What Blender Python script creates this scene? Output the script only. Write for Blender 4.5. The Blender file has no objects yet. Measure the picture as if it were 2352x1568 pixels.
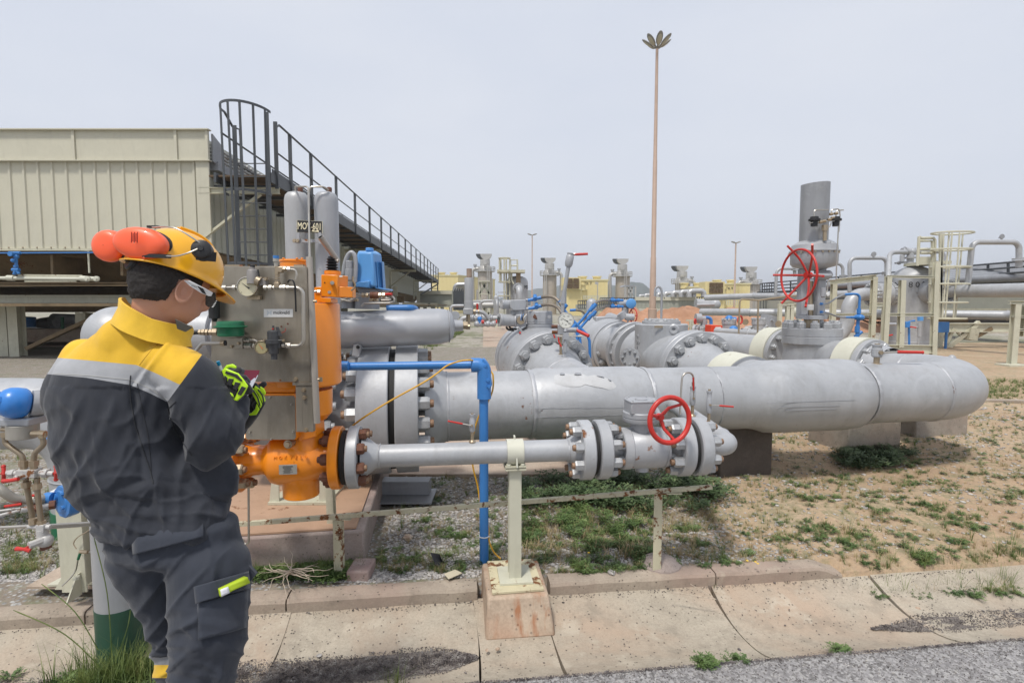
import bpy,bmesh,math,random
import numpy as np
from mathutils import Vector,Matrix,noise
from math import radians,sin,cos,pi,tan,atan2,hypot
random.seed(7)
SC=bpy.context.scene
COL=SC.collection
V=Vector
# camera, sky, sun, exposure
FPX,HOR,EYE=1230.0,700.0,1.5
TH=math.atan((784-HOR)/FPX)
cam_d=bpy.data.cameras.new('camera');cam=bpy.data.objects.new('camera',cam_d);COL.objects.link(cam)
cam_d.sensor_width=36.0;cam_d.lens=FPX/2352*36
cam_d.clip_start=0.05;cam_d.clip_end=6000
cam.location=(0,0,EYE);cam.rotation_euler=(pi/2-TH,0,0)
SC.camera=cam
world=bpy.data.worlds.new('World');SC.world=world;world.use_nodes=True
wn=world.node_tree.nodes;wl=world.node_tree.links;wn.clear()
sky=wn.new('ShaderNodeTexSky');sky.sky_type='NISHITA';sky.sun_disc=False
SUN_EL,SUN_AZ=radians(63),radians(-152)
sky.sun_elevation=SUN_EL;sky.sun_rotation=SUN_AZ
sky.dust_density=4.0;sky.air_density=1.0;sky.altitude=50
mixw=wn.new('ShaderNodeMix');mixw.data_type='RGBA';mixw.inputs[0].default_value=0.90
tcw=wn.new('ShaderNodeTexCoord');nzw=wn.new('ShaderNodeTexNoise');nzw.inputs['Scale'].default_value=1.6;nzw.inputs['Detail'].default_value=5
mpw=wn.new('ShaderNodeMapping');mpw.inputs['Scale'].default_value=(1,1,2.6);wl.new(tcw.outputs['Generated'],mpw.inputs[0]);wl.new(mpw.outputs[0],nzw.inputs['Vector'])
crw=wn.new('ShaderNodeValToRGB');crw.color_ramp.elements[0].position=.32;crw.color_ramp.elements[0].color=(6.75,7.25,8.35,1);crw.color_ramp.elements[1].position=.68;crw.color_ramp.elements[1].color=(7.6,7.95,8.75,1)
wl.new(nzw.outputs['Fac'],crw.inputs[0]);wl.new(crw.outputs[0],mixw.inputs[7])
wl.new(sky.outputs[0],mixw.inputs[6])
bg=wn.new('ShaderNodeBackground');bg.inputs[1].default_value=0.1
wo=wn.new('ShaderNodeOutputWorld')
wl.new(mixw.outputs[2],bg.inputs[0]);wl.new(bg.outputs[0],wo.inputs[0])
sun_d=bpy.data.lights.new('sun','SUN');sun=bpy.data.objects.new('sun',sun_d);COL.objects.link(sun)
sun_d.energy=2.9;sun_d.angle=radians(8);sun_d.color=(1.0,0.955,0.89)
sdir=V((sin(SUN_AZ)*cos(SUN_EL),cos(SUN_AZ)*cos(SUN_EL),sin(SUN_EL)))
sun.rotation_euler=sdir.to_track_quat('Z','Y').to_euler();sun.location=(0,0,30)
SC.view_settings.view_transform='Standard';SC.view_settings.look='None'
SC.view_settings.gamma=1.0;SC.view_settings.use_curve_mapping=False
SC.view_settings.exposure=0.08
SC.render.engine='CYCLES'
SC.cycles.max_bounces=6;SC.cycles.diffuse_bounces=3;SC.cycles.glossy_bounces=3
SC.cycles.volume_bounces=0;SC.cycles.transparent_max_bounces=6
# survey helpers: measured picture points -> places
ST,CT=sin(TH),cos(TH)
def W(u,v,Y):
 a=(u-1176)/FPX;b=(784-v)/FPX
 t=Y/(CT+b*ST)
 return V((a*t,Y,EYE+t*(-ST+b*CT)))
def G(u,v,z=0.0):
 a=(u-1176)/FPX;b=(784-v)/FPX
 t=(z-EYE)/(-ST+b*CT)
 return V((a*t,t*(CT+b*ST),z))
def mk(x0,y0,s):
 k=4096/2352
 return lambda x,y,Y:W((x0+x/s)/k,(y0+y/s)/k,Y)
def mu(x0,y0,s):
 k=4096/2352
 return lambda x,y:((x0+x/s)/k,(y0+y/s)/k)
S={'a':(0,850,1.7418),'b':(0,1700,1.521),'c':(800,950,1.96),'d':(900,1650,1.96),'e':(800,380,2.036),'f':(1700,950,2.614),'g':(2400,950,2.614),'h':(3000,700,1.845),'i':(2100,1400,2.24),'j':(1700,1350,1.568),'k':(2900,1350,1.6505),'l':(0,1400,1.5686),'m':(900,2150,1.68),'n':(2200,2100,1.2405),'o':(0,900,2.614),'p':(1900,950,3.1367),'q':(3100,1200,2.3614)}
F={k:mk(*v)for k,v in S.items()}
UV={k:mu(*v)for k,v in S.items()}
def m_(px,Y):return px*Y/FPX
# mesh builder
def frame(ax):
 ax=V(ax).normalized()
 up=V((0,0,1))if abs(ax.z)<0.95 else V((0,1,0))
 x=up.cross(ax).normalized();y=ax.cross(x)
 return x,y,ax
ORG={}
class M:
 def __init__(s):s.v=[];s.f=[]
 def add(s,vs,fs):
  o=len(s.v);s.v+=[tuple(p)for p in vs];s.f+=[tuple(i+o for i in f)for f in fs];return s
 def lathe(s,o,ax,prof,n=32,cap=True,ph=0.0):
  x,y,z=frame(ax);o=V(o);vs=[];fs=[]
  for h,r in prof:
   for i in range(n):
    a=2*pi*i/n+ph
    vs.append(o+z*h+(x*cos(a)+y*sin(a))*r)
  for k in range(len(prof)-1):
   for i in range(n):
    j=(i+1)%n
    fs.append((k*n+i,k*n+j,(k+1)*n+j,(k+1)*n+i))
  if cap:
   fs.append(tuple(reversed(range(n))));fs.append(tuple((len(prof)-1)*n+i for i in range(n)))
  return s.add(vs,fs)
 def cyl(s,p0,p1,r0,r1=None,n=24,cap=True,ph=0.0):
  p0=V(p0);p1=V(p1);r1=r0 if r1 is None else r1
  return s.lathe(p0,p1-p0,[(0,r0),((p1-p0).length,r1)],n,cap,ph)
 def hexn(s,c,ax,r,h):
  z=V(ax).normalized()
  return s.lathe(V(c),z,[(0,r),(h*.8,r),(h,r*.86)],6)
 def box(s,c,sz,R=None):
  c=V(c);vs=[]
  for k in range(8):
   p=V(((k&1)-.5,((k>>1)&1)-.5,((k>>2)&1)-.5));p=V((p.x*sz[0],p.y*sz[1],p.z*sz[2]))
   vs.append(c+(R@p if R else p))
  return s.add(vs,[(0,2,3,1),(4,5,7,6),(0,1,5,4),(2,6,7,3),(0,4,6,2),(1,3,7,5)])
 def bar(s,p0,p1,w,h,up=(0,0,1)):
  p0=V(p0);p1=V(p1);z=(p1-p0).normalized();up=V(up)
  if abs(z.dot(up))>.98:up=V((0,1,0))
  x=z.cross(up).normalized();y=x.cross(z)
  R=Matrix((x,y,z)).transposed()
  return s.box((p0+p1)/2,(w,h,(p1-p0).length),R)
 def sect(s,p0,p1,pts,up=(0,0,1)):
  """extrude a 2D outline (x across, y along up) from p0 to p1"""
  p0=V(p0);p1=V(p1);z=(p1-p0).normalized();up=V(up)
  if abs(z.dot(up))>.98:up=V((0,1,0))
  x=z.cross(up).normalized();y=x.cross(z);n=len(pts)
  vs=[p+x*a+y*b for p in(p0,p1)for a,b in pts]
  return s.add(vs,[tuple(reversed(range(n))),tuple(range(n,2*n))]+[(i,(i+1)%n,n+(i+1)%n,n+i)for i in range(n)])
 def ibeam(s,p0,p1,w,h,t,up=(0,0,1)):
  a,b,c=w/2,h/2,t/2
  return s.sect(p0,p1,[(-a,-b),(a,-b),(a,-b+t),(c,-b+t),(c,b-t),(a,b-t),(a,b),(-a,b),(-a,b-t),(-c,b-t),(-c,-b+t),(-a,-b+t)],up)
 def ang(s,p0,p1,w,t,up=(0,0,1),fx=1,fy=1):
  return s.sect(p0,p1,[(x*fx,y*fy)for x,y in[(0,0),(w,0),(w,-t),(t,-t),(t,-w),(0,-w)]],up)
 def tube(s,pts,r,n=12,closed=False,cap=True):
  pts=[V(p)for p in pts];N=len(pts);rs=r if isinstance(r,(list,tuple))else[r]*N
  T=[]
  for i in range(N):
   a=pts[(i-1)%N]if(closed or i>0)else pts[i];b=pts[(i+1)%N]if(closed or i<N-1)else pts[i]
   T.append((b-a).normalized())
  x,y,z=frame(T[0]);vs=[];fs=[]
  for i in range(N):
   if i:
    q=T[i-1].rotation_difference(T[i]);x=q@x;x=(x-T[i]*x.dot(T[i])).normalized()
   y=T[i].cross(x)
   for k in range(n):
    a=2*pi*k/n;vs.append(pts[i]+(x*cos(a)+y*sin(a))*rs[i])
  for i in range(N if closed else N-1):
   for k in range(n):
    l=(k+1)%n;i2=(i+1)%N
    fs.append((i*n+k,i*n+l,i2*n+l,i2*n+k))
  if cap and not closed:
   fs.append(tuple(reversed(range(n))));fs.append(tuple((N-1)*n+k for k in range(n)))
  return s.add(vs,fs)
 def tor(s,c,ax,R,r,n=48,m=10,a0=0,a1=2*pi):
  x,y,z=frame(ax);c=V(c);full=abs(a1-a0-2*pi)<1e-6
  N=n if full else n+1
  return s.tube([c+(x*cos(a0+(a1-a0)*i/n)+y*sin(a0+(a1-a0)*i/n))*R for i in range(N)],r,m,closed=full)
 def sph(s,c,r,n=20,m=12,R=None):
  r=V((r,r,r))if isinstance(r,(int,float))else V(r);c=V(c);vs=[];fs=[]
  for j in range(m+1):
   t=pi*j/m
   for i in range(n):
    p=V((r.x*sin(t)*cos(2*pi*i/n),r.y*sin(t)*sin(2*pi*i/n),r.z*cos(t)))
    vs.append(c+(R@p if R else p))
  for j in range(m):
   for i in range(n):
    k=(i+1)%n;fs.append((j*n+i,(j+1)*n+i,(j+1)*n+k,j*n+k))
  return s.add(vs,fs)
 def prism(s,pts,vec):
  pts=[V(p)for p in pts];n=len(pts);vec=V(vec)
  return s.add(pts+[p+vec for p in pts],[tuple(reversed(range(n))),tuple(range(n,2*n))]+[(i,(i+1)%n,n+(i+1)%n,n+i)for i in range(n)])
 def quad(s,a,b,c,d):return s.add([a,b,c,d],[(0,1,2,3)])
 def mesh(s,name,mat,org=None,smooth=38,clean=True):
  me=bpy.data.meshes.new(name)
  o=org or V((0,0,0))
  me.from_pydata([(p[0]-o[0],p[1]-o[1],p[2]-o[2])for p in s.v],[],s.f)
  if clean:
   bm=bmesh.new();bm.from_mesh(me)
   bmesh.ops.remove_doubles(bm,verts=bm.verts,dist=1e-6)
   bmesh.ops.recalc_face_normals(bm,faces=bm.faces)
   bm.to_mesh(me);bm.free()
  if mat:me.materials.append(mat)
  if smooth:me.shade_smooth();me.set_sharp_from_angle(angle=radians(smooth))
  return me
 def build(s,name,mat,parent=None,smooth=38,bevel=0,label=None,org=None,clean=True):
  og=ORG.get(parent.name,V((0,0,0)))if parent else(V(org)if org else V((0,0,0)))
  me=s.mesh(name,mat,og,smooth,clean)
  o=bpy.data.objects.new(name,me);COL.objects.link(o)
  if parent:o.parent=parent
  else:o.location=og
  ORG[o.name]=og
  if bevel:
   b=o.modifiers.new('bevel','BEVEL');b.width=bevel;b.segments=2;b.limit_method='ANGLE';b.angle_limit=radians(40)
  if label:o['label']=label
  return o
def tag(o,label,cat,group=None,kind=None):
 o['label']=label;o['category']=cat
 if group:o['group']=group
 if kind:o['kind']=kind
 return o
def thing(name,label,cat,loc=(0,0,0),group=None):
 o=bpy.data.objects.new(name,None);COL.objects.link(o);o.location=loc;o.empty_display_size=.1
 ORG[o.name]=V(loc);return tag(o,label,cat,group)
def struct(o):o['kind']='structure';return o
def dup(o,loc=None,rz=None,label=None,parent=None):
 c=o.copy();COL.objects.link(c)
 if parent:c.parent=parent
 if loc is not None:c.location=loc
 if rz is not None:c.rotation_euler=(0,0,rz)
 if label:c['label']=label
 for ch in list(o.children):dup(ch,parent=c)
 return c
def place(me,name,parent,pos,ax,sc=(1,1,1),spin=0.0):
 """a copy of shared mesh data, its local z along ax"""
 o=bpy.data.objects.new(name,me);COL.objects.link(o)
 og=ORG.get(parent.name,V((0,0,0)))
 x,y,z=frame(ax);R=Matrix((x,y,z)).transposed().to_4x4()
 o.parent=parent
 o.matrix_local=Matrix.Translation(V(pos)-og)@R@Matrix.Rotation(spin,4,'Z')@Matrix.Diagonal((*sc,1))
 ORG[o.name]=og
 return o
def fillet(pts,r,n=8):
 pts=[V(p)for p in pts];out=[pts[0]]
 for i in range(1,len(pts)-1):
  p=pts[i];a=(pts[i-1]-p);b=(pts[i+1]-p);rr=r[i-1]if isinstance(r,(list,tuple))else r
  an=a.angle(b);d=min(rr/max(tan(an/2),.01),a.length*.49,b.length*.49)
  a.normalize();b.normalize();p0=p+a*d;p1=p+b*d
  re=d*tan(an/2);c=p+(a+b).normalized()*(re/sin(an/2))
  v0=p0-c;v1=p1-c;tot=v0.angle(v1)if v0.length>1e-9 else 0
  if tot<1e-4:out.append(p);continue
  axr=v0.cross(v1).normalized()
  for k in range(n+1):out.append(c+Matrix.Rotation(tot*k/n,3,axr)@v0)
 out.append(pts[-1]);return out
def curve(pts,n=8):
 """Catmull-Rom through the points"""
 pts=[V(p)for p in pts];P=[pts[0]]+pts+[pts[-1]];out=[]
 for i in range(1,len(P)-2):
  for k in range(n):
   t=k/n;a,b,c,d=P[i-1],P[i],P[i+1],P[i+2]
   out.append(.5*((2*b)+(-a+c)*t+(2*a-5*b+4*c-d)*t*t+(-a+3*b-3*c+d)*t**3))
 out.append(pts[-1]);return out
# materials
MATS={}
def nodes(name):
 m=bpy.data.materials.new(name);m.use_nodes=True;nt=m.node_tree;nt.nodes.clear()
 out=nt.nodes.new('ShaderNodeOutputMaterial');b=nt.nodes.new('ShaderNodeBsdfPrincipled');nt.links.new(b.outputs[0],out.inputs[0])
 tc=nt.nodes.new('ShaderNodeTexCoord')
 return m,nt,b,tc.outputs['Object']
def nz(nt,co,scale,det=4,rough=.6,w=None,dist=0,vec=None):
 n=nt.nodes.new('ShaderNodeTexNoise');n.inputs['Scale'].default_value=scale;n.inputs['Detail'].default_value=det
 n.inputs['Roughness'].default_value=rough;n.inputs['Distortion'].default_value=dist
 if vec:
  mp=nt.nodes.new('ShaderNodeMapping');mp.inputs['Scale'].default_value=vec;nt.links.new(co,mp.inputs[0]);co=mp.outputs[0]
 nt.links.new(co,n.inputs['Vector']);return n.outputs['Fac']
def ramp(nt,fac,stops):
 r=nt.nodes.new('ShaderNodeValToRGB');e=r.color_ramp.elements
 while len(e)<len(stops):e.new(.5)
 for i,(p,c)in enumerate(stops):e[i].position=p;e[i].color=(*c,1)if hasattr(c,'__len__')else(c,c,c,1)
 nt.links.new(fac,r.inputs[0]);return r.outputs[0]
def mixc(nt,f,a,b,mode='MIX'):
 m=nt.nodes.new('ShaderNodeMix');m.data_type='RGBA';m.blend_type=mode
 for s,x in((0,f),(6,a),(7,b)):
  if hasattr(x,'is_output'):nt.links.new(x,m.inputs[s])
  elif s==0:m.inputs[0].default_value=x
  else:m.inputs[s].default_value=(*x,1)
 return m.outputs[2]
def mathn(nt,op,a,b=0.5):
 m=nt.nodes.new('ShaderNodeMath');m.operation=op
 for s,x in((0,a),(1,b)):
  if hasattr(x,'is_output'):nt.links.new(x,m.inputs[s])
  else:m.inputs[s].default_value=x
 return m.outputs[0]
def bump(nt,b,h,st,dist=.01):
 n=nt.nodes.new('ShaderNodeBump');n.inputs['Strength'].default_value=st;n.inputs['Distance'].default_value=dist
 nt.links.new(h,n.inputs['Height']);nt.links.new(n.outputs[0],b.inputs['Normal'])
RUST=(.16,.055,.018)
def paint(name,c,rough=.45,metal=0.0,var=.10,rust=0.0,bmp=.25,bs=60,spots=30,coat=0,dirt=.25,rs=3.0):
 if name in MATS:return MATS[name]
 m,nt,b,co=nodes(name)
 n1=nz(nt,co,2.2,5,.65)
 lo=tuple(x*(1-var*1.2)for x in c);hi=tuple(min(1,x*(1+var*.8))for x in c)
 col=ramp(nt,n1,[(.3,lo),(.7,hi)])
 if dirt:
  d=ramp(nt,nz(nt,co,9,6,.7,vec=(1,1,.35)),[(.52,0),(.75,dirt)])
  col=mixc(nt,d,col,(c[0]*.45+.03,c[1]*.42+.022,c[2]*.36+.012))
  col=mixc(nt,mathn(nt,'MULTIPLY',ramp(nt,nz(nt,co,5,5,.65,vec=(2.4,2.4,.35)),[(.54,0),(.66,1)]),dirt*.8),col,tuple(x*.62 for x in c))
  col=mixc(nt,mathn(nt,'MULTIPLY',ramp(nt,nz(nt,co,3.3,6,.7,dist=.8),[(.56,0),(.62,1)]),dirt*.7),col,tuple(min(1,x*1.3+.03)for x in c))
 ro=mathn(nt,'ADD',mathn(nt,'MULTIPLY',n1,.2),rough-.1)
 if rust:
  r1=nz(nt,co,rs,6,.72);r2=nz(nt,co,spots,3,.5)
  rr=mathn(nt,'ADD',mathn(nt,'MULTIPLY',r1,.75),mathn(nt,'MULTIPLY',r2,.35))
  th=.715-rust*.27
  rf=ramp(nt,rr,[(th,0),(th+.045,1)])
  rc=ramp(nt,nz(nt,co,22,5,.7),[(.3,(.07,.028,.014)),(.6,(.20,.075,.022)),(.8,(.33,.15,.05))])
  col=mixc(nt,rf,col,rc);ro=mathn(nt,'ADD',ro,mathn(nt,'MULTIPLY',rf,.3))
  mt=mathn(nt,'MULTIPLY',mathn(nt,'SUBTRACT',1.0,rf),metal);nt.links.new(mt,b.inputs['Metallic'])
 else:b.inputs['Metallic'].default_value=metal
 nt.links.new(col,b.inputs['Base Color']);nt.links.new(ro,b.inputs['Roughness'])
 b.inputs['Coat Weight'].default_value=coat;b.inputs['Coat Roughness'].default_value=.25
 if bmp:bump(nt,b,nz(nt,co,bs,4,.6),bmp,.002)
 MATS[name]=m;return m
def plain(name,c,rough=.5,metal=0,emit=0,alpha=1):
 if name in MATS:return MATS[name]
 m,nt,b,co=nodes(name);b.inputs['Base Color'].default_value=(*c,1);b.inputs['Roughness'].default_value=rough
 b.inputs['Metallic'].default_value=metal
 if alpha<1:b.inputs['Alpha'].default_value=alpha
 MATS[name]=m;return m
GREY=paint('grey_paint',(.405,.415,.43),.46,.2,.12,.035,.5,40,dirt=.26,rs=2.2)
GREYR=paint('grey_paint_worn',(.38,.39,.41),.45,.2,.10,.16,.4,50,dirt=.3)
GREYD=paint('grey_paint_dull',(.30,.31,.33),.5,.2,.10,.10,.4,50,dirt=.3)
NUTG=paint('grey_nut',(.40,.41,.42),.42,.3,.12,.13,.2,80,dirt=.3,rs=9)
NUTR=paint('rusty_nut',(.16,.07,.045),.7,.2,.3,.5,.4,80)
STUD=paint('rusty_stud',(.30,.19,.12),.6,.3,.3,.5,.4,80)
ORANGE=paint('orange_paint',(.86,.265,.012),.30,0,.05,.02,.22,28,dirt=.10,coat=.3)
BLUE=paint('blue_paint',(.045,.20,.52),.38,0,.10,0,.3,70,dirt=.15)
BLUEL=paint('blue_cover',(.10,.30,.62),.38,0,.06,0,.15,60,dirt=.1)
CREAM=paint('cream_paint',(.55,.54,.43),.5,0,.08,.13,.3,60,dirt=.25)
CREAMR=paint('cream_paint_rusting',(.53,.51,.39),.55,0,.08,.22,.4,60,dirt=.35,rs=7)
RAILM=paint('rusty_rail',(.50,.47,.34),.6,0,.1,.52,.5,70,dirt=.4,rs=16)
CREAMC=paint('cream_paint_clean',(.58,.575,.48),.5,0,.06,.03,.2,60,dirt=.12)
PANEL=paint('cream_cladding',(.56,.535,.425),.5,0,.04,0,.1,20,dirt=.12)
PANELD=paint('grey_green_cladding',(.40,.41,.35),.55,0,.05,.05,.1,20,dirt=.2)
YELLB=paint('yellow_cladding',(.72,.61,.31),.6,0,.04,0,.1,10,dirt=.1)
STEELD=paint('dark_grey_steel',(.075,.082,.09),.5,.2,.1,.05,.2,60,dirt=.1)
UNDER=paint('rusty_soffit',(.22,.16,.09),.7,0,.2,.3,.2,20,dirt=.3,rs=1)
INOX=paint('stainless_sheet',(.35,.315,.26),.36,.65,.20,.10,.15,130,dirt=.5)
TUBE=paint('stainless_tube',(.50,.47,.42),.3,.85,.08,0,.1,100,dirt=.15)
BRASS=paint('worn_fitting',(.42,.34,.24),.38,.7,.15,.12,.2,90,dirt=.3)
RED=paint('red_paint',(.52,.028,.02),.4,0,.1,.05,.3,60,dirt=.15)
GREEN=paint('green_paint',(.010,.14,.065),.4,0,.1,0,.2,60,dirt=.15)
BLACK=paint('black_rubber',(.018,.018,.02),.5,0,.1,0,.2,80,dirt=.1)
BLKP=plain('black_print',(.02,.02,.022),.6)
WHITE=paint('white_enamel',(.74,.74,.72),.4,0,.03,0,.05,50,dirt=.06)
YCAB=paint('yellow_cable',(.62,.33,.02),.5,0,.1,0,.2,90,dirt=.2)
HOSE=paint('braided_hose',(.24,.205,.165),.45,.5,.15,0,.6,220,dirt=.3)
ALU=paint('weathered_stack',(.46,.45,.43),.45,.3,.08,.04,.1,4,dirt=.3,rs=.5)
ALUT=paint('stack_tan',(.44,.395,.345),.55,.1,.08,.04,.1,4,dirt=.3,rs=.5)
MAST=paint('mast_paint',(.44,.32,.25),.5,0,.06,.03,.1,10,dirt=.2)
GLASS=plain('gauge_face',(.66,.66,.60),.25)
def ring_nuts(parent,c,ax,R,n,r,h,mat=None,ph=0.0,stud=None,name='nut',sl=.35,smat=None,skip=None):
 """n hex nuts on a bolt circle, on the side of c that ax points to"""
 mat=mat or NUTG;x,y,z=frame(ax);c=V(c)
 key=('nut',mat.name,(smat or mat).name)
 if key not in MATS:
  mb=M().hexn((0,0,0),(0,0,1),1,1);me=mb.mesh('nut',mat,smooth=20)
  st=M().lathe((0,0,1.0),(0,0,1),[(-.05,.58),(sl*.8,.58),(sl,.50)],12)
  bm=bmesh.new();bm.from_mesh(me);k=len(bm.faces);vs=[bm.verts.new(p)for p in st.v]
  for f in st.f:
   ff=bm.faces.new([vs[i]for i in f]);ff.material_index=1;ff.smooth=len(f)==4
  bm.to_mesh(me);bm.free();me.materials.append(smat or mat)
  MATS[key]=me
 for i in range(n):
  a=2*pi*i/n+ph
  if skip and skip(a):continue
  place(MATS[key],name,parent,c+(x*cos(a)+y*sin(a))*R,z,(r,r,h*(1+.12*(random.random()-.5))),random.random()*1.05)
def flange(parent,c,ax,R,th,n=0,br=0,nr=0,nh=0,side=1,mat=None,nmat=None,smat=None,ph=0.0,seg=64,name='flange',hub=None,skip=None,sides=None):
 """disc centred on c; nuts on side(s)"""
 mat=mat or GREY;z=V(ax).normalized();c=V(c);b=min(.006,th*.1)
 o=M().lathe(c-z*th/2,z,[(0,R-b),(b,R),(th-b,R),(th,R-b)],seg).build(name,mat,parent)
 for sd in(sides or[side]):
  if n:ring_nuts(o,c+z*sd*th/2,z*sd,br,n,nr,nh,nmat,ph,smat=smat,skip=skip)
 return o
def text(s,name,mat,parent,c,xdir,ydir,h,depth=.001,align='CENTER',bold=0,sx=1):
 cu=bpy.data.curves.new(name,'FONT');cu.body=s;cu.size=h/.72;cu.align_x=align;cu.align_y='CENTER';cu.extrude=depth/2;cu.offset=bold*h
 cu.resolution_u=2
 t=bpy.data.objects.new(name,cu);COL.objects.link(t)
 dg=bpy.context.evaluated_depsgraph_get();me=bpy.data.meshes.new_from_object(t.evaluated_get(dg))
 bpy.data.objects.remove(t)
 me.materials.clear();me.materials.append(mat);me.name=name
 o=bpy.data.objects.new(name,me);COL.objects.link(o);o.parent=parent
 og=ORG[parent.name];x=V(xdir).normalized();y=V(ydir);y=(y-x*y.dot(x)).normalized();z=x.cross(y)
 o.matrix_local=Matrix.Translation(V(c)-og)@Matrix((x,y,z)).transposed().to_4x4()@Matrix.Diagonal((sx,1,1,1));ORG[o.name]=og
 return o
# ground, road, drain channel, kerb, plants
EA=radians(6.6);EX=V((cos(EA),sin(EA),0));EN=V((-sin(EA),cos(EA),0))
def E(s,w,z=0.0):return EX*s+EN*w+V((0,0,z))
def sw(x,y):return x*EX.x+y*EX.y,x*EN.x+y*EN.y
def smooth(a,b,x):
 t=min(1,max(0,(x-a)/(b-a)));return t*t*(3-2*t)
def nf(x,y,s,o=3):return noise.fractal(V((x*s,y*s,3.7)),1.0,2.0,o)
S_KE=sw(*G(1948,1310,.03)[:2])[0]
def hz(x,y):
 s,w=sw(x,y)
 if w<(2.785 if s<S_KE else 2.694):return-.09
 k=smooth(2.70,3.0,w)*(1-smooth(9,14,y)*.7)
 h=.028+k*(.022*nf(x,y,1.1)+.010*nf(x,y,6))
 h+=.10*smooth(1.3,2.6,s)*smooth(2.72,3.6,w)*(1-smooth(4.5,7.5,y))*(.6+.5*nf(x,y,.8))
 if s>2.15:h-=.04*(1-smooth(2.68,2.8,w))
 return h
def grid_mesh(name,xs,ys,zf,mat,mapf=lambda a,b:(a,b)):
 vs=[];fs=[];n=len(xs)
 for b in ys:
  for a in xs:
   x,y=mapf(a,b);vs.append((x,y,zf(x,y)))
 for j in range(len(ys)-1):
  for i in range(n-1):fs.append((j*n+i,j*n+i+1,(j+1)*n+i+1,(j+1)*n+i))
 me=bpy.data.meshes.new(name);me.from_pydata(vs,[],fs);me.shade_smooth();me.materials.append(mat)
 o=bpy.data.objects.new(name,me);COL.objects.link(o);return struct(o)
def lin(a,b,n):return[a+(b-a)*i/(n-1)for i in range(n)]
# soil: sand on the right, grey crushed stone and silt on the left
def soil_mat():
 m,nt,b,co=nodes('soil')
 sep=nt.nodes.new('ShaderNodeSeparateXYZ');nt.links.new(co,sep.inputs[0])
 n0=nz(nt,co,.7,4,.6);n1=nz(nt,co,3.5,6,.7);n2=nz(nt,co,45,5,.75);n3=nz(nt,co,14,5,.7)
 sand=ramp(nt,mathn(nt,'ADD',mathn(nt,'MULTIPLY',n0,.5),mathn(nt,'MULTIPLY',n1,.5)),[(.36,(.37,.245,.15)),(.5,(.45,.325,.205)),(.64,(.52,.41,.285))])
 sand=mixc(nt,ramp(nt,n2,[(.35,.0),(.7,.55)]),sand,(.26,.20,.15))
 silt=ramp(nt,n3,[(.3,(.15,.125,.10)),(.55,(.25,.21,.165)),(.75,(.36,.33,.29))])
 vo=nt.nodes.new('ShaderNodeTexVoronoi');vo.inputs['Scale'].default_value=42;nt.links.new(co,vo.inputs['Vector'])
 peb=mixc(nt,ramp(nt,vo.outputs['Distance'],[(.25,1),(.5,0)]),silt,ramp(nt,nz(nt,co,30,1),[(.35,(.20,.20,.20)),(.65,(.48,.47,.45))]))
 f=mathn(nt,'ADD',sep.outputs[0],mathn(nt,'MULTIPLY',mathn(nt,'SUBTRACT',n0,.5),4.0))
 f=ramp(nt,mathn(nt,'MULTIPLY',f,.25),[(.16,0),(.42,1)])
 col=mixc(nt,f,peb,sand)
 gr=ramp(nt,mathn(nt,'ADD',mathn(nt,'MULTIPLY',n1,.6),mathn(nt,'MULTIPLY',n3,.4)),[(.50,0),(.60,.5)])
 col=mixc(nt,gr,col,(.10,.125,.045))
 nt.links.new(col,b.inputs['Base Color']);b.inputs['Roughness'].default_value=.95
 h=mathn(nt,'ADD',mathn(nt,'MULTIPLY',n2,.5),mathn(nt,'MULTIPLY',vo.outputs['Distance'],-.5))
 bump(nt,b,h,.9,.012)
 return m
SOIL=soil_mat()
def conc(name,a,b_,stain=(.42,.27,.18),pits=.6,sc=1.0,runs=False):
 m,nt,b,co=nodes(name)
 n0=nz(nt,co,1.6*sc,5,.65);n1=nz(nt,co,9*sc,6,.7);n2=nz(nt,co,90*sc,4,.7)
 col=ramp(nt,n0,[(.36,a),(.64,b_)])
 col=mixc(nt,ramp(nt,n2,[(.4,0),(.72,.42)]),col,tuple(x*.5 for x in a))
 col=mixc(nt,ramp(nt,nz(nt,co,1.1*sc,4,.6,dist=.6),[(.46,0),(.66,.65)]),col,stain)
 col=mixc(nt,ramp(nt,n1,[(.47,0),(.66,.5)]),col,tuple(x*.55 for x in a));col=mixc(nt,ramp(nt,nz(nt,co,4.5*sc,5,.7),[(.56,0),(.66,.45)]),col,tuple(min(1,x*1.35)for x in b_))
 vo=nt.nodes.new('ShaderNodeTexVoronoi');vo.inputs['Scale'].default_value=38*sc;nt.links.new(co,vo.inputs['Vector'])
 pt=mathn(nt,'MULTIPLY',ramp(nt,vo.outputs['Distance'],[(.13,1),(.2,0)]),ramp(nt,n1,[(.47,0),(.52,pits)]))
 col=mixc(nt,pt,col,(.06,.05,.04))
 if runs:col=mixc(nt,mathn(nt,'MULTIPLY',ramp(nt,nz(nt,co,13,4,.6,vec=(1,1,.10)),[(.50,0),(.62,.75)]),ramp(nt,nz(nt,co,3.5,2),[(.42,0),(.6,1)])),col,(.33,.11,.03))
 nt.links.new(col,b.inputs['Base Color']);b.inputs['Roughness'].default_value=.9
 h=mathn(nt,'ADD',mathn(nt,'MULTIPLY',n2,.3),mathn(nt,'SUBTRACT',n1,pt));bump(nt,b,h,.35,.004)
 return m
CHAN=conc('channel_concrete',(.36,.31,.245),(.45,.40,.32),(.42,.30,.215),.85)
KERB=conc('kerb_concrete',(.33,.275,.22),(.42,.355,.28),(.34,.24,.195),.8)
CONC=conc('slab_concrete',(.42,.33,.25),(.50,.41,.33),(.42,.28,.21),.4)
PADC=conc('pad_concrete',(.30,.24,.21),(.36,.30,.27),(.34,.215,.20))
BLOCK=conc('block_concrete',(.30,.27,.23),(.38,.34,.29),(.34,.26,.21))
GREYG=None
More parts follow.
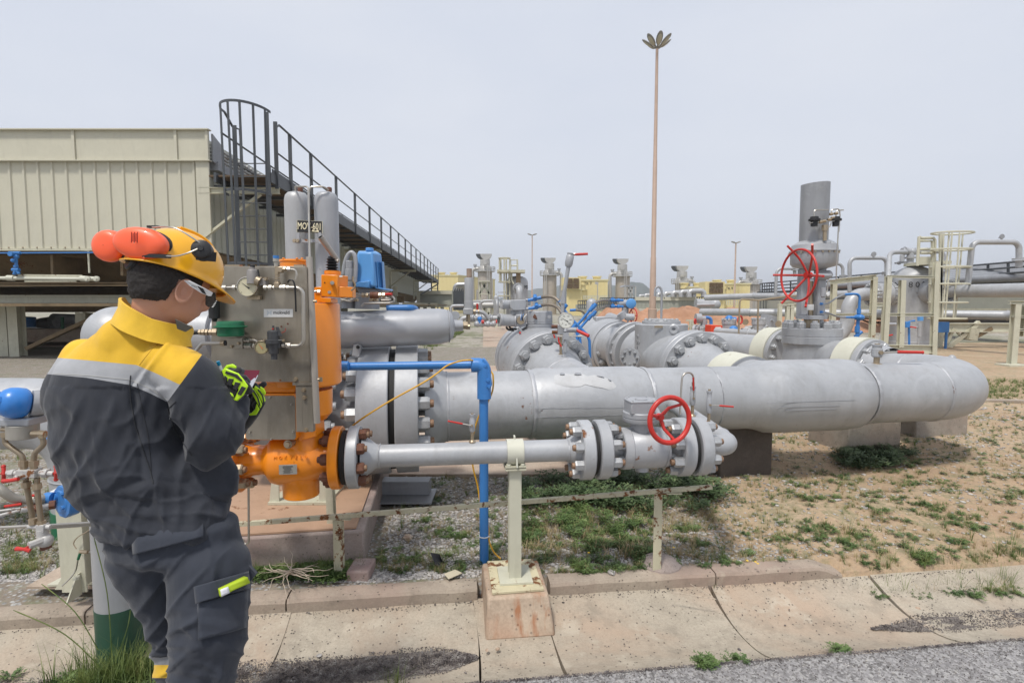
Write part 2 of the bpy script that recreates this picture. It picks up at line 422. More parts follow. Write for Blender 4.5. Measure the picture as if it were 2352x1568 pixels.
def far_mat():
 m,nt,b,co=nodes('yard_gravel')
 n0=nz(nt,co,.25,5,.6);n1=nz(nt,co,6,6,.75)
 g=ramp(nt,n1,[(.3,(.16,.145,.12)),(.5,(.34,.31,.26)),(.7,(.48,.45,.39))])
 g=mixc(nt,ramp(nt,mathn(nt,'ADD',mathn(nt,'MULTIPLY',n0,.5),mathn(nt,'MULTIPLY',nz(nt,co,2,5,.7),.5)),[(.47,0),(.58,.75)]),g,(.12,.14,.055))
 nt.links.new(g,b.inputs['Base Color']);b.inputs['Roughness'].default_value=.95;bump(nt,b,n1,.6,.03);return m
FARG=far_mat()
o=M().quad((-1240,13.9,-.02),(1240,13.9,-.02),(1240,1240,-.02),(-1240,1240,-.02)).quad((-1240,-60,-.35),(1240,-60,-.35),(1240,13.9,-.35),(-1240,13.9,-.35)).build('ground',FARG);struct(o)
grid_mesh('soil',[-20+14.5*i/30 for i in range(30)]+lin(-5.5,9,240)+[9+13*i/30 for i in range(1,31)],[2.684+16*(i/179)**1.7 for i in range(180)],hz,SOIL,lambda a,b:(EX.x*a+EN.x*b,EX.y*a+EN.y*b))
def prof_ch(w):
 t=(w-2.04)/.66
 return-.003-.09*sin(pi*min(1,max(0,t))**.8)-.026*max(0,t)
def su(u,v,z=-.03):
 p=G(u,v,z);return sw(p.x,p.y)[0]
SPL,SPR=su(1098,1440,-.06),su(1268,1440,-.06)
cuts=[-6,-3.7,-2.3,su(655,1440,-.05),SPL,SPR,su(1700,1430,-.05),su(2085,1390,-.05),3.6,4.7,6.5]
chan=thing('drain_channel','shallow concrete drain channel of cast slabs beside the asphalt road','drain channel');struct(chan)
for i in range(len(cuts)-1):
 a,b_=cuts[i]+.004,cuts[i+1]-.004
 mb=M();vs=[];fs=[];ws=lin(2.035,2.70,14);ss=lin(a,b_,14)
 off=random.uniform(-.004,.004)
 for s in ss:
  for w in ws:vs.append(E(s+.05*sin(w*5+i)*(w-2.35),w,prof_ch(w)+off+.003*nf(s,w,4)))
 n=len(ws)
 for j in range(len(ss)-1):
  for k in range(n-1):fs.append((j*n+k,j*n+k+1,(j+1)*n+k+1,(j+1)*n+k))
 mb.add(vs,fs)
 for row in(0,len(ss)-1):
  for k in range(n-1):
   p,q=vs[row*n+k],vs[row*n+k+1];mb.quad(p,q,q-V((0,0,.06)),p-V((0,0,.06)))
 mb.build('channel_slab',CHAN,chan,60)
o=M().prism([E(-7,2.0,-.14),E(8,2.0,-.14),E(8,2.9,-.14),E(-7,2.9,-.14)],(0,0,-.03)).build('channel_bedding',plain('dark_earth',(.05,.04,.03),.95));struct(o)
kerb=thing('kerb','worn concrete kerb between the drain channel and the weedy soil','kerb');struct(kerb)
def kerb_stone(a,b_,drop=0):
 mb=M();n=16;ss=lin(a,b_,n);pr=[(2.692,-.16),(2.690,.016),(2.699,.030),(2.74,.033),(2.79,.034),(2.80,.03),(2.80,-.1)]
 vs=[];m=len(pr)
 for i,s in enumerate(ss):
  for w,z in pr:vs.append(E(s,w+.004*nf(s,w,7),z+(.004*nf(s,w,9)if z>0 else 0)-(drop*smooth(n-4,n-1,i)if z>-.1 else 0)))
 fs=[(i*m+k,i*m+k+1,(i+1)*m+k+1,(i+1)*m+k)for i in range(n-1)for k in range(m-1)]
 fs+=[tuple(range(m)),tuple(reversed([(n-1)*m+k for k in range(m)]))]
 mb.add(vs,fs).build('kerb_stone',KERB,kerb,24)
kc=[-5.2,-3.9,-2.6,-1.75,su(664,1365,.03),su(1098,1350,.03)]
for i in range(len(kc)-1):kerb_stone(kc[i]+.004,kc[i+1]-.004)
for a,b_,d in((su(1262,1335,.03),su(1648,1322,.03)-.004,0),(su(1648,1322,.03)+.004,su(1950,1310,.03),.045)):kerb_stone(a,b_,d)
def asphalt():
 m,nt,b,co=nodes('asphalt')
 vo=nt.nodes.new('ShaderNodeTexVoronoi');vo.inputs['Scale'].default_value=95;nt.links.new(co,vo.inputs['Vector'])
 n=nz(nt,co,3,5,.7);c=ramp(nt,vo.outputs['Color'],[(.15,(.13,.125,.12)),(.5,(.25,.24,.24)),(.85,(.38,.37,.36))])
 c=mixc(nt,ramp(nt,n,[(.4,0),(.7,.5)]),c,(.20,.19,.19));nt.links.new(c,b.inputs['Base Color']);b.inputs['Roughness'].default_value=.9
 return m
ASPH=asphalt()
mb=M();n=260;vs=[];ss=lin(-9,12,n)
for s in ss:
 edge=2.028+.022*noise.fractal(V((s*3,1,1)),1,2,4)+(.05*smooth(-.2,-.7,s))*0
 vs+=[E(s,edge,.004),E(s,1.6,.012),E(s,-4,.02)]
mb.add(vs,[(3*i+k,3*i+k+1,3*i+4+k,3*i+3+k)for i in range(n-1)for k in range(2)])
o=mb.build('road',ASPH);struct(o)
# scatter helper: many small pieces joined into one mesh
class Scatter:
 def __init__(s):s.V=[];s.F=[];s.n=0
 def add(s,v,f,R,t):
  s.V.append(v@R.T+t);s.F.append(f+s.n);s.n+=len(v)
 def build(s,name,mat,kind='stuff',label=None,cat=None,smooth=False):
  v=np.concatenate(s.V);f=np.concatenate(s.F);k=f.shape[1]
  me=bpy.data.meshes.new(name);me.vertices.add(len(v));me.vertices.foreach_set('co',v.astype(np.float32).ravel())
  me.loops.add(f.size);me.loops.foreach_set('vertex_index',f.ravel().astype(np.int32))
  me.polygons.add(len(f));me.polygons.foreach_set('loop_start',np.arange(0,f.size,k,dtype=np.int32))
  me.update(calc_edges=True);me.validate()
  if smooth:me.shade_smooth()
  me.materials.append(mat)
  o=bpy.data.objects.new(name,me);COL.objects.link(o);o['kind']=kind
  if label:o['label']=label
  if cat:o['category']=cat
  return o
def rotz(a,s=1.0,sz=None):
 c,d=cos(a)*s,sin(a)*s;return np.array([[c,-d,0],[d,c,0],[0,0,s if sz is None else sz]])
def stone_protos(k=6):
 out=[]
 for i in range(k):
  bm=bmesh.new();bmesh.ops.create_icosphere(bm,subdivisions=1,radius=1)
  rs=random.Random(i)
  for v in bm.verts:v.co*=rs.uniform(.65,1.15)
  sx,sy,sz=rs.uniform(.8,1.3),rs.uniform(.6,1),rs.uniform(.35,.65)
  vv=np.array([(v.co.x*sx,v.co.y*sy,v.co.z*sz)for v in bm.verts]);ff=np.array([[v.index for v in f.verts]for f in bm.faces])
  bm.free();out.append((vv,ff))
 return out
SP=stone_protos()
def stone_mat(name,a,b_,c):
 m,nt,b,co=nodes(name)
 col=ramp(nt,nz(nt,co,28,2,.5),[(.32,a),(.5,b_),(.68,c)]);nt.links.new(col,b.inputs['Base Color']);b.inputs['Roughness'].default_value=.85
 bump(nt,b,nz(nt,co,150,3),.3,.002);return m
STM=stone_mat('crushed_limestone',(.22,.21,.20),(.38,.36,.34),(.56,.53,.49))
STW=stone_mat('warm_pebbles',(.30,.20,.14),(.46,.36,.27),(.55,.48,.40))
STD=stone_mat('dark_grit',(.045,.038,.038),(.14,.12,.115),(.30,.28,.26))
rn=random.Random(11)
def gravel_d(x,y):
 s,w=sw(x,y)
 if w<2.82:return 0
 d=.75+.9*nf(x,y,1.3)
 right=smooth(.9,1.9,x+.5*nf(x,y,.7))
 d*=1-.86*right
 if x<-1.0 and-1.9<x and y<3:d*=.3
 return max(.04,min(1,d))
def on_pad(x,y):
 s,w=sw(x,y)
 return(-1.80<s<-.42 and 2.98<w<6.3)or(y>4.5 and-2.6<x<1.0)
sc=Scatter();cnt=0
while cnt<21000:
 y=2.75+5.5*rn.random()**1.7;x=rn.uniform(-1.0,1.05)*(y*1.0)+.0
 if x<-3.6:continue
 if rn.random()>gravel_d(x,y)or on_pad(x,y):continue
 v,f=rn.choice(SP);r=rn.uniform(.005,.013)*(1+.25*(y-2.7))*(1.5 if rn.random()<.06 else 1)
 sc.add(v,f,rotz(rn.random()*6.3,r),np.array([x,y,hz(x,y)+r*.2]));cnt+=1
sc.build('gravel',STM,label='grey crushed stone scattered over the soil behind the kerb',cat='gravel')
sc=Scatter()
for i in range(2600):
 y=2.75+5*rn.random()**1.6;x=rn.uniform(.4,y*1.0+.3)
 s,w=sw(x,y)
 if w<2.72:continue
 v,f=rn.choice(SP);r=rn.uniform(.003,.010)*(1+.2*(y-2.7))*(2.0 if rn.random()<.03 else 1)
 sc.add(v,f,rotz(rn.random()*6.3,r),np.array([x,y,hz(x,y)+r*.15]))
sc.build('pebbles',STW,label='small warm pebbles lying on the orange sand',cat='pebbles')
SG=su(1990,1425,-.08)
sc=Scatter();sc2=Scatter()
for i in range(15000):
 s=rn.uniform(-.6,2.8);w=2.025-1.0*rn.random()**1.6;v,f=rn.choice(SP);r=rn.uniform(.0016,.0038)
 (sc if i%2 else sc2).add(v,f,rotz(rn.random()*6.3,r),np.array(E(s,w,.006+(2.03-w)*.018)))
sc.build('road_chippings',STM,label='loose grey chippings on the asphalt road',cat='chippings');sc2.build('road_chippings',STD,label='dark chippings bedded in the asphalt road',cat='chippings')
sc=Scatter();k=0
while k<26000:
 q=rn.random()
 if q<.03:s=rn.uniform(-2.2,3);w=2.05+.63*rn.random()**.7;hgt=0
 elif q<.06:s=rn.uniform(-2.2,3);w=2.685-abs(rn.gauss(0,.012));hgt=.002
 elif q<.62:
  s=rn.uniform(-1.75,SPL-.01);wc=2.335+.02*sin(s*3);hw=(.10 if s>-1.15 else .055)*(1-smooth(SPL-.28,SPL,s))**.5*(1+.35*nf(s,1,2.2))+.008
  w=wc+(rn.random()+rn.random()-1)*hw*1.25
  if abs(w-wc)>hw:continue
  hgt=.011*(1-(abs(w-wc)/hw)**2)
 elif q<.72:
  s=rn.uniform(-3.2,-1.75);wc=2.33;hw=.085;w=wc+(rn.random()*2-1)*hw;hgt=.006
 elif q<.86:
  s=rn.uniform(SG,SG+1.4);hw=.075*smooth(SG-.05,SG+.35,s)*(1+.3*nf(s,1,3))+.004;wc=2.33;w=wc+(rn.random()*2-1)*hw;hgt=.007
 else:
  s=rn.uniform(-.1,3.2);w=2.02+abs(rn.gauss(0,.014));hgt=.001
 v,f=rn.choice(SP);r=rn.uniform(.0018,.0042)*(1.9 if rn.random()<.03 else 1)
 p=E(s,w,prof_ch(w)+hgt*rn.random()+r*.3 if w>2.035 else .008)
 sc.add(v,f,rotz(rn.random()*6.3,r),np.array(p));k+=1
sc.build('grit',STD,label='dark fine grit washed into the drain channel',cat='grit')
GRB=paint('grit_bed',(.19,.165,.145),.95,0,.3,0,.8,300,dirt=.4)
def grit_bed(s0,s1,w0,hwf,n=60):
 mb=M();vs=[];fs=[];m=8
 for i in range(n):
  s=s0+(s1-s0)*i/(n-1);hw=hwf(s)
  for j in range(m):
   t=j/(m-1)*2-1;w=w0+.02*sin(s*3)*(1 if s0<0 else 0)+t*hw
   vs.append(E(s,w,prof_ch(w)+.0012-.006*(abs(t)>.95)))
 fs=[(i*m+k,i*m+k+1,(i+1)*m+k+1,(i+1)*m+k)for i in range(n-1)for k in range(m-1)]
 o=mb.add(vs,fs).build('grit_patch',GRB,clean=False);o['kind']='stuff';o['label']='bed of dark grit lying in the drain channel';o['category']='grit'
grit_bed(-1.76,SPL-.005,2.335,lambda s:((.10 if s>-1.15 else .06)*(1-smooth(SPL-.28,SPL,s))**.5*(1+.35*nf(s,1,2.2))+.004)*.93)
grit_bed(-3.2,-1.76,2.33,lambda s:.075)
grit_bed(SG+.08,SG+1.4,2.33,lambda s:(.075*smooth(SG-.05,SG+.35,s)*(1+.3*nf(s,1,3))+.003)*.9)
def rock(name,u,v,r,mat,label,z=None,seed=1,flat=1):
 rs=random.Random(seed);bm=bmesh.new();bmesh.ops.create_icosphere(bm,subdivisions=2,radius=1)
 for vv in bm.verts:
  d=1+.35*noise.noise(vv.co*1.3+V((seed,0,0)));vv.co*=d;vv.co.z*=.6*flat;vv.co.x*=1.2
 p=G(u,v,.02 if z is None else z);s,w=sw(p.x,p.y)
 zz=prof_ch(w)if w<2.69 and w>2.035 else(.034 if 2.69<w<2.8 else(hz(p.x,p.y)if w>2.8 else .01))
 p=G(u,v,zz)
 me=bpy.data.meshes.new(name);bmesh.ops.scale(bm,vec=(r,r,r),verts=bm.verts);bm.to_mesh(me);bm.free();me.materials.append(mat);me.shade_smooth();me.set_sharp_from_angle(angle=radians(30))
 o=bpy.data.objects.new(name,me);COL.objects.link(o);o.location=(p.x,p.y,zz+r*.35*flat);o.rotation_euler=(0,0,rs.random()*6)
 tag(o,label,'stone');return o
rock('stone',937,1237,.030,STW,'pale tan rock on the gravel behind the kerb, nearest the middle of the picture',seed=3)
rock('stone',1119,1494,.009,STW,'small pale stone on the channel slab under the pedestal, the left one of two',seed=4)
rock('stone',1143,1491,.010,STW,'small round pale stone on the channel slab under the pedestal, the right one of two',seed=5)
rock('stone',1366,1445,.013,STW,'orange tan stone lying alone on the channel slab right of the pedestal',seed=6)
rock('stone',1404,1316,.020,STM,'grey pointed stone standing on the kerb top',seed=7)
rock('stone',1779,1350,.010,STM,'pale grey pebble on the channel slope below the kerb',seed=8)
rock('stone',1968,1340,.010,STW,'orange stone just past the right end of the kerb',seed=9)
rock('stone',2118,1380,.012,STM,'light grey flat stone on the channel near the right grit patch',seed=10)
rock('stone',2108,1398,.012,STW,'beige stone at the left tip of the right grit patch',seed=12)
rock('stone',1698,1492,.008,STD,'black angular stone on the channel slab by the road',seed=13)
rock('stone',733,1506,.011,STM,'white stone lying on the dark grit patch',seed=14)
rock('stone',1592,1252,.018,STW,'orange stone on the sand beside the right rail post',seed=15)
rock('stone',1613,1262,.018,STM,'grey stone on the sand beside the right rail post',seed=16)
rock('stone',1635,1355,.022,STW,'flat brown stone leaning against the kerb face at the channel joint',seed=17,flat=.5)
# plants
def leafmat(name,a,b_,c=None):
 m,nt,b,co=nodes(name);n=nz(nt,co,11,3,.6)
 st=[(.33,a),(.62,b_)]+([(.75,c)]if c else[])
 nt.links.new(ramp(nt,n,st),b.inputs['Base Color']);b.inputs['Roughness'].default_value=.6;b.inputs['Subsurface Weight'].default_value=0
 return m
GR1=leafmat('grass_green',(.06,.11,.02),(.17,.21,.055),(.30,.27,.11))
GR2=leafmat('weed_green',(.05,.10,.025),(.12,.18,.05),(.22,.24,.09))
GR3=leafmat('grass_dry',(.28,.21,.10),(.42,.33,.18),(.50,.42,.27))
GR4=leafmat('weed_dark',(.035,.07,.025),(.10,.15,.06),(.2,.22,.11))
def blade(l,w,bend,nseg=3):
 v=[];f=[]
 for i in range(nseg+1):
  t=i/nseg;x=bend*t*t*l;z=l*(t-.25*bend*t*t);ww=w*(1-t*.92)
  v+=[(x,-ww/2,z),(x,ww/2,z)]
 for i in range(nseg):f.append((2*i,2*i+1,2*i+3,2*i+2))
 return np.array(v),np.array(f)
def tuft_proto(rs,n,l,w,spread,bendr=(.2,1.1)):
 s=Scatter()
 for i in range(n):
  v,f=blade(l*rs.uniform(.5,1.1),w*rs.uniform(.7,1.2),rs.uniform(*bendr));a=rs.random()*6.28;d=spread*rs.random()
  s.add(v,f,rotz(a),np.array([cos(a)*d,sin(a)*d,-.003]))
 return np.concatenate(s.V),np.concatenate(s.F)
def weed_proto(rs,n=14,R=.06,H=.05,leaf=.010):
 """low feathery weed: stems radiating with small leaflet quads"""
 s=Scatter();
 for i in range(n):
  a=rs.random()*6.28;L=R*rs.uniform(.5,1.1);h=H*rs.uniform(.4,1.1)
  for k in range(6):
   t=(k+1)/6;c=np.array([cos(a)*L*t,sin(a)*L*t,h*sin(t*2.2)])
   for sd in(-1,1):
    b_=a+sd*rs.uniform(.5,1.1);q=leaf*rs.uniform(.7,1.5);w=q*.22;zz=rs.uniform(-.2,.6)*q
    d=np.array([cos(b_),sin(b_),0]);e=np.array([-sin(b_),cos(b_),0])
    v=np.array([c-e*w*.3,c+d*q*.5-e*w+[0,0,zz*.5],c+d*q+[0,0,zz],c+d*q*.5+e*w+[0,0,zz*.5+w*.5]])
    s.add(v,np.array([[0,1,2,3]]),np.eye(3),np.zeros(3))
 return np.concatenate(s.V),np.concatenate(s.F)
rs=random.Random(5)
TU=[tuft_proto(rs,16,.075,.0032,.018)for _ in range(6)]
TL=[tuft_proto(rs,10,.16,.0032,.02,(.1,.9))for _ in range(5)]
WE=[weed_proto(rs,16,.055,.03,.012)for _ in range(6)]
WB=[weed_proto(rs,40,.15,.11,.026)for _ in range(4)]
def zone(name,mat,protos,N,area,dens,size=(.7,1.3),label=None,cat='grass'):
 s=Scatter();k=0;tries=0
 while k<N and tries<N*40:
  tries+=1
  x,y=area(rs)
  if on_pad(x,y)or rs.random()>dens(x,y):continue
  v,f=rs.choice(protos);sc_=rs.uniform(*size)
  s.add(v,f,rotz(rs.random()*6.28,sc_),np.array([x,y,hz(x,y)]));k+=1
 return s.build(name,mat,label=label,cat=cat)
def area_main(r):
 y=2.85+6.5*r.random()**1.8;return r.uniform(-1.0,1.0)*y*.98,y
def clump(x,y,sc_=1.5,th=0.0,o=0):return 1.0 if noise.fractal(V((x*sc_+o,y*sc_,9+o)),1,2,3)>th else .04
zone('grass',GR1,TU,4200,area_main,lambda x,y:clump(x,y,2.2,.04)+.10,(.3,.8),'short green grass tufts growing through gravel and sand')
zone('grass',GR1,TL,130,area_main,lambda x,y:clump(x,y,1.4,.22,4),(.5,1.05),'taller loose green grass stems between the weeds')
zone('dry_grass',GR3,TU,2600,area_main,lambda x,y:clump(x,y,2.4,.0,6)+.10,(.3,.8),'short straw coloured grass scattered over the sand')
zone('dry_grass',GR3,TL,230,area_main,lambda x,y:clump(x,y,1.7,.1,7),(.4,.9),'pale dry grass and straw stems lying over the soil')
zone('weeds',GR2,WE,1500,area_main,lambda x,y:(clump(x,y,3.2,.12,2)+.05)*(1 if x>-.6 else .35),(.25,.85),'low feathery green weeds spreading over the sand','weeds')
def patch(u0,u1,v0,v1):
 def f(r):
  p=G(r.uniform(u0,u1),r.uniform(v0,v1),.05);return p.x,p.y
 return f
one=lambda x,y:1
zone('weed_bank',GR4,WB,46,patch(1195,1640,1092,1172),one,(.55,1.15),'bank of thistly weeds below the bypass valve, pipe shade put into their dark green','weeds')  # shadow under the pipes put into the darker leaf colour
zone('weed_bank',GR2,WB,26,patch(1200,1480,1120,1240),one,(.3,.6),'lighter thistly weeds in front of the shaded weed bank','weeds')
zone('weed_bank',GR2,WE,90,patch(1200,1500,1150,1300),lambda x,y:clump(x,y,3,.12,5),(.6,1.3),'leafy low weeds between kerb and angle iron rail','weeds')
zone('dry_grass',GR3,TU,330,patch(1200,1640,1120,1280),one,(.7,1.2),'mat of straw coloured dead stalks under the angle iron rail')
o=zone('weed_bush',GR4,WB,26,patch(1925,2085,1045,1082),one,(.55,.95),'bushy dark green weed growing alone on the sand right of the support block','weeds')
zone('grass',GR1,TL,90,patch(575,790,1292,1322),one,(.45,.8),'lush green grass strip between concrete pad and kerb')
zone('grass',GR2,WE,120,patch(575,800,1288,1325),one,(.8,1.5),'leafy clover like weeds between concrete pad and kerb','weeds')
zone('grass',GR1,TL,40,patch(2030,2352,1255,1310),lambda x,y:clump(x,y,4,-.1,3),(.5,.9),'grass clumps spilling over the channel edge past the kerb end')
zone('grass',GR2,WE,45,patch(1960,2352,1250,1320),one,(.4,.9),'weeds along the channel edge past the kerb end','weeds')
zone('grass',GR1,TL,75,patch(0,230,1120,1330),one,(.5,.9),'yellow green grass growing under the instrument stand')
def chan_tuft(name,u,v,n,sc_,mat,protos,label,spread=.03):
 s=Scatter();p=G(u,v,-.02)
 for i in range(n):
  vv,f=rs.choice(protos);x=p.x+rs.gauss(0,spread);y=p.y+rs.gauss(0,spread*.5);ss_,w=sw(x,y)
  z=prof_ch(w)if 2.035<w<2.69 else .005
  s.add(vv,f,rotz(rs.random()*6.28,sc_*rs.uniform(.7,1.2)),np.array([x,y,z]))
 return tag(s.build(name,mat),label,'plant')
chan_tuft('grass_clump',265,1530,120,1.15,GR1,TL,'big overgrown grass clump at the foot of the green banded bollard',.12)
chan_tuft('grass_clump',250,1548,70,1.0,GR2,WE,'leafy weeds low around the green banded bollard',.16)
chan_tuft('grass_clump',905,1552,9,.65,GR1,TL,'small yellow green tuft at the road edge of the channel',.02)
chan_tuft('weed_sprig',1928,1482,5,.9,GR2,WE,'little green sprig on the channel lip at the road edge',.015)
chan_tuft('weed_sprig',1612,1534,7,.8,GR2,WE,'small weed in the slab joint at the road edge',.02)
chan_tuft('weed_sprig',1690,1520,5,.7,GR2,WE,'small green weed at the road edge right of the slab joint',.02)
s=M()
for(u0,v0,u1,v1,dY)in((230,1500,95,1340,.0),(258,1530,215,1230,.05),(265,1520,300,1395,.1),(240,1540,30,1400,-.1)):
 a=G(u0,v0,-.02);b_=W(u1,v1,a.y+dY);c=(a+b_)/2+V((.02,0,.03));s.tube(curve([a,c,b_],6),[.0022]*12+[.001],5)
tag(s.build('grass_stalk',GR1),'long thin grass stalks rising beside the bollard','plant')
s=M();c0=W(668,1318,2.72)
for i in range(26):
 a=rs.uniform(0,6.28);L=rs.uniform(.08,.24);pts=[c0+V((0,0,.03*rs.random()))]
 for k in range(5):
  a+=rs.uniform(-.5,.5);p=pts[-1]+V((cos(a)*L/5,sin(a)*L/7-.004,rs.uniform(-.012,.014)))
  s_,w_=sw(p.x,p.y);zf=.036 if w_>2.69 else max(prof_ch(w_),-.06)+.004
  p.z=max(p.z-(.02 if w_<2.69 else 0),zf+.002);pts.append(p)
 s.tube(curve(pts,3),[.0022*(1-j/18)+.0005 for j in range(16)],5)
tag(s.build('dry_root',paint('root',(.50,.42,.33),.8,0,.2)),'pale dead uprooted plant lying across the kerb','dead plant')
s=M();c0=W(1630,1350,2.72)
for q in((1540,1358),(1560,1362),(1585,1340)):s.tube([W(1645,1376,2.62),W(*q,2.66)],.0015,4)
tag(s.build('dry_twig',MATS['root']),'thin forked twig lying below the kerb','twig')
s=Scatter()
for(u,v)in((1547,1262),(1716,1293),(1735,1296),(613,1284),(620,1290),(1352,1274),(1740,1300),(610,1296)):
 p=G(u,v+12,.04)
 for k in range(6):
  s.add(np.array([(0,0,0),(.5,-.3,.1),(1,0,.15),(.5,.3,.1)]),np.array([[0,1,2,3]]),rotz(k*1.05,.009),np.array([p.x,p.y,p.z+.045]))
s.build('wildflowers',plain('yellow_petals',(.85,.55,.02),.5),label='tiny yellow wildflowers among the weeds',cat='flowers')
tag(M().add([W(988,1268,2.95),W(1010,1272,2.93),W(1022,1310,2.86),W(1000,1296,2.88),W(1000,1270,2.965),W(1018,1290,2.92)],[(0,1,5,3),(1,2,5),(5,2,3),(0,4,1)]).build('plastic_scrap',BLACK),'torn black plastic scrap curled on the gravel','litter')
tag(M().prism([G(1020,1318,.05),G(1045,1308,.05),G(1062,1316,.055),G(1030,1330,.05)],(0,0,.003)).build('paper_scrap',paint('old_paper',(.5,.45,.33),.8)),'crumpled yellowed paper scrap lying behind the kerb','litter')
# slabs, paths beyond the pipes
o=M().box((-.8,8.6,.03),(3.5,8.2,.05)).build('concrete_apron',CONC);struct(o)
o=M().prism([(-.70,12.75,.012),(2.0,12.75,.012),(1.4,40,.012),(-2.15,40,.012)],(0,0,-.05)).build('concrete_path',CONC);struct(o)
o=M().prism([(5.5,10.4,.02),(24,9.0,.02),(26,12.6,.02),(5.5,13.8,.02)],(0,0,-.06)).build('concrete_road',CONC);struct(o)
o=M().bar((5.0,8.3,.03),(16,7.0,.03),.14,.08).build('edging_kerb',KERB);struct(o)
o=M().prism([(-40,19.5,.0),(-7,19.5,.0),(-7,22,.0),(-40,22,.0)],(0,0,-.05)).build('concrete_path',CONC);struct(o)
zone('grass_verge',GR1,TU,1500,lambda r:(r.uniform(5,11.5),r.uniform(8.4,10.3)),one,(.8,1.5),'strip of short grass verge beyond the return bend of the pipe')
zone('grass_verge',GR1,TU,900,lambda r:(r.uniform(-3.4,-.8),r.uniform(12.8,30)),lambda x,y:clump(x,y,.8,.05,3)if x<-.8-(y-12)*.05 else 0,(1.2,2.4),'grassy weeds in the gravel strip beside the long concrete path')
def heap_mat():
 m,nt,b,co=nodes('orange_earth');n=nz(nt,co,1.2,6,.7);n2=nz(nt,co,7,5,.8)
 c=ramp(nt,n,[(.3,(.36,.19,.11)),(.6,(.47,.26,.16))]);c=mixc(nt,ramp(nt,n2,[(.6,0),(.72,.7)]),c,(.62,.45,.34))
 nt.links.new(c,b.inputs['Base Color']);b.inputs['Roughness'].default_value=.95;bump(nt,b,n2,.8,.06);return m
HEAP=heap_mat()
def hh(x,y):
 e=min(smooth(29,31.5,y),1-smooth(35,38,y))*smooth(4,6.5,x)*(1-smooth(36,42,x))
 return-.05+e*(1.05+.55*nf(x,y,.35,4)+.3*nf(x,y,1.5,3))*(1-.45*smooth(15,19,x))
o=grid_mesh('earth_heap',lin(3.5,43,200),lin(28,39,60),hh,HEAP);o['label']='long bank of raw orange earth'
def hill(name,pts,Y,col):
 vs=[];fs=[]
 n=80;us=[p[0]for p in pts]
 for i in range(n):
  u=us[0]+(us[-1]-us[0])*i/(n-1)
  for a,b_ in zip(pts,pts[1:]):
   if a[0]<=u<=b_[0]:v=a[1]+(b_[1]-a[1])*smooth(a[0],b_[0],u);break
  top=W(u,v,Y);top.z+=Y*.002*noise.fractal(V((u*.03,0,0)),1,2,4)
  for k in range(7):
   t=k/6;vs.append((top.x*(1-.16*(1-t)),Y*(1-.16*(1-t))+6*noise.noise(V((u*.05,k,2))),-3+(top.z+3)*sin(t*pi/2)))
 fs=[(i*7+k,(i+1)*7+k,(i+1)*7+k+1,i*7+k+1)for i in range(n-1)for k in range(6)]
 struct(M().add(vs,fs).build(name,col,clean=False))
HILLM=paint('hill_scrub',(.085,.10,.085),.95,0,.15,0,.2,.05,dirt=.2)
hill('hill',[(1040,700),(1120,690),(1240,662),(1330,650),(1430,655),(1600,690),(1660,700)],1100,HILLM)
hill('hill',[(1310,700),(1390,665),(1435,648),(1465,648),(1520,678),(1570,698)],800,HILLM)
mh=bpy.data.materials.new('haze_air');mh.use_nodes=True;mh.node_tree.nodes.clear()
pv=mh.node_tree.nodes.new('ShaderNodeVolumePrincipled');oh=mh.node_tree.nodes.new('ShaderNodeOutputMaterial');mh.node_tree.links.new(pv.outputs[0],oh.inputs['Volume'])
pv.inputs['Color'].default_value=(.93,.965,1.0,1);pv.inputs['Density'].default_value=.0007;pv.inputs['Anisotropy'].default_value=.3
hz_o=M().box((0,590,27.5),(2500,1320,58)).build('haze',mh,smooth=0);hz_o['kind']='stuff'
# main pipeline
PA=W(1020,932,3.95);PB=W(1960,909,4.53);PZ=.745;PA.z=PB.z=PZ
PD=(PB-PA).normalized();PN=V((-PD.y,PD.x,0));PR=.255
def t_at(u,v=930):
 lo,hi=-6.,8.
 for _ in range(40):
  t=(lo+hi)/2;p=PA+PD*t;uu=1176+FPX*p.x/(p.y*CT+(EYE-p.z)*ST)
  if uu<u:lo=t
  else:hi=t
 return lo
def PP(u):return PA+PD*t_at(u)
def weld(parent,c,ax,R,mat=None,w=.024,name='weld_bead'):
 mb=M();x,y,z=frame(ax);c=V(c);n=110;k=5;vs=[];fs=[]
 for j in range(k):
  for i in range(n):
   a=2*pi*i/n;h=(j/(k-1)-.5)*w;q=noise.noise(V((cos(a)*22*R,sin(a)*22*R,c.x*3+j*.6)))
   rr=R+(.0055+.006*q)*sin(pi*j/(k-1))-.001;vs.append(c+z*(h+.003*q)+(x*cos(a)+y*sin(a))*rr)
 fs=[(j*n+i,j*n+(i+1)%n,(j+1)*n+(i+1)%n,(j+1)*n+i)for j in range(k-1)for i in range(n)]
 return mb.add(vs,fs).build(name,mat or WELDM,parent,clean=False)
WELDM=paint('weld_seam',(.41,.42,.44),.5,.25,.12,.05,.8,120,dirt=.4)
main=thing('pipeline','big grey gas pipeline running across the yard and bending back at its right end','pipeline',PP(1020))
def seg(u0,u1,r0,r1=None,prof=None,name='pipe',mat=None,n=72):
 a,b=PP(u0),PP(u1);L=(b-a).length;pr=prof(L)if prof else[(0,r0),(L,r1 or r0)]
 return M().lathe(a,PD,pr,n,cap=False).build(name,mat or GREY,main,30)
seg(985,1024,0,prof=lambda L:[(-.03,.34),(L*.25,.32),(L*.6,.28),(L,PR+.003)],name='hub')
weld(main,PP(1026),PD,PR+.001)
seg(1026,1212,PR)
weld(main,PP(1215),PD,PR+.006,w=.032)
seg(1217,1473,0,prof=lambda L:[(0,PR),(.05,PR+.018),(L-.07,PR+.018),(L,PR)],name='tee')
weld(main,PP(1476),PD,PR+.006,w=.032)
seg(1478,1622,PR);weld(main,PP(1624),PD,PR,w=.012)
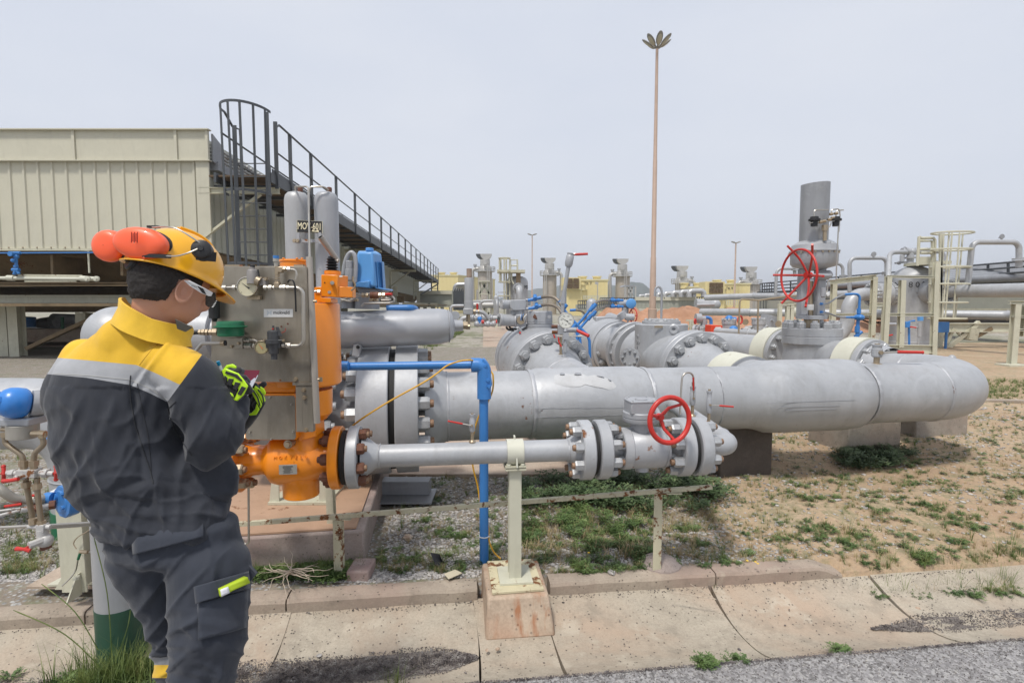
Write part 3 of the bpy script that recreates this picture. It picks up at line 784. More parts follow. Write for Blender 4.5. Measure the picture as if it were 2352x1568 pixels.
seg(1625,1722,PR);weld(main,PP(1728),PD,PR+.004,w=.034)
seg(1724,1962,0,prof=lambda L:[(-.08,PR),(.0,PR+.008),(.10,PR+.04),(.2,PR+.045),(L-.16,PR+.045),(L-.05,PR+.035),(L,PR)],name='tee')
weld(main,PP(1966),PD,PR+.010,w=.034)
S0=PA+PD*(t_at(1960));S1=PP(2128);RB=.70;BA=radians(100)
tS1=(S1-S0).length
pts=[S0];C0=S1+PN*RB
for k in range(41):
 a=BA*k/40;pts.append(C0+Matrix.Rotation(a,3,'Z')@(-PN*RB))
dE=Matrix.Rotation(BA,3,'Z')@PD;E0=pts[-1];pts.append(E0+dE*.42)
M().tube(pts,PR,72,cap=False).build('bend',GREY,main,30)
weld(main,PP(2128),PD,PR+.002,w=.03);weld(main,E0,dE,PR+.002,w=.03)
E1=E0+dE*.42
def on_pipe(u0,v0,r=None):
 """point of the pipe surface seen in survey direction (u0, v0)"""
 r=r or PR;o=V((0,0,EYE));d=(W(u0,v0,4)-o).normalized();w=o-PA
 dp=d-PD*d.dot(PD);wp=w-PD*w.dot(PD);a=dp.dot(dp);b=2*dp.dot(wp);c=wp.dot(wp)-r*r
 D=b*b-4*a*c
 return o+d*((-b-math.sqrt(max(D,0)))/(2*a))
PATCH=paint('filler_patch',(.47,.475,.48),.6,0,.06,0,.8,35,dirt=.25)
ui=UV['i']
def skin(pts2,name,mat,r,th=.002,parent=main):
 mb=M();c=V((0,0,0));P=[on_pipe(*ui(x,y),r+th)for x,y in pts2];N=len(P)
 cx=sum(x for x,y in pts2)/N;cy=sum(y for x,y in pts2)/N;vs=[];K=7
 for k in range(K):
  f=1-k/K
  for x,y in pts2:vs.append(on_pipe(*ui(cx+(x-cx)*f,cy+(y-cy)*f),r+th*(1.0 if k else .1)))
 vs.append(on_pipe(*ui(cx,cy),r+th));fs=[(k*N+i,k*N+(i+1)%N,(k+1)*N+(i+1)%N,(k+1)*N+i)for k in range(K-1)for i in range(N)]
 fs+=[((K-1)*N+i,(K-1)*N+(i+1)%N,len(vs)-1)for i in range(N)]
 return mb.add(vs,fs).build(name,mat,parent,60,clean=False)
skin([(265,225),(300,215),(350,205),(400,216),(470,205),(520,215),(560,232),(620,222),(690,236),(750,258),(790,285),(820,325),(800,345),(760,358),(710,345),(640,335),(590,322),(540,310),(500,330),(430,336),(350,325),(290,305),(262,290),(258,250)],'paint_patch',PATCH,PR+.018,.004)
for q in([(310,216),(322,200),(352,206),(358,218),(333,221)],[(440,217),(455,199),(498,203),(508,219),(470,222)],[(745,256),(770,262),(775,274),(757,272)],[(640,226),(700,236),(712,244),(672,236)]):
 skin(q,'paint_flake',GREYD,PR+.022,.007)
for(x0,y0,x1,y1)in((90,522,880,516),(90,602,380,594),(380,596,870,580)):
 mb=M().tube([on_pipe(*ui(x0+(x1-x0)*i/24,y0+(y1-y0)*i/24+2*sin(i)),PR+.018)for i in range(25)],.0022,5);mb.build('paint_crack',GREYD,main)
uk=UV['k']
for(x0,y0,x1,y1)in((280,432,860,412),(300,462,760,450),(400,482,740,470)):
 M().tube([on_pipe(*uk(x0+(x1-x0)*i/20,y0+(y1-y0)*i/20),PR+.0455)for i in range(21)],.0022,5).build('paint_crack',GREYD,main)
FR=m_(149,3.82)
fl=flange(main,PP(866),PD,FR,.205,18,FR-.075,.047,.075,side=-1,nmat=NUTG,smat=STUD,ph=.1)
fl=flange(main,PP(937),PD,FR,.155,18,FR-.075,.047,.075,side=1,nmat=NUTG,smat=STUD,ph=.1)
M().cyl(PP(890),PP(925),FR-.03,n=64).build('gasket',plain('gasket_black',(.012,.012,.012),.7),main)
M().cyl(PP(770),PP(840),.30,n=48).build('spool',GREYD,main)
flange(main,PP(728),PD,FR,.17,18,FR-.075,.047,.075,side=1,nmat=NUTG,smat=NUTG,ph=.1)
M().lathe(PP(560),PD,[(0,.26),(.15,.30),(.35,.33),(.5,.33)],48).build('hub',GREYD,main)
o=M().prism([F['c'](1190,925,3.62),F['c'](1205,838,3.62),F['c'](1235,832,3.62),F['c'](1262,850,3.62),F['c'](1245,935,3.62)],(.0,.03,0)).build('lifting_lug',GREY,main)
M().cyl(F['c'](1238,858,3.60),F['c'](1238,858,3.66),.012).build('lug_hole',plain('gasket_black',(0,0,0)),main)
def block(u0,u1,vb,ztop,depth,mat,label,Yo=0,tw=1.0):
 a=G(u0,vb,.03);b=G(u1,vb,.03);y=(a.y+b.y)/2+Yo
 c=V(((a.x+b.x)/2,y,0));w=(b.x-a.x);sx=V((PD.x,PD.y,0))
 q=[c-sx*w/2,c+sx*w/2,c+sx*w/2+PN*depth,c-sx*w/2+PN*depth]
 mb=M();mb.add([p+V((0,0,-.05))for p in q]+[(p-c)*tw+c+V((0,0,ztop))for p in q],[(3,2,1,0),(4,5,6,7),(0,1,5,4),(1,2,6,5),(2,3,7,6),(3,0,4,7)])
 return tag(mb.build('support_block',mat,bevel=.012),label,'concrete block')
DARKC=conc('weathered_block',(.075,.062,.055),(.115,.095,.08),(.09,.07,.055),.3)
block(1648,1778,1104,.49,.60,DARKC,'dark weathered concrete block carrying the pipeline behind the valve elbow')
block(1905,2035,1032,.42,.55,BLOCK,'light concrete block under the pipeline with weeds growing in front',-.25)
block(2078,2215,1000,.30,.45,BLOCK,'low pinkish concrete block under the far pipe bend',-.1)
tag(M().box(PP(915)+V((0,.05,-.68)),(.5,.3,.012)).box(PP(925)+V((0,.1,-.62)),(.36,.12,.10)).build('pipe_shoe',GREYD),'flat dark steel shoe on the ground below the big flange','pipe support')
# bypass line
QC=W(1182,1037,2.68);QR=.0555
def tq(u):
 lo,hi=-4.,4.
 for _ in range(40):
  t=(lo+hi)/2;p=QC+EX*t;uu=1176+FPX*p.x/(p.y*CT+(EYE-p.z)*ST)
  if uu<u:lo=t
  else:hi=t
 return lo
def Q(u):return QC+EX*tq(u)
byp=thing('bypass_pipe','thin grey bypass pipe in front of the pipeline with an elbow at its right end','pipe',Q(1000))
def qlathe(u0,prof,name,mat,parent,n=40,**k):
 return M().lathe(Q(u0),EX,prof,n,cap=False).build(name,mat,parent,**k)
M().cyl(Q(872),Q(1303),QR,n=40,cap=False).build('pipe',GREY,byp)
L=(Q(872)-Q(834)).length
qlathe(834,[(0,.098),(.02,.092),(L*.8,QR+.004),(L,QR+.001)],'hub',GREY,byp)
weld(byp,Q(872),EX,QR,w=.010);weld(byp,Q(1303),EX,QR,w=.010)
R1=.152
flange(byp,Q(816),EX,R1,.052,8,.118,.0265,.036,1,GREY,NUTR,STUD,ph=.2,seg=56)
L=(Q(1325)-Q(1303)).length
qlathe(1303,[(0,QR),(L*.9,.085),(L+.01,.09)],'hub',GREY,byp)
flange(byp,Q(1341),EX,R1,.062,8,.118,.027,.042,-1,GREY,NUTG,STUD,ph=.35,seg=56)
ec=Q(1676);bs=PP(1528)
bs.z=QC.z
M().tube(fillet([Q(1612),ec,bs],.075,14),QR,36,cap=False).build('elbow',GREY,byp)
dB=(bs-ec).normalized();pj=bs-dB*.26
M().lathe(pj-dB*.0,dB,[(0,QR),(.02,QR+.012),(.09,QR+.02),(.16,QR+.04)],36,cap=False).build('branch_collar',GREY,byp)
weld(byp,pj,dB,QR+.004,w=.012);weld(byp,ec+dB*.14,dB,QR,w=.008)
flange(byp,Q(1600),EX,R1,.062,8,.118,.027,.042,1,GREY,NUTG,STUD,ph=.35,seg=56)
M().cyl(Q(1579),Q(1584),R1-.02,n=40).build('gasket',MATS['gasket_black'],byp)
M().cyl(Q(1612),Q(1624),.080,.058,n=36,cap=False).build('hub',GREY,byp)
bv=thing('gear_valve','grey flanged ball valve with gearbox and red handwheel on the bypass pipe','valve',Q(1475))
flange(bv,Q(1379),EX,R1,.062,8,.118,.027,.045,1,GREY,NUTG,STUD,ph=.35,seg=56)
M().cyl(Q(1357),Q(1362),R1-.02,n=40).build('gasket',MATS['gasket_black'],bv)
M().cyl(Q(1392),Q(1425),.062,n=36,cap=False).build('neck',GREY,bv)
flange(bv,Q(1434),EX,.108,.05,8,.083,.017,.028,-1,GREY,NUTG,NUTG,ph=.35,seg=48)
L=(Q(1520)-Q(1444)).length
M().lathe(Q(1444),EX,[(0,.102),(.004,.105),(L*.93,.105),(L*.935,.100),(L,.100),(L+.006,.09)],56).build('body',GREYR,bv)
flange(bv,Q(1522),EX,.104,.014,8,.083,.017,.026,1,GREY,NUTG,NUTG,ph=.35,seg=48)
M().lathe(Q(1524),EX,[(0,.07),(.025,.055),(.05,.07),(.065,.09)],36).build('neck',GREY,bv)
flange(bv,Q(1562),EX,R1,.062,8,.118,.027,.045,-1,GREY,NUTG,STUD,ph=.35,seg=56)
M().cyl(Q(1475)-V((0,0,.095)),Q(1475)-V((0,0,.122)),.035,n=24).build('drain_boss',GREYR,bv)
gb=Q(1470)
M().cyl(gb+V((0,0,.09)),gb+V((0,0,.145)),.054,n=36).build('stem_collar',GREYR,bv)
M().lathe(gb+V((0,0,.140)),(0,0,1),[(0,.088),(.004,.091),(.022,.091),(.024,.086),(.027,.091),(.05,.091),(.054,.087)],48).build('mounting_flange',GREYR,bv)
mb=M();hx=[(-.075,-.07),(.05,-.07),(.085,-.03),(.085,.045),(.06,.07),(-.05,.075),(-.078,.03)]
mb.prism([gb+EX*a+EN*b+V((0,0,.19))for a,b in hx],(0,0,.060)).build('gearbox',GREYR,bv,bevel=.006)
M().prism([gb+EX*a*1.03+EN*b*1.03+V((0,0,.248))for a,b in hx],(0,0,.008)).build('gearbox_lid',GREYR,bv,bevel=.002)
M().lathe(gb+V((0,-.005,.256)),(0,0,1),[(0,.032),(.004,.032),(.006,.029)],24).build('cap',GREYR,bv)
for a,b in hx:M().hexn(gb+EX*a*.86+EN*b*.86+V((0,0,.256)),(0,0,1),.005,.005).build('nut',NUTG,bv)
wc=F['i'](1297,626,2.52);wax=V((.30,-.95,.05)).normalized();hub=wc-wax*.045+V((-.022,0,.008))
M().tube([gb+V((.07,-.03,.215)),hub],.013,12).build('stem',GREYR,bv)
hw=M().tor(wc,wax,.108,.0125,56,12);hw=hw.build('handwheel',RED,bv)
x,y,z=frame(wax)
M().lathe(hub-wax*.012,wax,[(0,.018),(.02,.018),(.03,.014)],20).build('hub',RED,hw)
for k in range(3):
 a=radians(165+120*k);M().tube([hub,hub+(x*cos(a)+y*sin(a))*.06+wax*.012,wc+(x*cos(a)+y*sin(a))*.104],[.010,.008,.0075],8).build('spoke',RED,hw)
sp=thing('pipe_post','cream steel post with a clamp holding up the bypass pipe','pipe support',(Q(1182).x,2.68,.1))
sb=Q(1182);zt=sb.z-QR-.028
M().ibeam((sb.x,sb.y,.108),(sb.x,sb.y,zt),.062,.07,.007,up=EN).build('post',CREAM,sp,bevel=.001)
UW=V((0,0,1));cw=.042
M().lathe(sb-EX*cw,EX,[(0,QR+.001),(0,QR+.010),(2*cw,QR+.010),(2*cw,QR+.001)],40,cap=False).build('clamp_band',CREAMC,sp)
M().box(sb-V((0,0,QR+.008)),(.105,.115,.009),Matrix.Rotation(EA,3,'Z')).box(sb-V((0,0,QR+.022)),(.105,.115,.009),Matrix.Rotation(EA,3,'Z')).build('clamp_plate',CREAMR,sp,bevel=.001)
for s_ in(-1,1):
 M().prism([sb+EN*s_*-.045+V((0,0,-QR)),sb-EN*s_*.078+V((0,0,-QR-.004)),sb-EN*s_*.060+V((0,0,-.005)),sb-EN*s_*.058+V((0,0,.01))],EX*.007).build('rib',CREAMC,sp)
 for q in(-.035,.035):M().hexn(sb+EX*q-EN*s_*.045-V((0,0,QR+.003)),(0,0,1),.013,.010).build('nut',CREAM,sp)
M().prism([sb-EN*.004+V((-.004,0,QR+.008)),sb+EN*.02+V((-.004,0,QR+.008)),sb+EN*.02+V((-.004,0,QR+.026)),sb-EN*.004+V((-.004,0,QR+.022))],EX*.008).build('rib',CREAMC,sp)
M().box((sb.x,sb.y+.008,.104),(.168,.178,.012),Matrix.Rotation(EA,3,'Z')).build('base_plate',CREAM,sp,bevel=.001)
ped=thing('pedestal','square concrete pedestal with rust stained steel plate standing in the drain channel','pedestal',(sb.x,2.65,-.08))
RSTEEL=paint('rust_stained_plate',(.60,.54,.36),.6,0,.12,.55,.4,40,dirt=.4,rs=7)
PEDC=conc('pedestal_concrete',(.44,.33,.24),(.52,.42,.32),(.44,.215,.13),.6,.8,runs=True)
tp=[E(-.150,2.50,.084),E(.150,2.50,.084),E(.155,2.86,.084),E(-.155,2.86,.084)]
bt=[E(-.165,2.445,-.10),E(.175,2.445,-.10),E(.17,2.92,-.10),E(-.17,2.92,-.10)]
sx=0;sx0=(sb.x+EX.y*2.66)/EX.x
for q_ in tp+bt:q_+=EX*sx0
M().add([p+V((sx+.0,0,0))for p in bt+tp],[(3,2,1,0),(4,5,6,7),(0,1,5,4),(1,2,6,5),(2,3,7,6),(3,0,4,7)]).build('plinth',PEDC,ped,bevel=.012)
M().prism([p+EX*sx0 for p in(E(-.126,2.522,.0865),E(.130,2.528,.0865),E(.126,2.85,.0865),E(-.128,2.85,.0865))],(0,0,.011)).build('steel_plate',RSTEEL,ped,bevel=.001)
rail=thing('angle_iron_rail','low rusting angle iron rail on cream posts between kerb and pipes','rail',(0,2.8,0))
ra=F['d'](40,868,2.74);rm=W(785,1187,2.765);rb=F['i'](1680,1212,2.86)
M().ang(ra+V((0,0,.0)),rb,.022,.004,fy=1,fx=-1).build('angle_iron',RAILM,rail)
pbase=G(785,1338,.03);
M().ang((rm.x-.012,2.79,.02),(rm.x-.012,2.79,rm.z-.012),.045,.005,up=(0,1,0),fy=-1).box((rm.x,2.79,rm.z-.015),(.09,.05,.006)).build('post',RAILM,rail)
pr_=F['i'](1270,1280,2.85)
M().ang((pr_.x-.02,2.86,.03),(pr_.x-.02,2.86,pr_.z),.045,.005,up=(0,1,0),fy=-1).box((pr_.x+.02,2.86,pr_.z),(.12,.05,.006)).build('post',RAILM,rail)
mb=M();c=G(1533,1303,.03)
mb.lathe((pr_.x,2.96,-.02),(0,0,1),[(0,.14),(.06,.12),(.085,.07),(.09,.01)],14).build('concrete_footing',PADC,rail)
M().box((rm.x+.08,2.83,.04),(.12,.16,.10)).build('concrete_footing',PADC,rail,bevel=.01)
# small lever ball valves
def ball_valve(name,label,p,h,r,ld,ll,mat=None,lcol=None,tilt=None,plug=True,lz=.62,lift=0.0,group=None):
 t=thing(name,label,'valve',p,group);up=V(tilt or(0,0,1)).normalized();p=V(p);mat=mat or GREYR
 M().cyl(p,p+up*h*.40,r*.55,n=16).lathe(p,up,[(0,r*1.25),(h*.05,r*1.1),(h*.09,r*.6)],16).build('nipple',BRASS,t)
 M().lathe(p+up*h*.38,up,[(0,r*.8),(h*.06,r),(h*.40,r),(h*.42,r*.86),(h*.55,r*.86),(h*.56,r*.98),(h*.62,r*.98)],18).build('body',mat,t)
 if plug:M().cyl(p+up*h*.98,p+up*h*1.04,r*.5,n=8).build('plug',BRASS,t)
 q=p+up*h*lz;l=V(ld).normalized()
 side=up.cross(l).normalized()
 if side.y>0:side=-side
 q2=q+side*r*1.15
 M().cyl(q+side*r*.7,q2+side*r*.25,r*.42,n=6).build('stem_nut',BRASS,t)
 m1=q2+l*ll*.38+up*lift;m2=q2+l*ll+up*lift*1.2
 M().tube([q2,q2+l*ll*.2+up*lift*.6,m1],r*.22,6).build('lever',TUBE,t)
 M().tube([m1,m1+l*.01,m2-l*.006,m2],[r*.25,r*.34,r*.30,r*.38],10).build('grip',lcol or RED,t)
 return t
p=Q(1085)+V((0,0,QR));tp_=F['d'](1940,10,2.66)
ball_valve('vent_valve','ball valve with red lever pointing left, on the bypass pipe beside the blue conduit',p,tp_.z-p.z,.0145,F['d'](1745,50,2.64)-F['d'](1930,85,2.64),m_(57,2.65))
p=W(1590,955,3.3);p.z=QC.z+QR-.005
ball_valve('vent_valve','upright ball valve with vertical red lever and a bent steel tube on top',p,.19,.018,(-.05,0,1),.13,mat=GREYR,plug=False)
vt=F['i'](1508,290,3.3);k0=F['i'](1388,575,3.25)
tb=M().tube(fillet([F['i'](1508,345,3.3),F['i'](1512,200,3.3),F['i'](1412,200,3.28),F['i'](1400,330,3.27),k0],.055,10),.0062,10)
o=thing('vent_tube','thin bent stainless tube hooked over the valve with vertical red lever','tube',k0);tb.build('tube',TUBE,o);M().cyl(F['i'](1508,345,3.3),F['i'](1508,285,3.3),.010,n=6).build('tube_nut',TUBE,o)
p=W(1628,962,3.02);p.z=QC.z+QR-.005;hh_=F['i'](1645,362,3.02).z-p.z
ball_valve('vent_valve','ball valve with red lever pointing right, above the elbow of the bypass pipe',p,hh_,.016,F['i'](1840,480,2.98)-F['i'](1650,465,2.98),m_(54,2.98))
p=PP(2010)+V((0,0,PR-.012));hh_=F['h'](935,1250,4.55).z-p.z
ball_valve('vent_valve','grey ball valve with long red lever on top of the pipeline near its right end',p,hh_,.042,(1,.02,-.03),.36,mat=GREY,lift=.01)
# blue conduit, fitting and yellow cable
bc=thing('conduit','bright blue conduit running level then down to the ground behind the bypass pipe','conduit',(-.16,2.95,0))
YB=2.95;c0=W(700,843,3.0);c1=W(1085,837,YB);rB=m_(9.5,YB)
M().cyl(c0,c1,rB,n=20).cyl(F['c'](1090,1006,YB),F['c'](1165,1006,YB),rB*1.18,n=20).build('conduit_run',BLUE,bc)
f0=W(1083,838,YB);f1=W(1108,842,YB);f2=W(1112,915,YB)
M().tube(fillet([f0,W(1112,838,YB),f2],.045,8),[rB*1.75]*6+[rB*1.7]*5,18).build('elbow_fitting',BLUE,bc,bevel=.003)
mb=M().prism([F['f'](600,1262,YB-.03),F['f'](625,1275,YB-.03),F['f'](665,1330,YB-.03),F['f'](700,1540,YB-.03),F['f'](690,1568,YB-.03),F['f'](655,1568,YB-.03),F['f'](640,1400,YB-.03),F['f'](600,1300,YB-.03)],(0,.06,0));mb.build('inspection_cover',BLUE,bc,bevel=.004)
for q in((630,1340),(655,1490),(668,1556)):M().hexn(F['f'](*q,YB-.03),(0,-1,0),.010,.010).build('screw',BLUE,bc)
M().cyl(W(1111,905,YB),G(1112,1300,.0)*0+V((W(1112,1290,YB).x,YB,.0)),m_(10.5,YB),n=20).build('conduit_drop',BLUE,bc)
M().tor(W(1112,1230,YB),(0,0,1),m_(11.5,YB),.003,20,6).build('cable_tie',WHITE,bc)
yc=[F['c'](1195,1475,2.75),F['c'](1290,1405,2.72),F['c'](1490,1280,2.75),F['c'](1740,1142,2.8),F['c'](1850,1070,2.84),F['c'](1940,1002,2.88),F['c'](2040,968,2.90),F['f'](470,1282,2.90),F['f'](560,1290,3.0),F['f'](640,1330,3.03),F['f'](690,1400,3.04),F['j'](427,240,3.03),F['j'](424,330,3.02),F['j'](385,420,3.02),F['j'](335,500,3.02),F['j'](298,640,3.02),F['j'](298,790,3.02),F['j'](330,930,3.02),F['j'](350,1050,3.0),F['j'](395,1180,2.98),F['j'](402,1270,2.94),F['j'](430,1340,2.92),F['j'](475,1386,2.90)]
tag(M().tube(curve(yc,8),.0048,8).build('cable',YCAB),'yellow cable looping over the blue conduit down to the pedestal','cable')
# valves behind the main pipeline
def rc(k,px,Y):return px/S[k][2]/(4096/2352)*Y/FPX
f_=F['f'];g_=F['g'];h_=F['h'];p_=F['p']
# line 1: branch, flange, ball valve with electric actuator
c1=W(1267,855,5.45);c1.z=.80
a0=c1-PN*1.25;a0.z=PZ
v1=thing('ball_valve','big grey flanged ball valve with electric actuator, right behind the pipeline tee','valve',(c1.x,6.0,0))
ax1=(c1-a0).normalized()
br=thing('branch_pipe','short wide grey branch pipe rising out of the tee to the ball valve','pipe',a0)
L=(c1-a0).length
M().lathe(a0,ax1,[(0,.235),(L-.62,.235),(L-.55,.238),(L-.32,.245),(L-.15,.30),(L-.06,.325)],64,cap=False).build('pipe',GREY,br,30)
weld(br,a0+ax1*(L-.60),ax1,.236,w=.014)
flange(br,c1,ax1,.4275,.10,16,.359,.054,.062,-1,GREY,NUTG,NUTG,ph=.19,seg=80)
c1b=c1+ax1*.11
flange(v1,c1b,ax1,.4275,.11,0,seg=80)
M().lathe(c1b,ax1,[(.04,.40),(.2,.42),(.5,.45),(.8,.42),(.98,.38)],48).build('body',GREYR,v1)
c1c=c1+ax1*1.08
flange(v1,c1c,ax1,.43,.16,14,.36,.054,.06,-1,GREYR,NUTG,seg=64)
for q,dy in(((905,1050),.9),((955,1060),.75)):
 b_=f_(q[0],q[1]+55,6.1)
 mb=M().tor(f_(q[0]+35,q[1],6.1+(dy-.8)),(.3,-1,.25),rc('f',42,6.1),.012,24,6);mb.build('lifting_ring',GREY,v1)
YT=6.0
tc=f_(1198,925,YT);Rt=rc('f',148,YT)
zz=lambda y:f_(1198,y,YT).z
M().lathe((tc.x,tc.y,zz(1000)),(0,0,1),[(0,rc('f',115,YT)),(zz(940)-zz(1000),rc('f',112,YT))],32).build('stem_housing',GREYD,v1)
M().lathe((tc.x,tc.y,zz(958)),(0,0,1),[(0,Rt),(zz(930)-zz(958),Rt),(zz(928)-zz(958),Rt*.97),(zz(924)-zz(958),Rt),(zz(902)-zz(958),Rt)],48).build('mounting_flange',GREYR,v1)
M().lathe((tc.x,tc.y,zz(900)),(0,0,1),[(0,rc('f',140,YT)),(zz(872)-zz(900),rc('f',140,YT))],8,ph=pi/8).lathe((tc.x,tc.y,zz(880)),(0,0,1),[(0,rc('f',142,YT)),(zz(775)-zz(880),rc('f',138,YT)),(zz(768)-zz(880),rc('f',128,YT))],8,ph=pi/8).build('gearbox',paint('grey_paint_rusty',(.38,.39,.41),.5,.2,.1,.32,.4,30,dirt=.3,rs=6),v1,bevel=.004)
for q in((1147,828),(1300,830)):M().hexn(f_(*q,YT-Rt*.93),(0,-1,0),.022,.02).build('nut',NUTR if q[0]<1200 else NUTG,v1)
mb=M()
for k in range(10):
 a=k*.628;mb.hexn((tc.x+Rt*.9*cos(a),tc.y+Rt*.9*sin(a),zz(958)-.03),(0,0,1),.014,.028)
mb.build('flange_bolts',NUTG,v1)
act=thing('electric_actuator','grey electric valve actuator with two round housings and open wiring, left of the gearbox','actuator',(tc.x-.5,YT,1))
ya=5.95
M().cyl(f_(800,698,ya-.05),f_(890,700,ya),rc('f',48,ya),n=28).cyl(f_(812,698,ya-.05),f_(824,698,ya-.05),rc('f',52,ya),n=28).build('indicator_housing',GREY,act,bevel=.003)
M().prism([f_(890,652,ya-.08),f_(1052,648,ya-.02),f_(1062,690,ya-.02),f_(1055,758,ya-.02),f_(930,762,ya-.08),f_(888,735,ya-.08)],(0,.19,0)).build('motor_housing',GREY,act,bevel=.008)
text('E.C.','lettering',WHITE,act,f_(800,700,ya-.07)+V((-.008,-.01,0)),(.55,-.83,0),(0,0,1),.028)
M().cyl(f_(930,760,ya+.03),f_(930,800,ya+.03),rc('f',40,ya)).cyl(f_(985,700,ya+.03),f_(985,830,ya+.03),rc('f',55,ya)).build('column',GREY,act)
M().cyl(f_(785,860,ya-.06),f_(935,868,ya),rc('f',62,ya),n=32).cyl(f_(775,860,ya-.07),f_(800,861,ya-.06),rc('f',66,ya),n=32).build('handwheel_housing',GREY,act,bevel=.004)
M().cyl(f_(771,860,ya-.075),f_(778,860,ya-.07),rc('f',32,ya),n=24).build('sight_glass',plain('dark_glass',(.06,.07,.075),.12),act)
M().cyl(f_(935,868,ya),f_(955,868,ya),rc('f',70,ya),n=24).box(f_(1000,865,ya+.05),(rc('f',110,ya),.2,rc('f',130,ya))).build('terminal_box',GREYR,act,bevel=.006)
for k in range(7):
 x=990+random.random()*55;M().tube(curve([f_(x,880,ya-.06),f_(x+random.uniform(-20,20),840,ya-.09),f_(x+random.uniform(-20,25),800,ya-.08)],5),.004,5).build('wire',[BLACK,WHITE,BLUE,BRASS][k%4],act)
M().cyl(f_(1000,865,ya-.055),f_(1003,865,ya-.075),rc('f',42,ya),n=20).build('open_cover',BRASS,act)
M().cyl(f_(1078,685,ya-.02),f_(1098,690,ya-.02),rc('f',20,ya)).cyl(f_(1050,648,ya),f_(1085,658,ya),rc('f',15,ya)).cyl(f_(1050,745,ya),f_(1085,745,ya),rc('f',15,ya)).build('gland',GREY,act)
for k,pts in enumerate(([(850,930),(870,960),(930,970)],[(880,925),(900,950),(960,955)])):
 M().tube(curve([f_(x,y,ya)for x,y in pts],6),.012,8).build('flex_cable',BLACK,act)
def hose(name,label,pts,Y,r,mat=HOSE,cat='hose',k='f',n=8,ribs=False):
 P=curve([F[k](*q[:2],q[2]if len(q)>2 else Y)for q in pts],n);t=thing(name,label,cat,P[0])
 M().tube(P,r,14).build('hose',mat,t)
 if ribs:
  mb=M()
  for i in range(0,len(P)-1,1):mb.tor((P[i]+P[i+1])/2,P[i+1]-P[i],r,r*.12,12,5)
  mb.build('braid_ring',mat,t)
 return t
h1=hose('cable_hose','upper braided cable hose arching from the actuator to the blue conduit',[(1215,625,5.9),(1290,615,5.85),(1360,632,5.8),(1410,680,5.75),(1450,740,5.7)],5.8,rc('f',17,5.8))
h2=hose('cable_hose','lower braided cable hose arching from the actuator to the blue conduit',[(1215,710,5.9),(1290,700,5.85),(1360,715,5.8),(1400,745,5.75),(1430,790,5.7)],5.8,rc('f',17,5.8))
for h,ps in((h1,[(1075,655),(1110,650),(1150,640),(1220,625)]),(h2,[(1080,742),(1120,738),(1165,725),(1220,712)])):
 P=[f_(x,y,5.9)for x,y in ps]
 M().cyl(P[0],P[1],rc('f',15,5.9)).cyl(P[1],P[2],rc('f',19,5.9)).sph(P[2],rc('f',27,5.9),14,8).cyl(P[2],P[3],rc('f',18,5.9)).cyl(P[2]-V((0,.04,0)),P[2]+V((0,.0,.035)),rc('f',20,5.9)).build('blue_fitting',BLUE,h)
bt=thing('blue_conduits','pair of blue conduit tubes slanting down behind the pressure gauge','conduit',f_(1600,900,5.8))
for pts,r in(([(1400,660),(1440,740),(1560,880),(1640,960),(1700,1020),(1720,1080),(1725,1260)],15),([(1420,780),(1500,890),(1580,980),(1620,1050),(1635,1250)],15),([(1760,700),(1720,760),(1650,850),(1570,940)],14),([(1790,770),(1740,810),(1680,880),(1590,980),(1590,1100)],14),([(1440,800),(1480,900),(1510,990)],12)):
 M().tube(fillet([f_(x,y,5.75)for x,y in pts],.08,5),rc('f',r,5.75),12).build('conduit_tube',BLUE,bt)
for q in((1465,720),(1740,745),(1770,715),(1765,795),(1720,835),(1560,925)):
 M().cyl(f_(q[0]-18,q[1]+22,5.75),f_(q[0]+18,q[1]-22,5.75),rc('f',21,5.75),n=14).build('coupling',BLUE,bt)
hose('cable_hose','small braided hose looping down behind the pressure gauge',[(1575,757,6.0),(1640,770,6.0),(1680,820,6.0),(1660,900,6.0),(1610,960,6.0)],6,rc('f',12,6))
M().cyl(f_(1515,760,6),f_(1575,757,6),rc('f',14,6)).build('blue_fitting',BLUE,bt)
h3=hose('cable_hose','upper hose running right from the conduits to the far motor head',[(1760,700,6.6),(1820,665,7),(1880,655,7.4),(1930,655,8)],6.6,rc('f',14,7))
h4=hose('cable_hose','lower hose running right from the conduits to the far motor head',[(1770,780,6.6),(1830,740,7),(1880,722,7.4),(1930,718,8)],6.6,rc('f',14,7))
for h,y in((h3,655),(h4,720)):
 M().cyl(f_(1925,y,8),f_(2070,y+2,8.1),rc('f',13,8)).cyl(f_(1940,y,8),f_(1985,y,8),rc('f',18,8)).cyl(f_(1962,y,8),f_(1962,y-32,8),rc('f',12,8)).cyl(f_(2010,y,8),f_(2035,y,8),rc('f',18,8)).build('blue_fitting',BLUE,h)
YV=5.1
vr=thing('vent_riser','tall leaning grey vent pipe with a lever valve on top, behind the gauge','vent pipe',f_(1425,1260,YV))
M().tube([f_(1420,1250,YV),f_(1418,1100,YV),f_(1430,900,YV),f_(1440,790,YV)],rc('f',14,YV),12).build('riser',BRASS,vr)
M().cyl(f_(1437,790,YV),f_(1442,660,YV),rc('f',19,YV)).cyl(f_(1442,690,YV),f_(1448,618,YV),rc('f',30,YV),n=6).cyl(f_(1444,640,YV),f_(1500,300,YV),rc('f',21,YV)).build('riser',GREYR,vr)
M().lathe(f_(1497,305,YV),f_(1520,185,YV)-f_(1497,305,YV),[(0,rc('f',30,YV)),(.025,rc('f',41,YV)),(.10,rc('f',41,YV)),(.11,rc('f',34,YV)),(.128,rc('f',38,YV)),(.132,rc('f',24,YV)),(.10,rc('f',20,YV))],20,cap=False).build('valve_body',GREYR,vr)
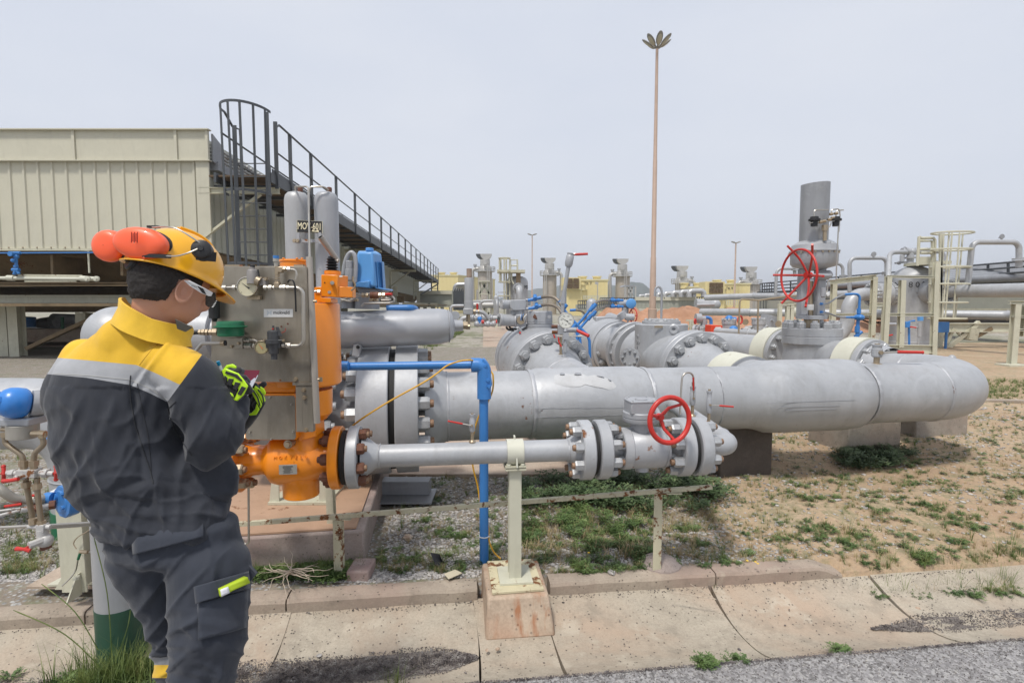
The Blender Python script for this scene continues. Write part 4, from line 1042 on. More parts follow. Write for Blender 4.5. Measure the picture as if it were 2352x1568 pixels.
M().tube([f_(1530,195,YV),f_(1560,172,YV),f_(1585,172,YV)],.007,6).build('lever',TUBE,vr)
M().tube([f_(1552,178,YV),f_(1600,176,YV),f_(1702,171,YV)],[.009,.0125,.011],8).build('grip',RED,vr)
M().cyl(f_(1418,1250,YV),f_(1418,1215,YV),rc('f',24,YV),n=12).build('boss',BRASS,vr)
lv=thing('lever_valve','ball valve with thick red lever pointing down right beside the pressure gauge','valve',f_(1420,930,YV))
M().box(f_(1415,960,YV),(rc('f',60,YV),.08,rc('f',100,YV))).build('manifold',GREYR,lv,bevel=.004)
for q in((1340,930),(1345,990)):M().cyl(f_(q[0]-18,q[1],YV),f_(q[0]+60,q[1],YV),rc('f',18,YV),n=8).build('bolt',NUTR,lv)
M().cyl(f_(1440,965,YV),f_(1580,965,YV),rc('f',27,YV)).build('valve_body',GREYR,lv)
M().tube([f_(1580,965,YV),f_(1620,985,YV-.02),f_(1712,1028,YV-.08)],[.014,.0165,.0165],10).build('lever',RED,lv)
YG=4.95
ga=thing('pressure_gauge','large round white dial pressure gauge standing above the pipeline tee','gauge',f_(1465,1280,YG))
gc=f_(1474,866,YG);gr=rc('f',85,YG);gx=V((-.05,-1,.03)).normalized()
M().lathe(gc+gx*-.03,gx,[(0,gr*.9),(.01,gr*.98),(.028,gr),(.031,gr),(.033,gr*.93),(.029,gr*.92)],40,cap=False).cyl(gc-gx*.03,gc-gx*.025,gr*.9,n=40).build('case',TUBE,ga)
M().cyl(gc-gx*.005,gc,gr*.93,n=40).build('dial',GLASS,ga)
X_,Y_,Z_=frame(gx);right=V((1,-.05,0));upv=V((0,0,1))
def dial_marks(t,c,nrm,r,n,a0,a1,mat=BLKP,labs=(),fs=.16,w=.02):
 rt=V((0,0,1)).cross(nrm).normalized();up=nrm.cross(rt);mb=M()
 for i in range(n+1):
  a=a0+(a1-a0)*i/n;d=rt*cos(a)+up*sin(a);k=.72 if i%5==0 else .80
  mb.bar(c+nrm*.0012+d*r*k,c+nrm*.0012+d*r*.88,r*w,.0005,up=nrm)
 mb.build('scale_marks',mat,t)
 for s,a in labs:
  d=rt*cos(a)+up*sin(a);text(s,'numeral',mat,t,c+nrm*.0012+d*r*.56,rt,up,r*fs)
 return rt,up
rt,up=dial_marks(ga,gc,gx,gr,25,radians(225),radians(-45),labs=(('0',radians(222)),('50',radians(172)),('100',radians(118)),('150',radians(62)),('200',radians(8)),('250',radians(-42))),fs=.15)
a=radians(150);d=rt*cos(a)+up*sin(a)
M().prism([gc+gx*.002+d*gr*.85,gc+gx*.002+d.cross(gx)*gr*.03,gc+gx*.002-d*gr*.32+d.cross(gx)*gr*.07,gc+gx*.002-d*gr*.32-d.cross(gx)*gr*.07,gc+gx*.002-d.cross(gx)*gr*.03],gx*.001).build('needle',BLKP,ga)
text('bar','lettering',BLKP,ga,gc+gx*.0012-up*gr*.52,rt,up,gr*.12)
M().cyl(gc-V((0,-.01,gr)),f_(1465,985,YG),rc('f',17,YG)).box(f_(1472,1028,YG),(rc('f',58,YG),.04,rc('f',70,YG))).cyl(f_(1465,1060,YG),f_(1465,1110,YG),rc('f',13,YG)).cyl(f_(1465,1105,YG),f_(1465,1195,YG),rc('f',24,YG)).cyl(f_(1465,1190,YG),f_(1465,1285,YG),rc('f',13,YG)).build('stem',GREYR,ga)
M().cyl(f_(1375,1030,YG),f_(1440,1030,YG),rc('f',12,YG),n=8).cyl(f_(1500,1030,YG),f_(1600,1030,YG),rc('f',7,YG),n=8).cyl(f_(1600,1030,YG),f_(1640,1030,YG),rc('f',12,YG),n=6).build('bleed_fitting',TUBE,ga)
M().tube([f_(1345,1012,YG),f_(1358,1050,YG)],rc('f',8,YG),8).tube([f_(1395,1045,YG-.02),f_(1400,1090,YG-.02),f_(1425,1140,YG-.03)],rc('f',9,YG),8).build('red_handle',RED,ga)
t=thing('bleed_valve','tiny slanted bleed valve with red tap at the left of the ball valve gearbox','valve',f_(1000,980,5.9))
M().cyl(f_(980,940,5.9),f_(1025,1010,5.9),rc('f',17,5.9),n=10).build('body',GREYR,t);M().cyl(f_(985,990,5.85),f_(1000,1000,5.85),.012).build('tap',RED,t)
# line 3: plug shaped body with flanges, further flange pair and actuated valve
c3=W(1604,853,5.75);c3.z=.79
a3=c3-PN*1.35;a3.z=PZ;ax3=(c3-a3).normalized();L=(c3-a3).length
b3=thing('branch_pipe','short wide grey branch pipe with a cream clamp ring, right of the hooked vent','pipe',a3)
M().lathe(a3,ax3,[(0,.255),(.30,.255),(.62,.24),(L-.50,.238),(L-.32,.245),(L-.15,.30),(L-.05,.33)],64,cap=False).build('pipe',GREY,b3,30)
weld(b3,a3+ax3*(L-.52),ax3,.24,w=.014)
M().lathe(a3+ax3*.42,ax3,[(0,.262),(0,.282),(.33,.282),(.33,.262)],64,cap=False).build('clamp_ring',CREAMC,b3)
M().lathe(a3+ax3*.405,ax3,[(0,.245),(0,.278),(.012,.278)],64,cap=False).build('ring_liner',GREYD,b3)
flange(b3,c3,ax3,.43,.10,16,.359,.055,.062,-1,GREY,NUTG,NUTG,ph=.05,seg=80)
v3=thing('check_valve','grey valve with tall cylindrical body, flat bolted lid and embossed lettering','valve',(c3.x-.2,6.6,0))
flange(v3,c3+ax3*.11,ax3,.43,.11,0,seg=72)
M().lathe(c3+ax3*.15,ax3,[(0,.38),(.1,.34),(.35,.34),(1.1,.34),(1.25,.36)],48).build('body',GREY,v3)
bc3=V((c3+ax3*.85).to_tuple());zt3=g_(640,900,bc3.y).z;Rb=rc('g',268,bc3.y)
bx=g_(640,900,bc3.y).x
M().lathe((bx,bc3.y,.45),(0,0,1),[(0,Rb),(zt3-.45-.01,Rb),(zt3-.45,Rb-.01)],64).build('bonnet',GREY,v3)
M().lathe((bx,bc3.y,zt3),(0,0,1),[(0,rc('g',195,bc3.y)),(.035,rc('g',195,bc3.y)),(.036,rc('g',130,bc3.y)),(.06,rc('g',125,bc3.y))],56).build('lid',GREY,v3,bevel=.003)
ring_nuts(v3,(bx,bc3.y,zt3+.034),(0,0,1),rc('g',160,bc3.y),12,.026,.022,NUTG)
lc=g_(770,960,bc3.y-Rb*.98)
M().tor(lc+V((.0,-.0,0)),(-.25,-1,0),rc('g',34,bc3.y),.028,28,8).build('lifting_eye',GREY,v3)
M().box(g_(612,932,bc3.y-Rb)+V((0,-.003,0)),(rc('g',82,bc3.y),.006,rc('g',22,bc3.y))).build('nameplate',BRASS,v3)
tz=Matrix.Rotation(0,3,'Z')
def on_bonnet(x,y):
 p=g_(x,y,bc3.y-Rb);dx=(p.x-bx)/Rb;dx=max(-.97,min(.97,dx));yy=-math.sqrt(1-dx*dx)
 return V((bx+dx*Rb,bc3.y+yy*Rb,p.z)),V((-yy,dx,0))
for s_,x,y,h in(('46ANI',395,1043,28),('DN 1500',396,1108,36),('ITEL',385,1165,24),('N 41',388,1200,22)):
 n_=len(s_)
 for i,ch in enumerate(s_):
  if ch==' ':continue
  p,tx=on_bonnet(x+(i-n_/2)*h*.62,y);text(ch,'embossed_letter',GREY,v3,p,tx,(0,0,1),rc('g',h,bc3.y),.012)
for ch,y in(('E',1247),('0',1275),('1',1300)):
 p,tx=on_bonnet(380,y);text(ch,'embossed_letter',GREY,v3,p,tx,(0,0,1),rc('g',22,bc3.y),.012)
sf=g_(318,1252,bc3.y-.25);M().cyl(sf+V((.08,.1,0)),sf,.05,n=20).lathe(sf,(-.45,-.89,0),[(0,.115),(.03,.115)],28).build('side_flange',GREY,v3)
ring_nuts(v3,sf+V((-.45,-.89,0))*.03,(-.45,-.89,0),.085,8,.017,.02,NUTG)
hk=thing('hook_vent','grey vent pipe bent over like a walking stick on the flat bolted lid','vent pipe',(bx,bc3.y,zt3))
P=[g_(640,862,bc3.y),g_(645,600,bc3.y)];ca=g_(608,575,bc3.y);ra_=rc('g',38,bc3.y)
P+=[ca+V((cos(a)*ra_,0,sin(a)*ra_*1.6))for a in[pi*k/10 for k in range(0,9)]]+[g_(572,612,bc3.y)]
M().tube(P,rc('g',12,bc3.y),12).build('vent_pipe',paint('vent_pipe',(.34,.345,.36),.5,.2,.1,.2,.3,60),hk)
c3b=c3+ax3*1.55;c3c=c3+ax3*2.6
flange(v3,c3b+ax3*.0,ax3,.40,.12,0,seg=64)
v2=thing('far_ball_valve','second grey flanged ball valve behind, with gearbox and blue motor head','valve',(c3c.x,8.3,0))
flange(v2,c3b+ax3*.13-V((.02,0,0)),ax3,.42,.10,16,.345,.050,.06,-1,GREY,NUTG,NUTG,seg=64)
M().lathe(c3b+ax3*.18,ax3,[(0,.30),(.2,.27),(.5,.27),(.8,.30)],40).build('neck',GREY,v2)
cc=W(1424,858,c3c.y);cc.z=.80
flange(v2,cc,ax3,.43,.12,16,.36,.050,.06,-1,GREY,NUTG,NUTG,seg=64,ph=.1)
M().lathe(cc+ax3*.08,ax3,[(0,.44),(.3,.46),(.9,.46),(1.1,.44)],40).build('body',GREY,v2)
Yg=cc.y+.5
M().prism([f_(1790,830,Yg),f_(1960,825,Yg),f_(1990,880,Yg),f_(1985,905,Yg),f_(1785,905,Yg)],(0,.35,0)).build('gearbox',GREYR,v2,bevel=.01)
M().cyl(f_(1860,905,Yg+.2),f_(1860,950,Yg+.2),.15,n=24).build('stem_housing',GREYD,v2)
M().lathe(f_(2030,850,Yg-.1),(-.3,1,0),[(0,rc('f',32,Yg)),(.3,rc('f',60,Yg)),(.34,rc('f',60,Yg))],28).build('gear_housing',GREYR,v2)
m2=thing('motor_actuator','motor actuator with round blue cover and red handwheel seen nearly edge on','actuator',g_(300,780,Yg-.4))
yb=Yg-.4
M().lathe(g_(325,690,yb),(-.25,-1,0),[(-.15,rc('g',50,yb)),(0,rc('g',54,yb)),(.03,rc('g',54,yb)),(.04,rc('g',42,yb))],10).build('blue_cover',BLUEL,m2,bevel=.004)
M().cyl(g_(190,690,yb+.1),g_(290,690,yb+.1),rc('g',42,yb)).cyl(g_(265,730,yb+.1),g_(262,800,yb+.1),rc('g',36,yb)).cyl(g_(215,785,yb),g_(255,840,yb),rc('g',48,yb)).build('drive_body',GREYR,m2)
M().cyl(g_(265,828,yb-.05),g_(355,832,yb-.05),rc('g',36,yb)).cyl(g_(300,860,yb-.05),g_(285,885,yb-.05),rc('g',10,yb)).build('motor_housing',GREY,m2,bevel=.003)
wh=M().tor(g_(347,815,yb),(-1,-.34,0),rc('g',73,yb),rc('g',6,yb),36,8).build('handwheel',RED,m2)
for a in(0,2.1,4.2):
 x,y,z=frame(V((-1,-.34,0)));M().tube([g_(347,815,yb),g_(347,815,yb)+(x*cos(a)+y*sin(a))*rc('g',70,yb)],.008,6).build('spoke',RED,wh)
# regulating valve with red wheel and tall stack (right)
YR_=6.75
rv=thing('control_valve','tall grey control valve with bolted bonnet and large domed actuator housing','valve',h_(452,1200,YR_))
def hl(t,x,rows,Y,name,mat,n=48,k='h',**kw):
 """turned vertical part from (crop y, crop radius) rows"""
 z0=F[k](x,rows[0][0],Y);return M().lathe(z0,(0,0,1),[(F[k](x,y,Y).z-z0.z,rc(k,r,Y))for y,r in rows],n).build(name,mat,t,**kw)
hl(rv,452,[(1440,205),(1360,206),(1300,190),(1250,192),(1240,196)],YR_,'body',GREY)
hl(rv,452,[(1240,199),(1190,199),(1188,196),(1186,196),(1184,199),(1130,199),(1127,196)],YR_,'bonnet_flange',GREY,bevel=.003)
bz=h_(452,1125,YR_)
ring_nuts(rv,bz,(0,0,1),rc('h',165,YR_),12,.052,.066,NUTG,ph=.15,sl=.45)
hl(rv,452,[(1125,55),(1060,52)],YR_,'stem_collar',BRASS)
hl(rv,452,[(1062,103),(1036,103),(1034,100)],YR_,'mounting_plate',GREYR)
for x in(405,500):M().box((h_(x,900,YR_).x,YR_+(.05 if x<450 else-.03),(h_(x,1034,YR_).z+h_(x,690,YR_).z)/2),(rc('h',58,YR_),.12,h_(x,690,YR_).z-h_(x,1034,YR_).z)).build('yoke_leg',GREYR,rv,bevel=.01)
M().cyl(h_(447,1034,YR_),h_(447,780,YR_),.028,n=12).build('stem',BRASS,rv)
M().box(h_(445,975,YR_-.08),(.07,.03,.07)).build('position_block',WHITE,rv)
hl(rv,468,[(705,60),(690,90),(675,140),(655,155),(575,157),(570,166),(562,166),(558,157),(520,150),(505,130),(492,110),(488,100)],YR_,'actuator_dome',GREY)
mb=M();zc=h_(468,572,YR_)
for k in range(22):
 a=k*2*pi/22;mb.hexn(zc+V((cos(a)*rc('h',161,YR_),sin(a)*rc('h',161,YR_),-.02)),(0,0,1),.012,.016)
mb.build('dome_bolts',BRASS,rv)
M().cyl(h_(490,740,YR_-.1),h_(575,740,YR_-.1),rc('h',32,YR_)).sph(h_(575,735,YR_-.1),rc('h',32,YR_)).build('side_housing',GREYR,rv)
M().prism([h_(540,500,YR_-.25),h_(600,490,YR_-.25),h_(605,555,YR_-.25),h_(545,560,YR_-.25)],(0,.2,0)).build('lug',GREYR,rv,bevel=.004)
o=thing('exhaust_stack','open ended grey steel pipe with slanting rim standing on the actuator dome','stack',h_(475,495,YR_))
zb=h_(475,492,YR_).z;R_=rc('h',95,YR_);vs=[];N=48
for k,(zlo,rr)in enumerate(((zb,R_),(None,R_),(None,R_-.008),(zb,R_-.008))):
 for i in range(N):
  a=2*pi*i/N;zt=h_(475,66-7*cos(a-.3),YR_).z;vs.append((h_(475,300,YR_).x+cos(a)*rr,YR_+sin(a)*rr,zlo if zlo else zt))
M().add(vs,[(k*N+i,k*N+(i+1)%N,(k+1)*N+(i+1)%N,(k+1)*N+i)for k in range(3)for i in range(N)]).build('shell',paint('stack_grey',(.33,.335,.345),.45,.35,.10,.13,.3,40,dirt=.3,rs=2),o)
rw=thing('spoked_handwheel','large red open handwheel with curved spokes beside the control valve','handwheel',h_(357,740,6.3))
wc=h_(357,740,6.25);hb=h_(432,740,6.45);wax=V((-.98,-.17,0)).normalized();wr=rc('h',188,6.25)
M().tor(wc,wax,wr,.0135,60,10).build('rim',RED,rw)
M().cyl(hb-wax*.03,hb+wax*.04,.038,n=16).build('hub',RED,rw);M().cyl(hb-wax*.3,hb,.022,n=12).build('shaft',GREYR,rv)
for(x,y)in((275,522),(460,512),(170,738),(232,948),(410,972),(541,746)):
 o_=V((0,0,EYE));d=(h_(x,y,6)-o_).normalized();e=o_+d*((wc-o_).dot(wax)/d.dot(wax))
 mid=hb.lerp(e,.5)-wax*.02+V((0,0,.02 if abs(y-740)>40 else 0))
 M().tube(curve([hb,mid,e],6),.0135,8).build('spoke',RED,rw)
it=thing('instrument_tubing','black pilot valves and thin tubing mounted beside the grey open stack','tubing',h_(560,480,6.5))
M().cyl(h_(552,485,6.5),h_(552,400,6.5),.022,n=12).cyl(h_(552,410,6.5),h_(552,370,6.5),.035,n=8).build('standpipe',BRASS,it)
for(x,y,w_,h__)in((473,330,72,36),(632,330,70,40)):
 hl(it,x,[(y+48,w_*.32),(y+10,w_*.34),(y+8,w_*.55),(y-6,w_*.55),(y-8,w_*.4),(y-22,w_*.38)],6.5,'pilot_valve',BLACK,n=16)
for pts in([(473,305),(473,265),(490,258),(580,258)],[(470,360),(500,345),(570,340),(640,340),(655,350),(640,640),(636,770)],[(600,300),(600,255),(660,250),(665,300),(655,420)],[(635,310),(636,262),(690,258)],[(440,355),(470,350),(520,348)],[(560,395),(590,380),(600,350)],[(636,770),(620,775),(575,775),(570,860),(540,870)]):
 M().tube(fillet([h_(x,y,6.48)for x,y in pts],.03,4),.0075,7).build('tube',TUBE,it)
for q in((545,342),(585,330),(610,318),(600,290),(636,285),(520,348)):M().cyl(h_(q[0]-12,q[1],6.48),h_(q[0]+12,q[1]-3,6.48),.018,n=6).build('tube_fitting',BRASS,it)
hl(it,540,[(905,8),(895,18),(835,18),(832,12)],6.5,'filter_regulator',GREYR,n=14)
M().lathe(h_(570,880,6.45),(.2,-1,0),[(0,.02),(.015,.022),(.016,.018)],16).build('small_gauge',WHITE,it)
n_=(V((-.33,.95,0))).normalized()
fR=E1;fc=V((fR.x,fR.y,.78))
rp=thing('return_pipe','grey bolted flange with cream band where the returning pipeline meets the control valve','pipe flange',fc)
M().lathe(fc-dE*.16,dE,[(-.06,PR),(.0,PR+.01),(.10,.29)],48,cap=False).build('hub',GREY,rp)
flange(rp,fc,dE,.335,.09,12,.27,.044,.055,-1,GREY,NUTG,NUTG,ph=.2,seg=64)
M().lathe(fc+dE*.05,dE,[(-.03,.336),(-.03,.352),(.20,.352),(.20,.30)],64,cap=False).build('cover_band',CREAMC,rp)
fl2=W(1800,862,7.5);fl2.z=.80
M().lathe(fc+dE*.25,fl2-fc,[(0,.3),(.4,.28),(.8,.3)],40).build('cross_body',GREY,rv)
lp=thing('far_flange','grey bolted flange with cream band on the left side of the control valve','pipe flange',fl2)
flange(lp,fl2,dE,.36,.09,12,.29,.044,.055,-1,GREY,NUTG,NUTG,ph=.1,seg=64)
M().lathe(fl2+dE*.05,dE,[(-.03,.361),(-.03,.377),(.22,.377),(.22,.30)],64,cap=False).build('cover_band',CREAMC,lp)
M().lathe(fl2+dE*.2,dE,[(0,.3),(.3,.25),(1.4,.25)],40).build('pipe',GREY,lp)
M().prism([W(1756,850,7.3),W(1738,905,7.3),W(1770,905,7.3),W(1772,850,7.3)],(0,.03,0)).prism([W(1900,815,6.25),W(1880,850,6.25),W(1925,850,6.25),W(1915,815,6.25)],(0,.03,0)).build('gusset',CREAMC,lp)
bz_=thing('blue_conduit_post','blue conduit with junction box standing right of the control valve','conduit',h_(790,1230,7.2))
M().tube(fillet([h_(735,878,7.2),h_(812,878,7.2),h_(805,990,7.2)],.06,6),rc('h',9,7.2),10).tube([h_(805,990,7.2),h_(800,1050,7.2),h_(785,1240,7.2)],rc('h',12,7.2),10).build('conduit_tube',BLUE,bz_)
M().sph(h_(805,1050,7.2),(rc('h',34,7.2),.08,rc('h',24,7.2)),14,8).cyl(h_(803,985,7.2),h_(803,1020,7.2),rc('h',15,7.2)).cyl(h_(793,1115,7.2),h_(790,1160,7.2),rc('h',17,7.2)).cyl(h_(795,1180,7.2),h_(825,1155,7.2),rc('h',12,7.2)).cyl(h_(787,1180,7.2),h_(785,1215,7.2),rc('h',18,7.2)).build('junction_box',BLUE,bz_)
M().cyl(h_(745,1050,7.2),h_(790,1050,7.2),rc('h',9,7.2)).cyl(h_(700,1050,7.2),h_(745,1050,7.2),rc('h',7,7.2)).cyl(h_(695,882,7.2),h_(760,878,7.2),rc('h',9,7.2)).build('gland',BLUE,bz_)
hose('cable_hose','upper thin grey hose from the control valve to the blue conduit',[(535,950,6.7),(580,945,6.8),(640,905,7.0),(700,880,7.2)],7,rc('h',6,7),GREYD,k='h')
hose('cable_hose','lower thin grey hose from the control valve to the blue junction box',[(535,1010,6.7),(580,1020,6.8),(650,1045,7.0),(705,1050,7.2)],7,rc('h',6,7),GREYD,k='h')
for y in(950,1010):tag(M().cyl(h_(522,y,6.65),h_(548,y,6.7),rc('h',9,6.7)).build('cable_gland',BLUE),('upper' if y<1000 else 'lower')+' blue cable gland on the right yoke leg of the control valve','cable gland')
t=thing('small_transmitter','small pale blue transmitter on a cream stub post right of the clamp ring','transmitter',g_(1530,1270,9))
M().cyl(g_(1448,1290,9),g_(1450,1068,9),rc('g',24,9)).build('stub_post',CREAM,t)
M().cyl(g_(1530,1170,9),g_(1530,1078,9),rc('g',42,9)).cyl(g_(1480,1120,9),g_(1590,1125,9),rc('g',22,9)).build('housing',paint('pale_blue',(.20,.27,.36),.5,0,.1,.1),t)
M().tube(curve([g_(1390,1220,8.9),g_(1420,1180,8.9),g_(1440,1080,8.9),g_(1480,1100,8.9)],6),.012,8).build('flex_cable',BLACK,t)
M().tube(fillet([g_(1440,1290,8.4),g_(1462,640,8.4),g_(1660,655,8.4),g_(1900,622,8.4),g_(2200,590,8.4)],.05,4),.014,8).tube([g_(1655,655,8.4),g_(1645,1130,8.4),g_(1600,1140,8.4),g_(1590,1290,8.4)],.014,8).build('tubing',BRASS,t)
# separator, frames, pipe runs and air cooler on the right
def pipe_thing(name,label,pts,r,mat=None,bend=None,n=24,cat='pipe',welds=0,group=None):
 P=fillet(pts,bend or r*2.2,8)if len(pts)>2 else[V(p)for p in pts]
 t=thing(name,label,cat,P[0],group);M().tube(P,r,n).build('pipe',mat or GREY,t,40);return t
def gz(p,z=0.0):return V((p.x,p.y,z))
# cream frames near the pipe
def frame_posts(name,label,posts,beams,Y,w=.13,mat=CREAMR):
 t=thing(name,label,'steel frame',gz(F['h'](posts[0][0],1300,Y)))
 for x0,y0,x1,y1 in posts:M().ibeam(h_(x1,y1,Y),h_(x0,y0,Y),w,w,.012,up=(0,1,0)).build('post',mat,t)
 for x0,y0,x1,y1,hh in beams:M().ibeam(h_(x0,y0,Y-.003),h_(x1,y1,Y-.003),w,rc('h',hh,Y),.012).build('beam',mat,t)
 return t
frame_posts('steel_trestle','left cream steel support frame with rusty corner, behind the control valve',[(620,800,600,1260),(918,752,895,1275)],[(590,790,932,752,36),(600,1030,892,1027,16),(590,1238,895,1235,24)],11.5,.095)
frame_posts('steel_trestle','tall cream steel frame standing in front of the MS 802 vessel',[(1022,748,985,1350),(1125,775,1108,1270),(1375,640,1350,1350)],[(1010,748,1350,755,16),(1010,1030,1345,1030,22),(985,1280,1340,1285,60)],11.5,.10,CREAM)
frame_posts('steel_trestle','short cream frame with bracing feet carrying pipes at the right edge',[(1965,950,1930,1395),(2040,960,2020,1190)],[(1920,940,2030,940,26),(1940,1045,2060,1048,14),(1950,1145,2060,1140,16)],13,.14,CREAM)
tag(M().box(h_(1935,1402,12.9),(.5,.4,.05)).build('base_slab',CREAM),'flat cream steel foot plate below the right edge frame','foot plate')
for i,(x0,y0,x1,y1,wh_)in enumerate(((278,970,272,1100,'left'),(222,950,215,1140,'far left'),(905,960,895,1200,'middle'))):
 t=thing('pipe_trestle','small cream H shaped pipe trestle, '+('just left of the yoke of the control valve','leftmost, seen below the red wheel','under the pipes left of the MS 802 vessel')[i],'pipe support',gz(h_(x1,y1,16)),'pipe trestles under the long pipes')
 M().ibeam(h_(x0,y0,16),gz(h_(x0,y0,16)),.10,.10,.012,up=(0,1,0)).build('post',CREAM,t);M().ibeam(h_(x0+88,y0,16),gz(h_(x0+88,y0,16)),.10,.10,.012,up=(0,1,0)).build('post',CREAM,t)
 M().ibeam(h_(x0-5,y0-5,15.99),h_(x0+95,y0-5,15.99),.10,.12,.02).build('beam',CREAM,t)
# vessel MS 802
YV8=18.5
ms=thing('separator_vessel','big grey upright separator vessel lettered MS 802, behind the cream frame','vessel',gz(h_(1190,1255,YV8)))
rows=[(1330,152),(1225,153),(1222,146),(790,146),(760,144),(735,134),(710,112),(690,80),(675,45),(668,30)]
hl(ms,1180,rows,YV8,'shell',GREY,n=56)
hl(ms,1180,[(668,30),(640,22),(618,22),(616,36),(604,36),(602,24),(560,20)],YV8,'top_nozzle',GREY,n=24)
M().cyl(h_(1120,560,YV8),h_(1215,565,YV8),rc('h',22,YV8)).sph(h_(1195,565,YV8),rc('h',26,YV8)).cyl(h_(1140,560,YV8),h_(1150,560,YV8),rc('h',30,YV8)).cyl(h_(1215,540,YV8),h_(1216,590,YV8),rc('h',10,YV8)).build('relief_valve',GREYR,ms)
M().cyl(h_(1070,650,YV8),h_(1150,642,YV8),rc('h',7,YV8)).sph(h_(1100,648,YV8),rc('h',14,YV8)).build('side_cock',GREYD,ms)
Rv=rc('h',146,YV8);vc=h_(1180,815,YV8)
def curved_text(s_,name,mat,t,c,R,a0,z,h,adv=.78,k=1):
 for i,ch in enumerate(s_):
  if ch==' ':continue
  a=a0+i*h*adv/R;p=V((c.x+sin(a)*(R+.004),c.y-cos(a)*(R+.004),z));text(ch,name,mat,t,p,(cos(a),sin(a),0),(0,0,1),h,.004)
curved_text('MS802','lettering',BLKP,ms,vc,Rv,-1.15,vc.z,.19,adv=.98)
M().cyl(h_(1200,870,YV8),h_(1335,864,YV8-.45),rc('h',62,YV8),n=36).build('right_nozzle',GREY,ms)
M().cyl(h_(1000,880,YV8),h_(1060,880,YV8),rc('h',66,YV8)).build('left_nozzle',GREY,ms)
t=pipe_thing('long_pipe','large grey pipe leaving the MS 802 vessel to the right edge',[h_(1340,862,YV8-.6),h_(1420,858,YV8-.8),h_(2300,845,14.5)],rc('h',46,YV8-1),n=36)
for x,s_ in((1345,1),(1420,1)):
 d_=(h_(2300,845,14.5)-h_(1420,858,YV8-.8)).normalized();flange(t,h_(x,862-(x-1345)*.05,YV8-.7),d_,rc('h',88 if x<1400 else 82,YV8),.28,18,rc('h',72,YV8),.09,.13,1 if x>1400 else-1,GREY,NUTG,NUTG)
t=pipe_thing('elbow_pipe','large grey pipe dropping in an elbow left of the MS 802 vessel',[h_(985,880,YV8-.3),h_(735,880,YV8-.6),h_(715,1120,YV8-.6),h_(620,1235,YV8-.6)],rc('h',46,YV8),bend=1.5,n=32)
for x in(945,985):flange(t,h_(x,880,YV8-.35),(1,.05,0),rc('h',80,YV8),.28,18,rc('h',68,YV8),.09,.13,-1 if x<960 else 1,GREY,NUTG,NUTG)
pipe_thing('vent_line','grey pipe rising and bending to the relief valve atop the MS 802 vessel',[h_(960,1260,16),h_(1005,1130,16),h_(1030,570,YV8-.4),h_(1150,568,YV8-.2)],rc('h',17,17),bend=.5)
YH=21.
for(nm,lb,pts,r)in(('header_pipe','upper grey header pipe running level behind the red spoked wheel',[(-330,905,25),(30,893,23.5),(330,893,22),(750,875,20)],24),('header_pipe','lower grey header pipe passing behind the trestles to the right edge',[(-360,1010,25),(0,1013,23),(900,1022,21),(1900,1035,19),(2300,1030,17)],29),('header_pipe','short low grey pipe with elbows left of the control valve bonnet',[(-250,1150,14),(0,1168,13),(130,1172,12.5),(245,1172,12)],27)):
 t=pipe_thing(nm,lb,[h_(*q)for q in pts],rc('h',r,22 if r!=27 else 12.5),n=28)
 for q in pts[1:-1]:tor=M().tor(h_(*q),h_(*pts[-1])-h_(*pts[0]),rc('h',r,22 if r!=27 else 12.5),.03,24,6).build('weld_bead',GREY,t)
for x,y in((318,1008),(950,1020),(343,895)):
 tag(M().cyl(h_(x-18,y,22),h_(x+22,y,22),rc('h',32,22),n=28).build('pipe_saddle',CREAMC),'cream saddle ring on a header pipe '+('left of the yoke legs' if x<330 else('behind the red wheel rim' if y<900 else 'left of the MS 802 vessel')),'pipe saddle')
for(pts,r,lb)in(([(735,860,20),(735,612,20),(1008,612,20),(1008,720,20)],14,'grey pipe loop standing left of the MS 802 vessel'),([(190,885,22),(195,690,22),(330,690,22)],11,'slim grey pipe rising behind the red spoked wheel'),([(600,655,21),(685,655,21),(685,745,21)],11,'slim grey pipe bending down right of the actuator dome'),([(1122,640,22),(1124,565,22),(1430,565,22),(1430,700,22)],15,'grey pipe loop crossing behind the vessel platform'),([(1605,830,17),(1640,495,17),(1985,495,17),(1985,620,17)],19,'tall grey pipe loop above the header at the far right')):
 t=pipe_thing('pipe_loop',lb,[h_(*q)for q in pts],rc('h',r,pts[0][2]),bend=rc('h',45,20),group='pipe loops over the air cooler headers')
 x,y,Yq=pts[-1]
 if y>600:M().cyl(h_(x,y-8,Yq),h_(x,y+2,Yq),rc('h',r*2.1,Yq)).cyl(h_(x,y+6,Yq),h_(x,y+14,Yq),rc('h',r*2.1,Yq)).cyl(h_(x,y+10,Yq),h_(x,y+60,Yq),rc('h',r*1.1,Yq)).build('flange',GREY,t)
for(x,y,lb)in((912,592,'tiny vent tap on the pipe loop left of the vessel'),(1857,462,'tiny vent tap on the tall loop at the far right')):
 tag(M().cyl(h_(x,y,18),h_(x,y+20,18),.03).cyl(h_(x-20,y,18),h_(x+8,y,18),.02).lathe(h_(x,y-8,18),(0,-1,0),[(0,.08),(.03,.08)],12).build('vent_tap',GREYD),lb,'vent tap')
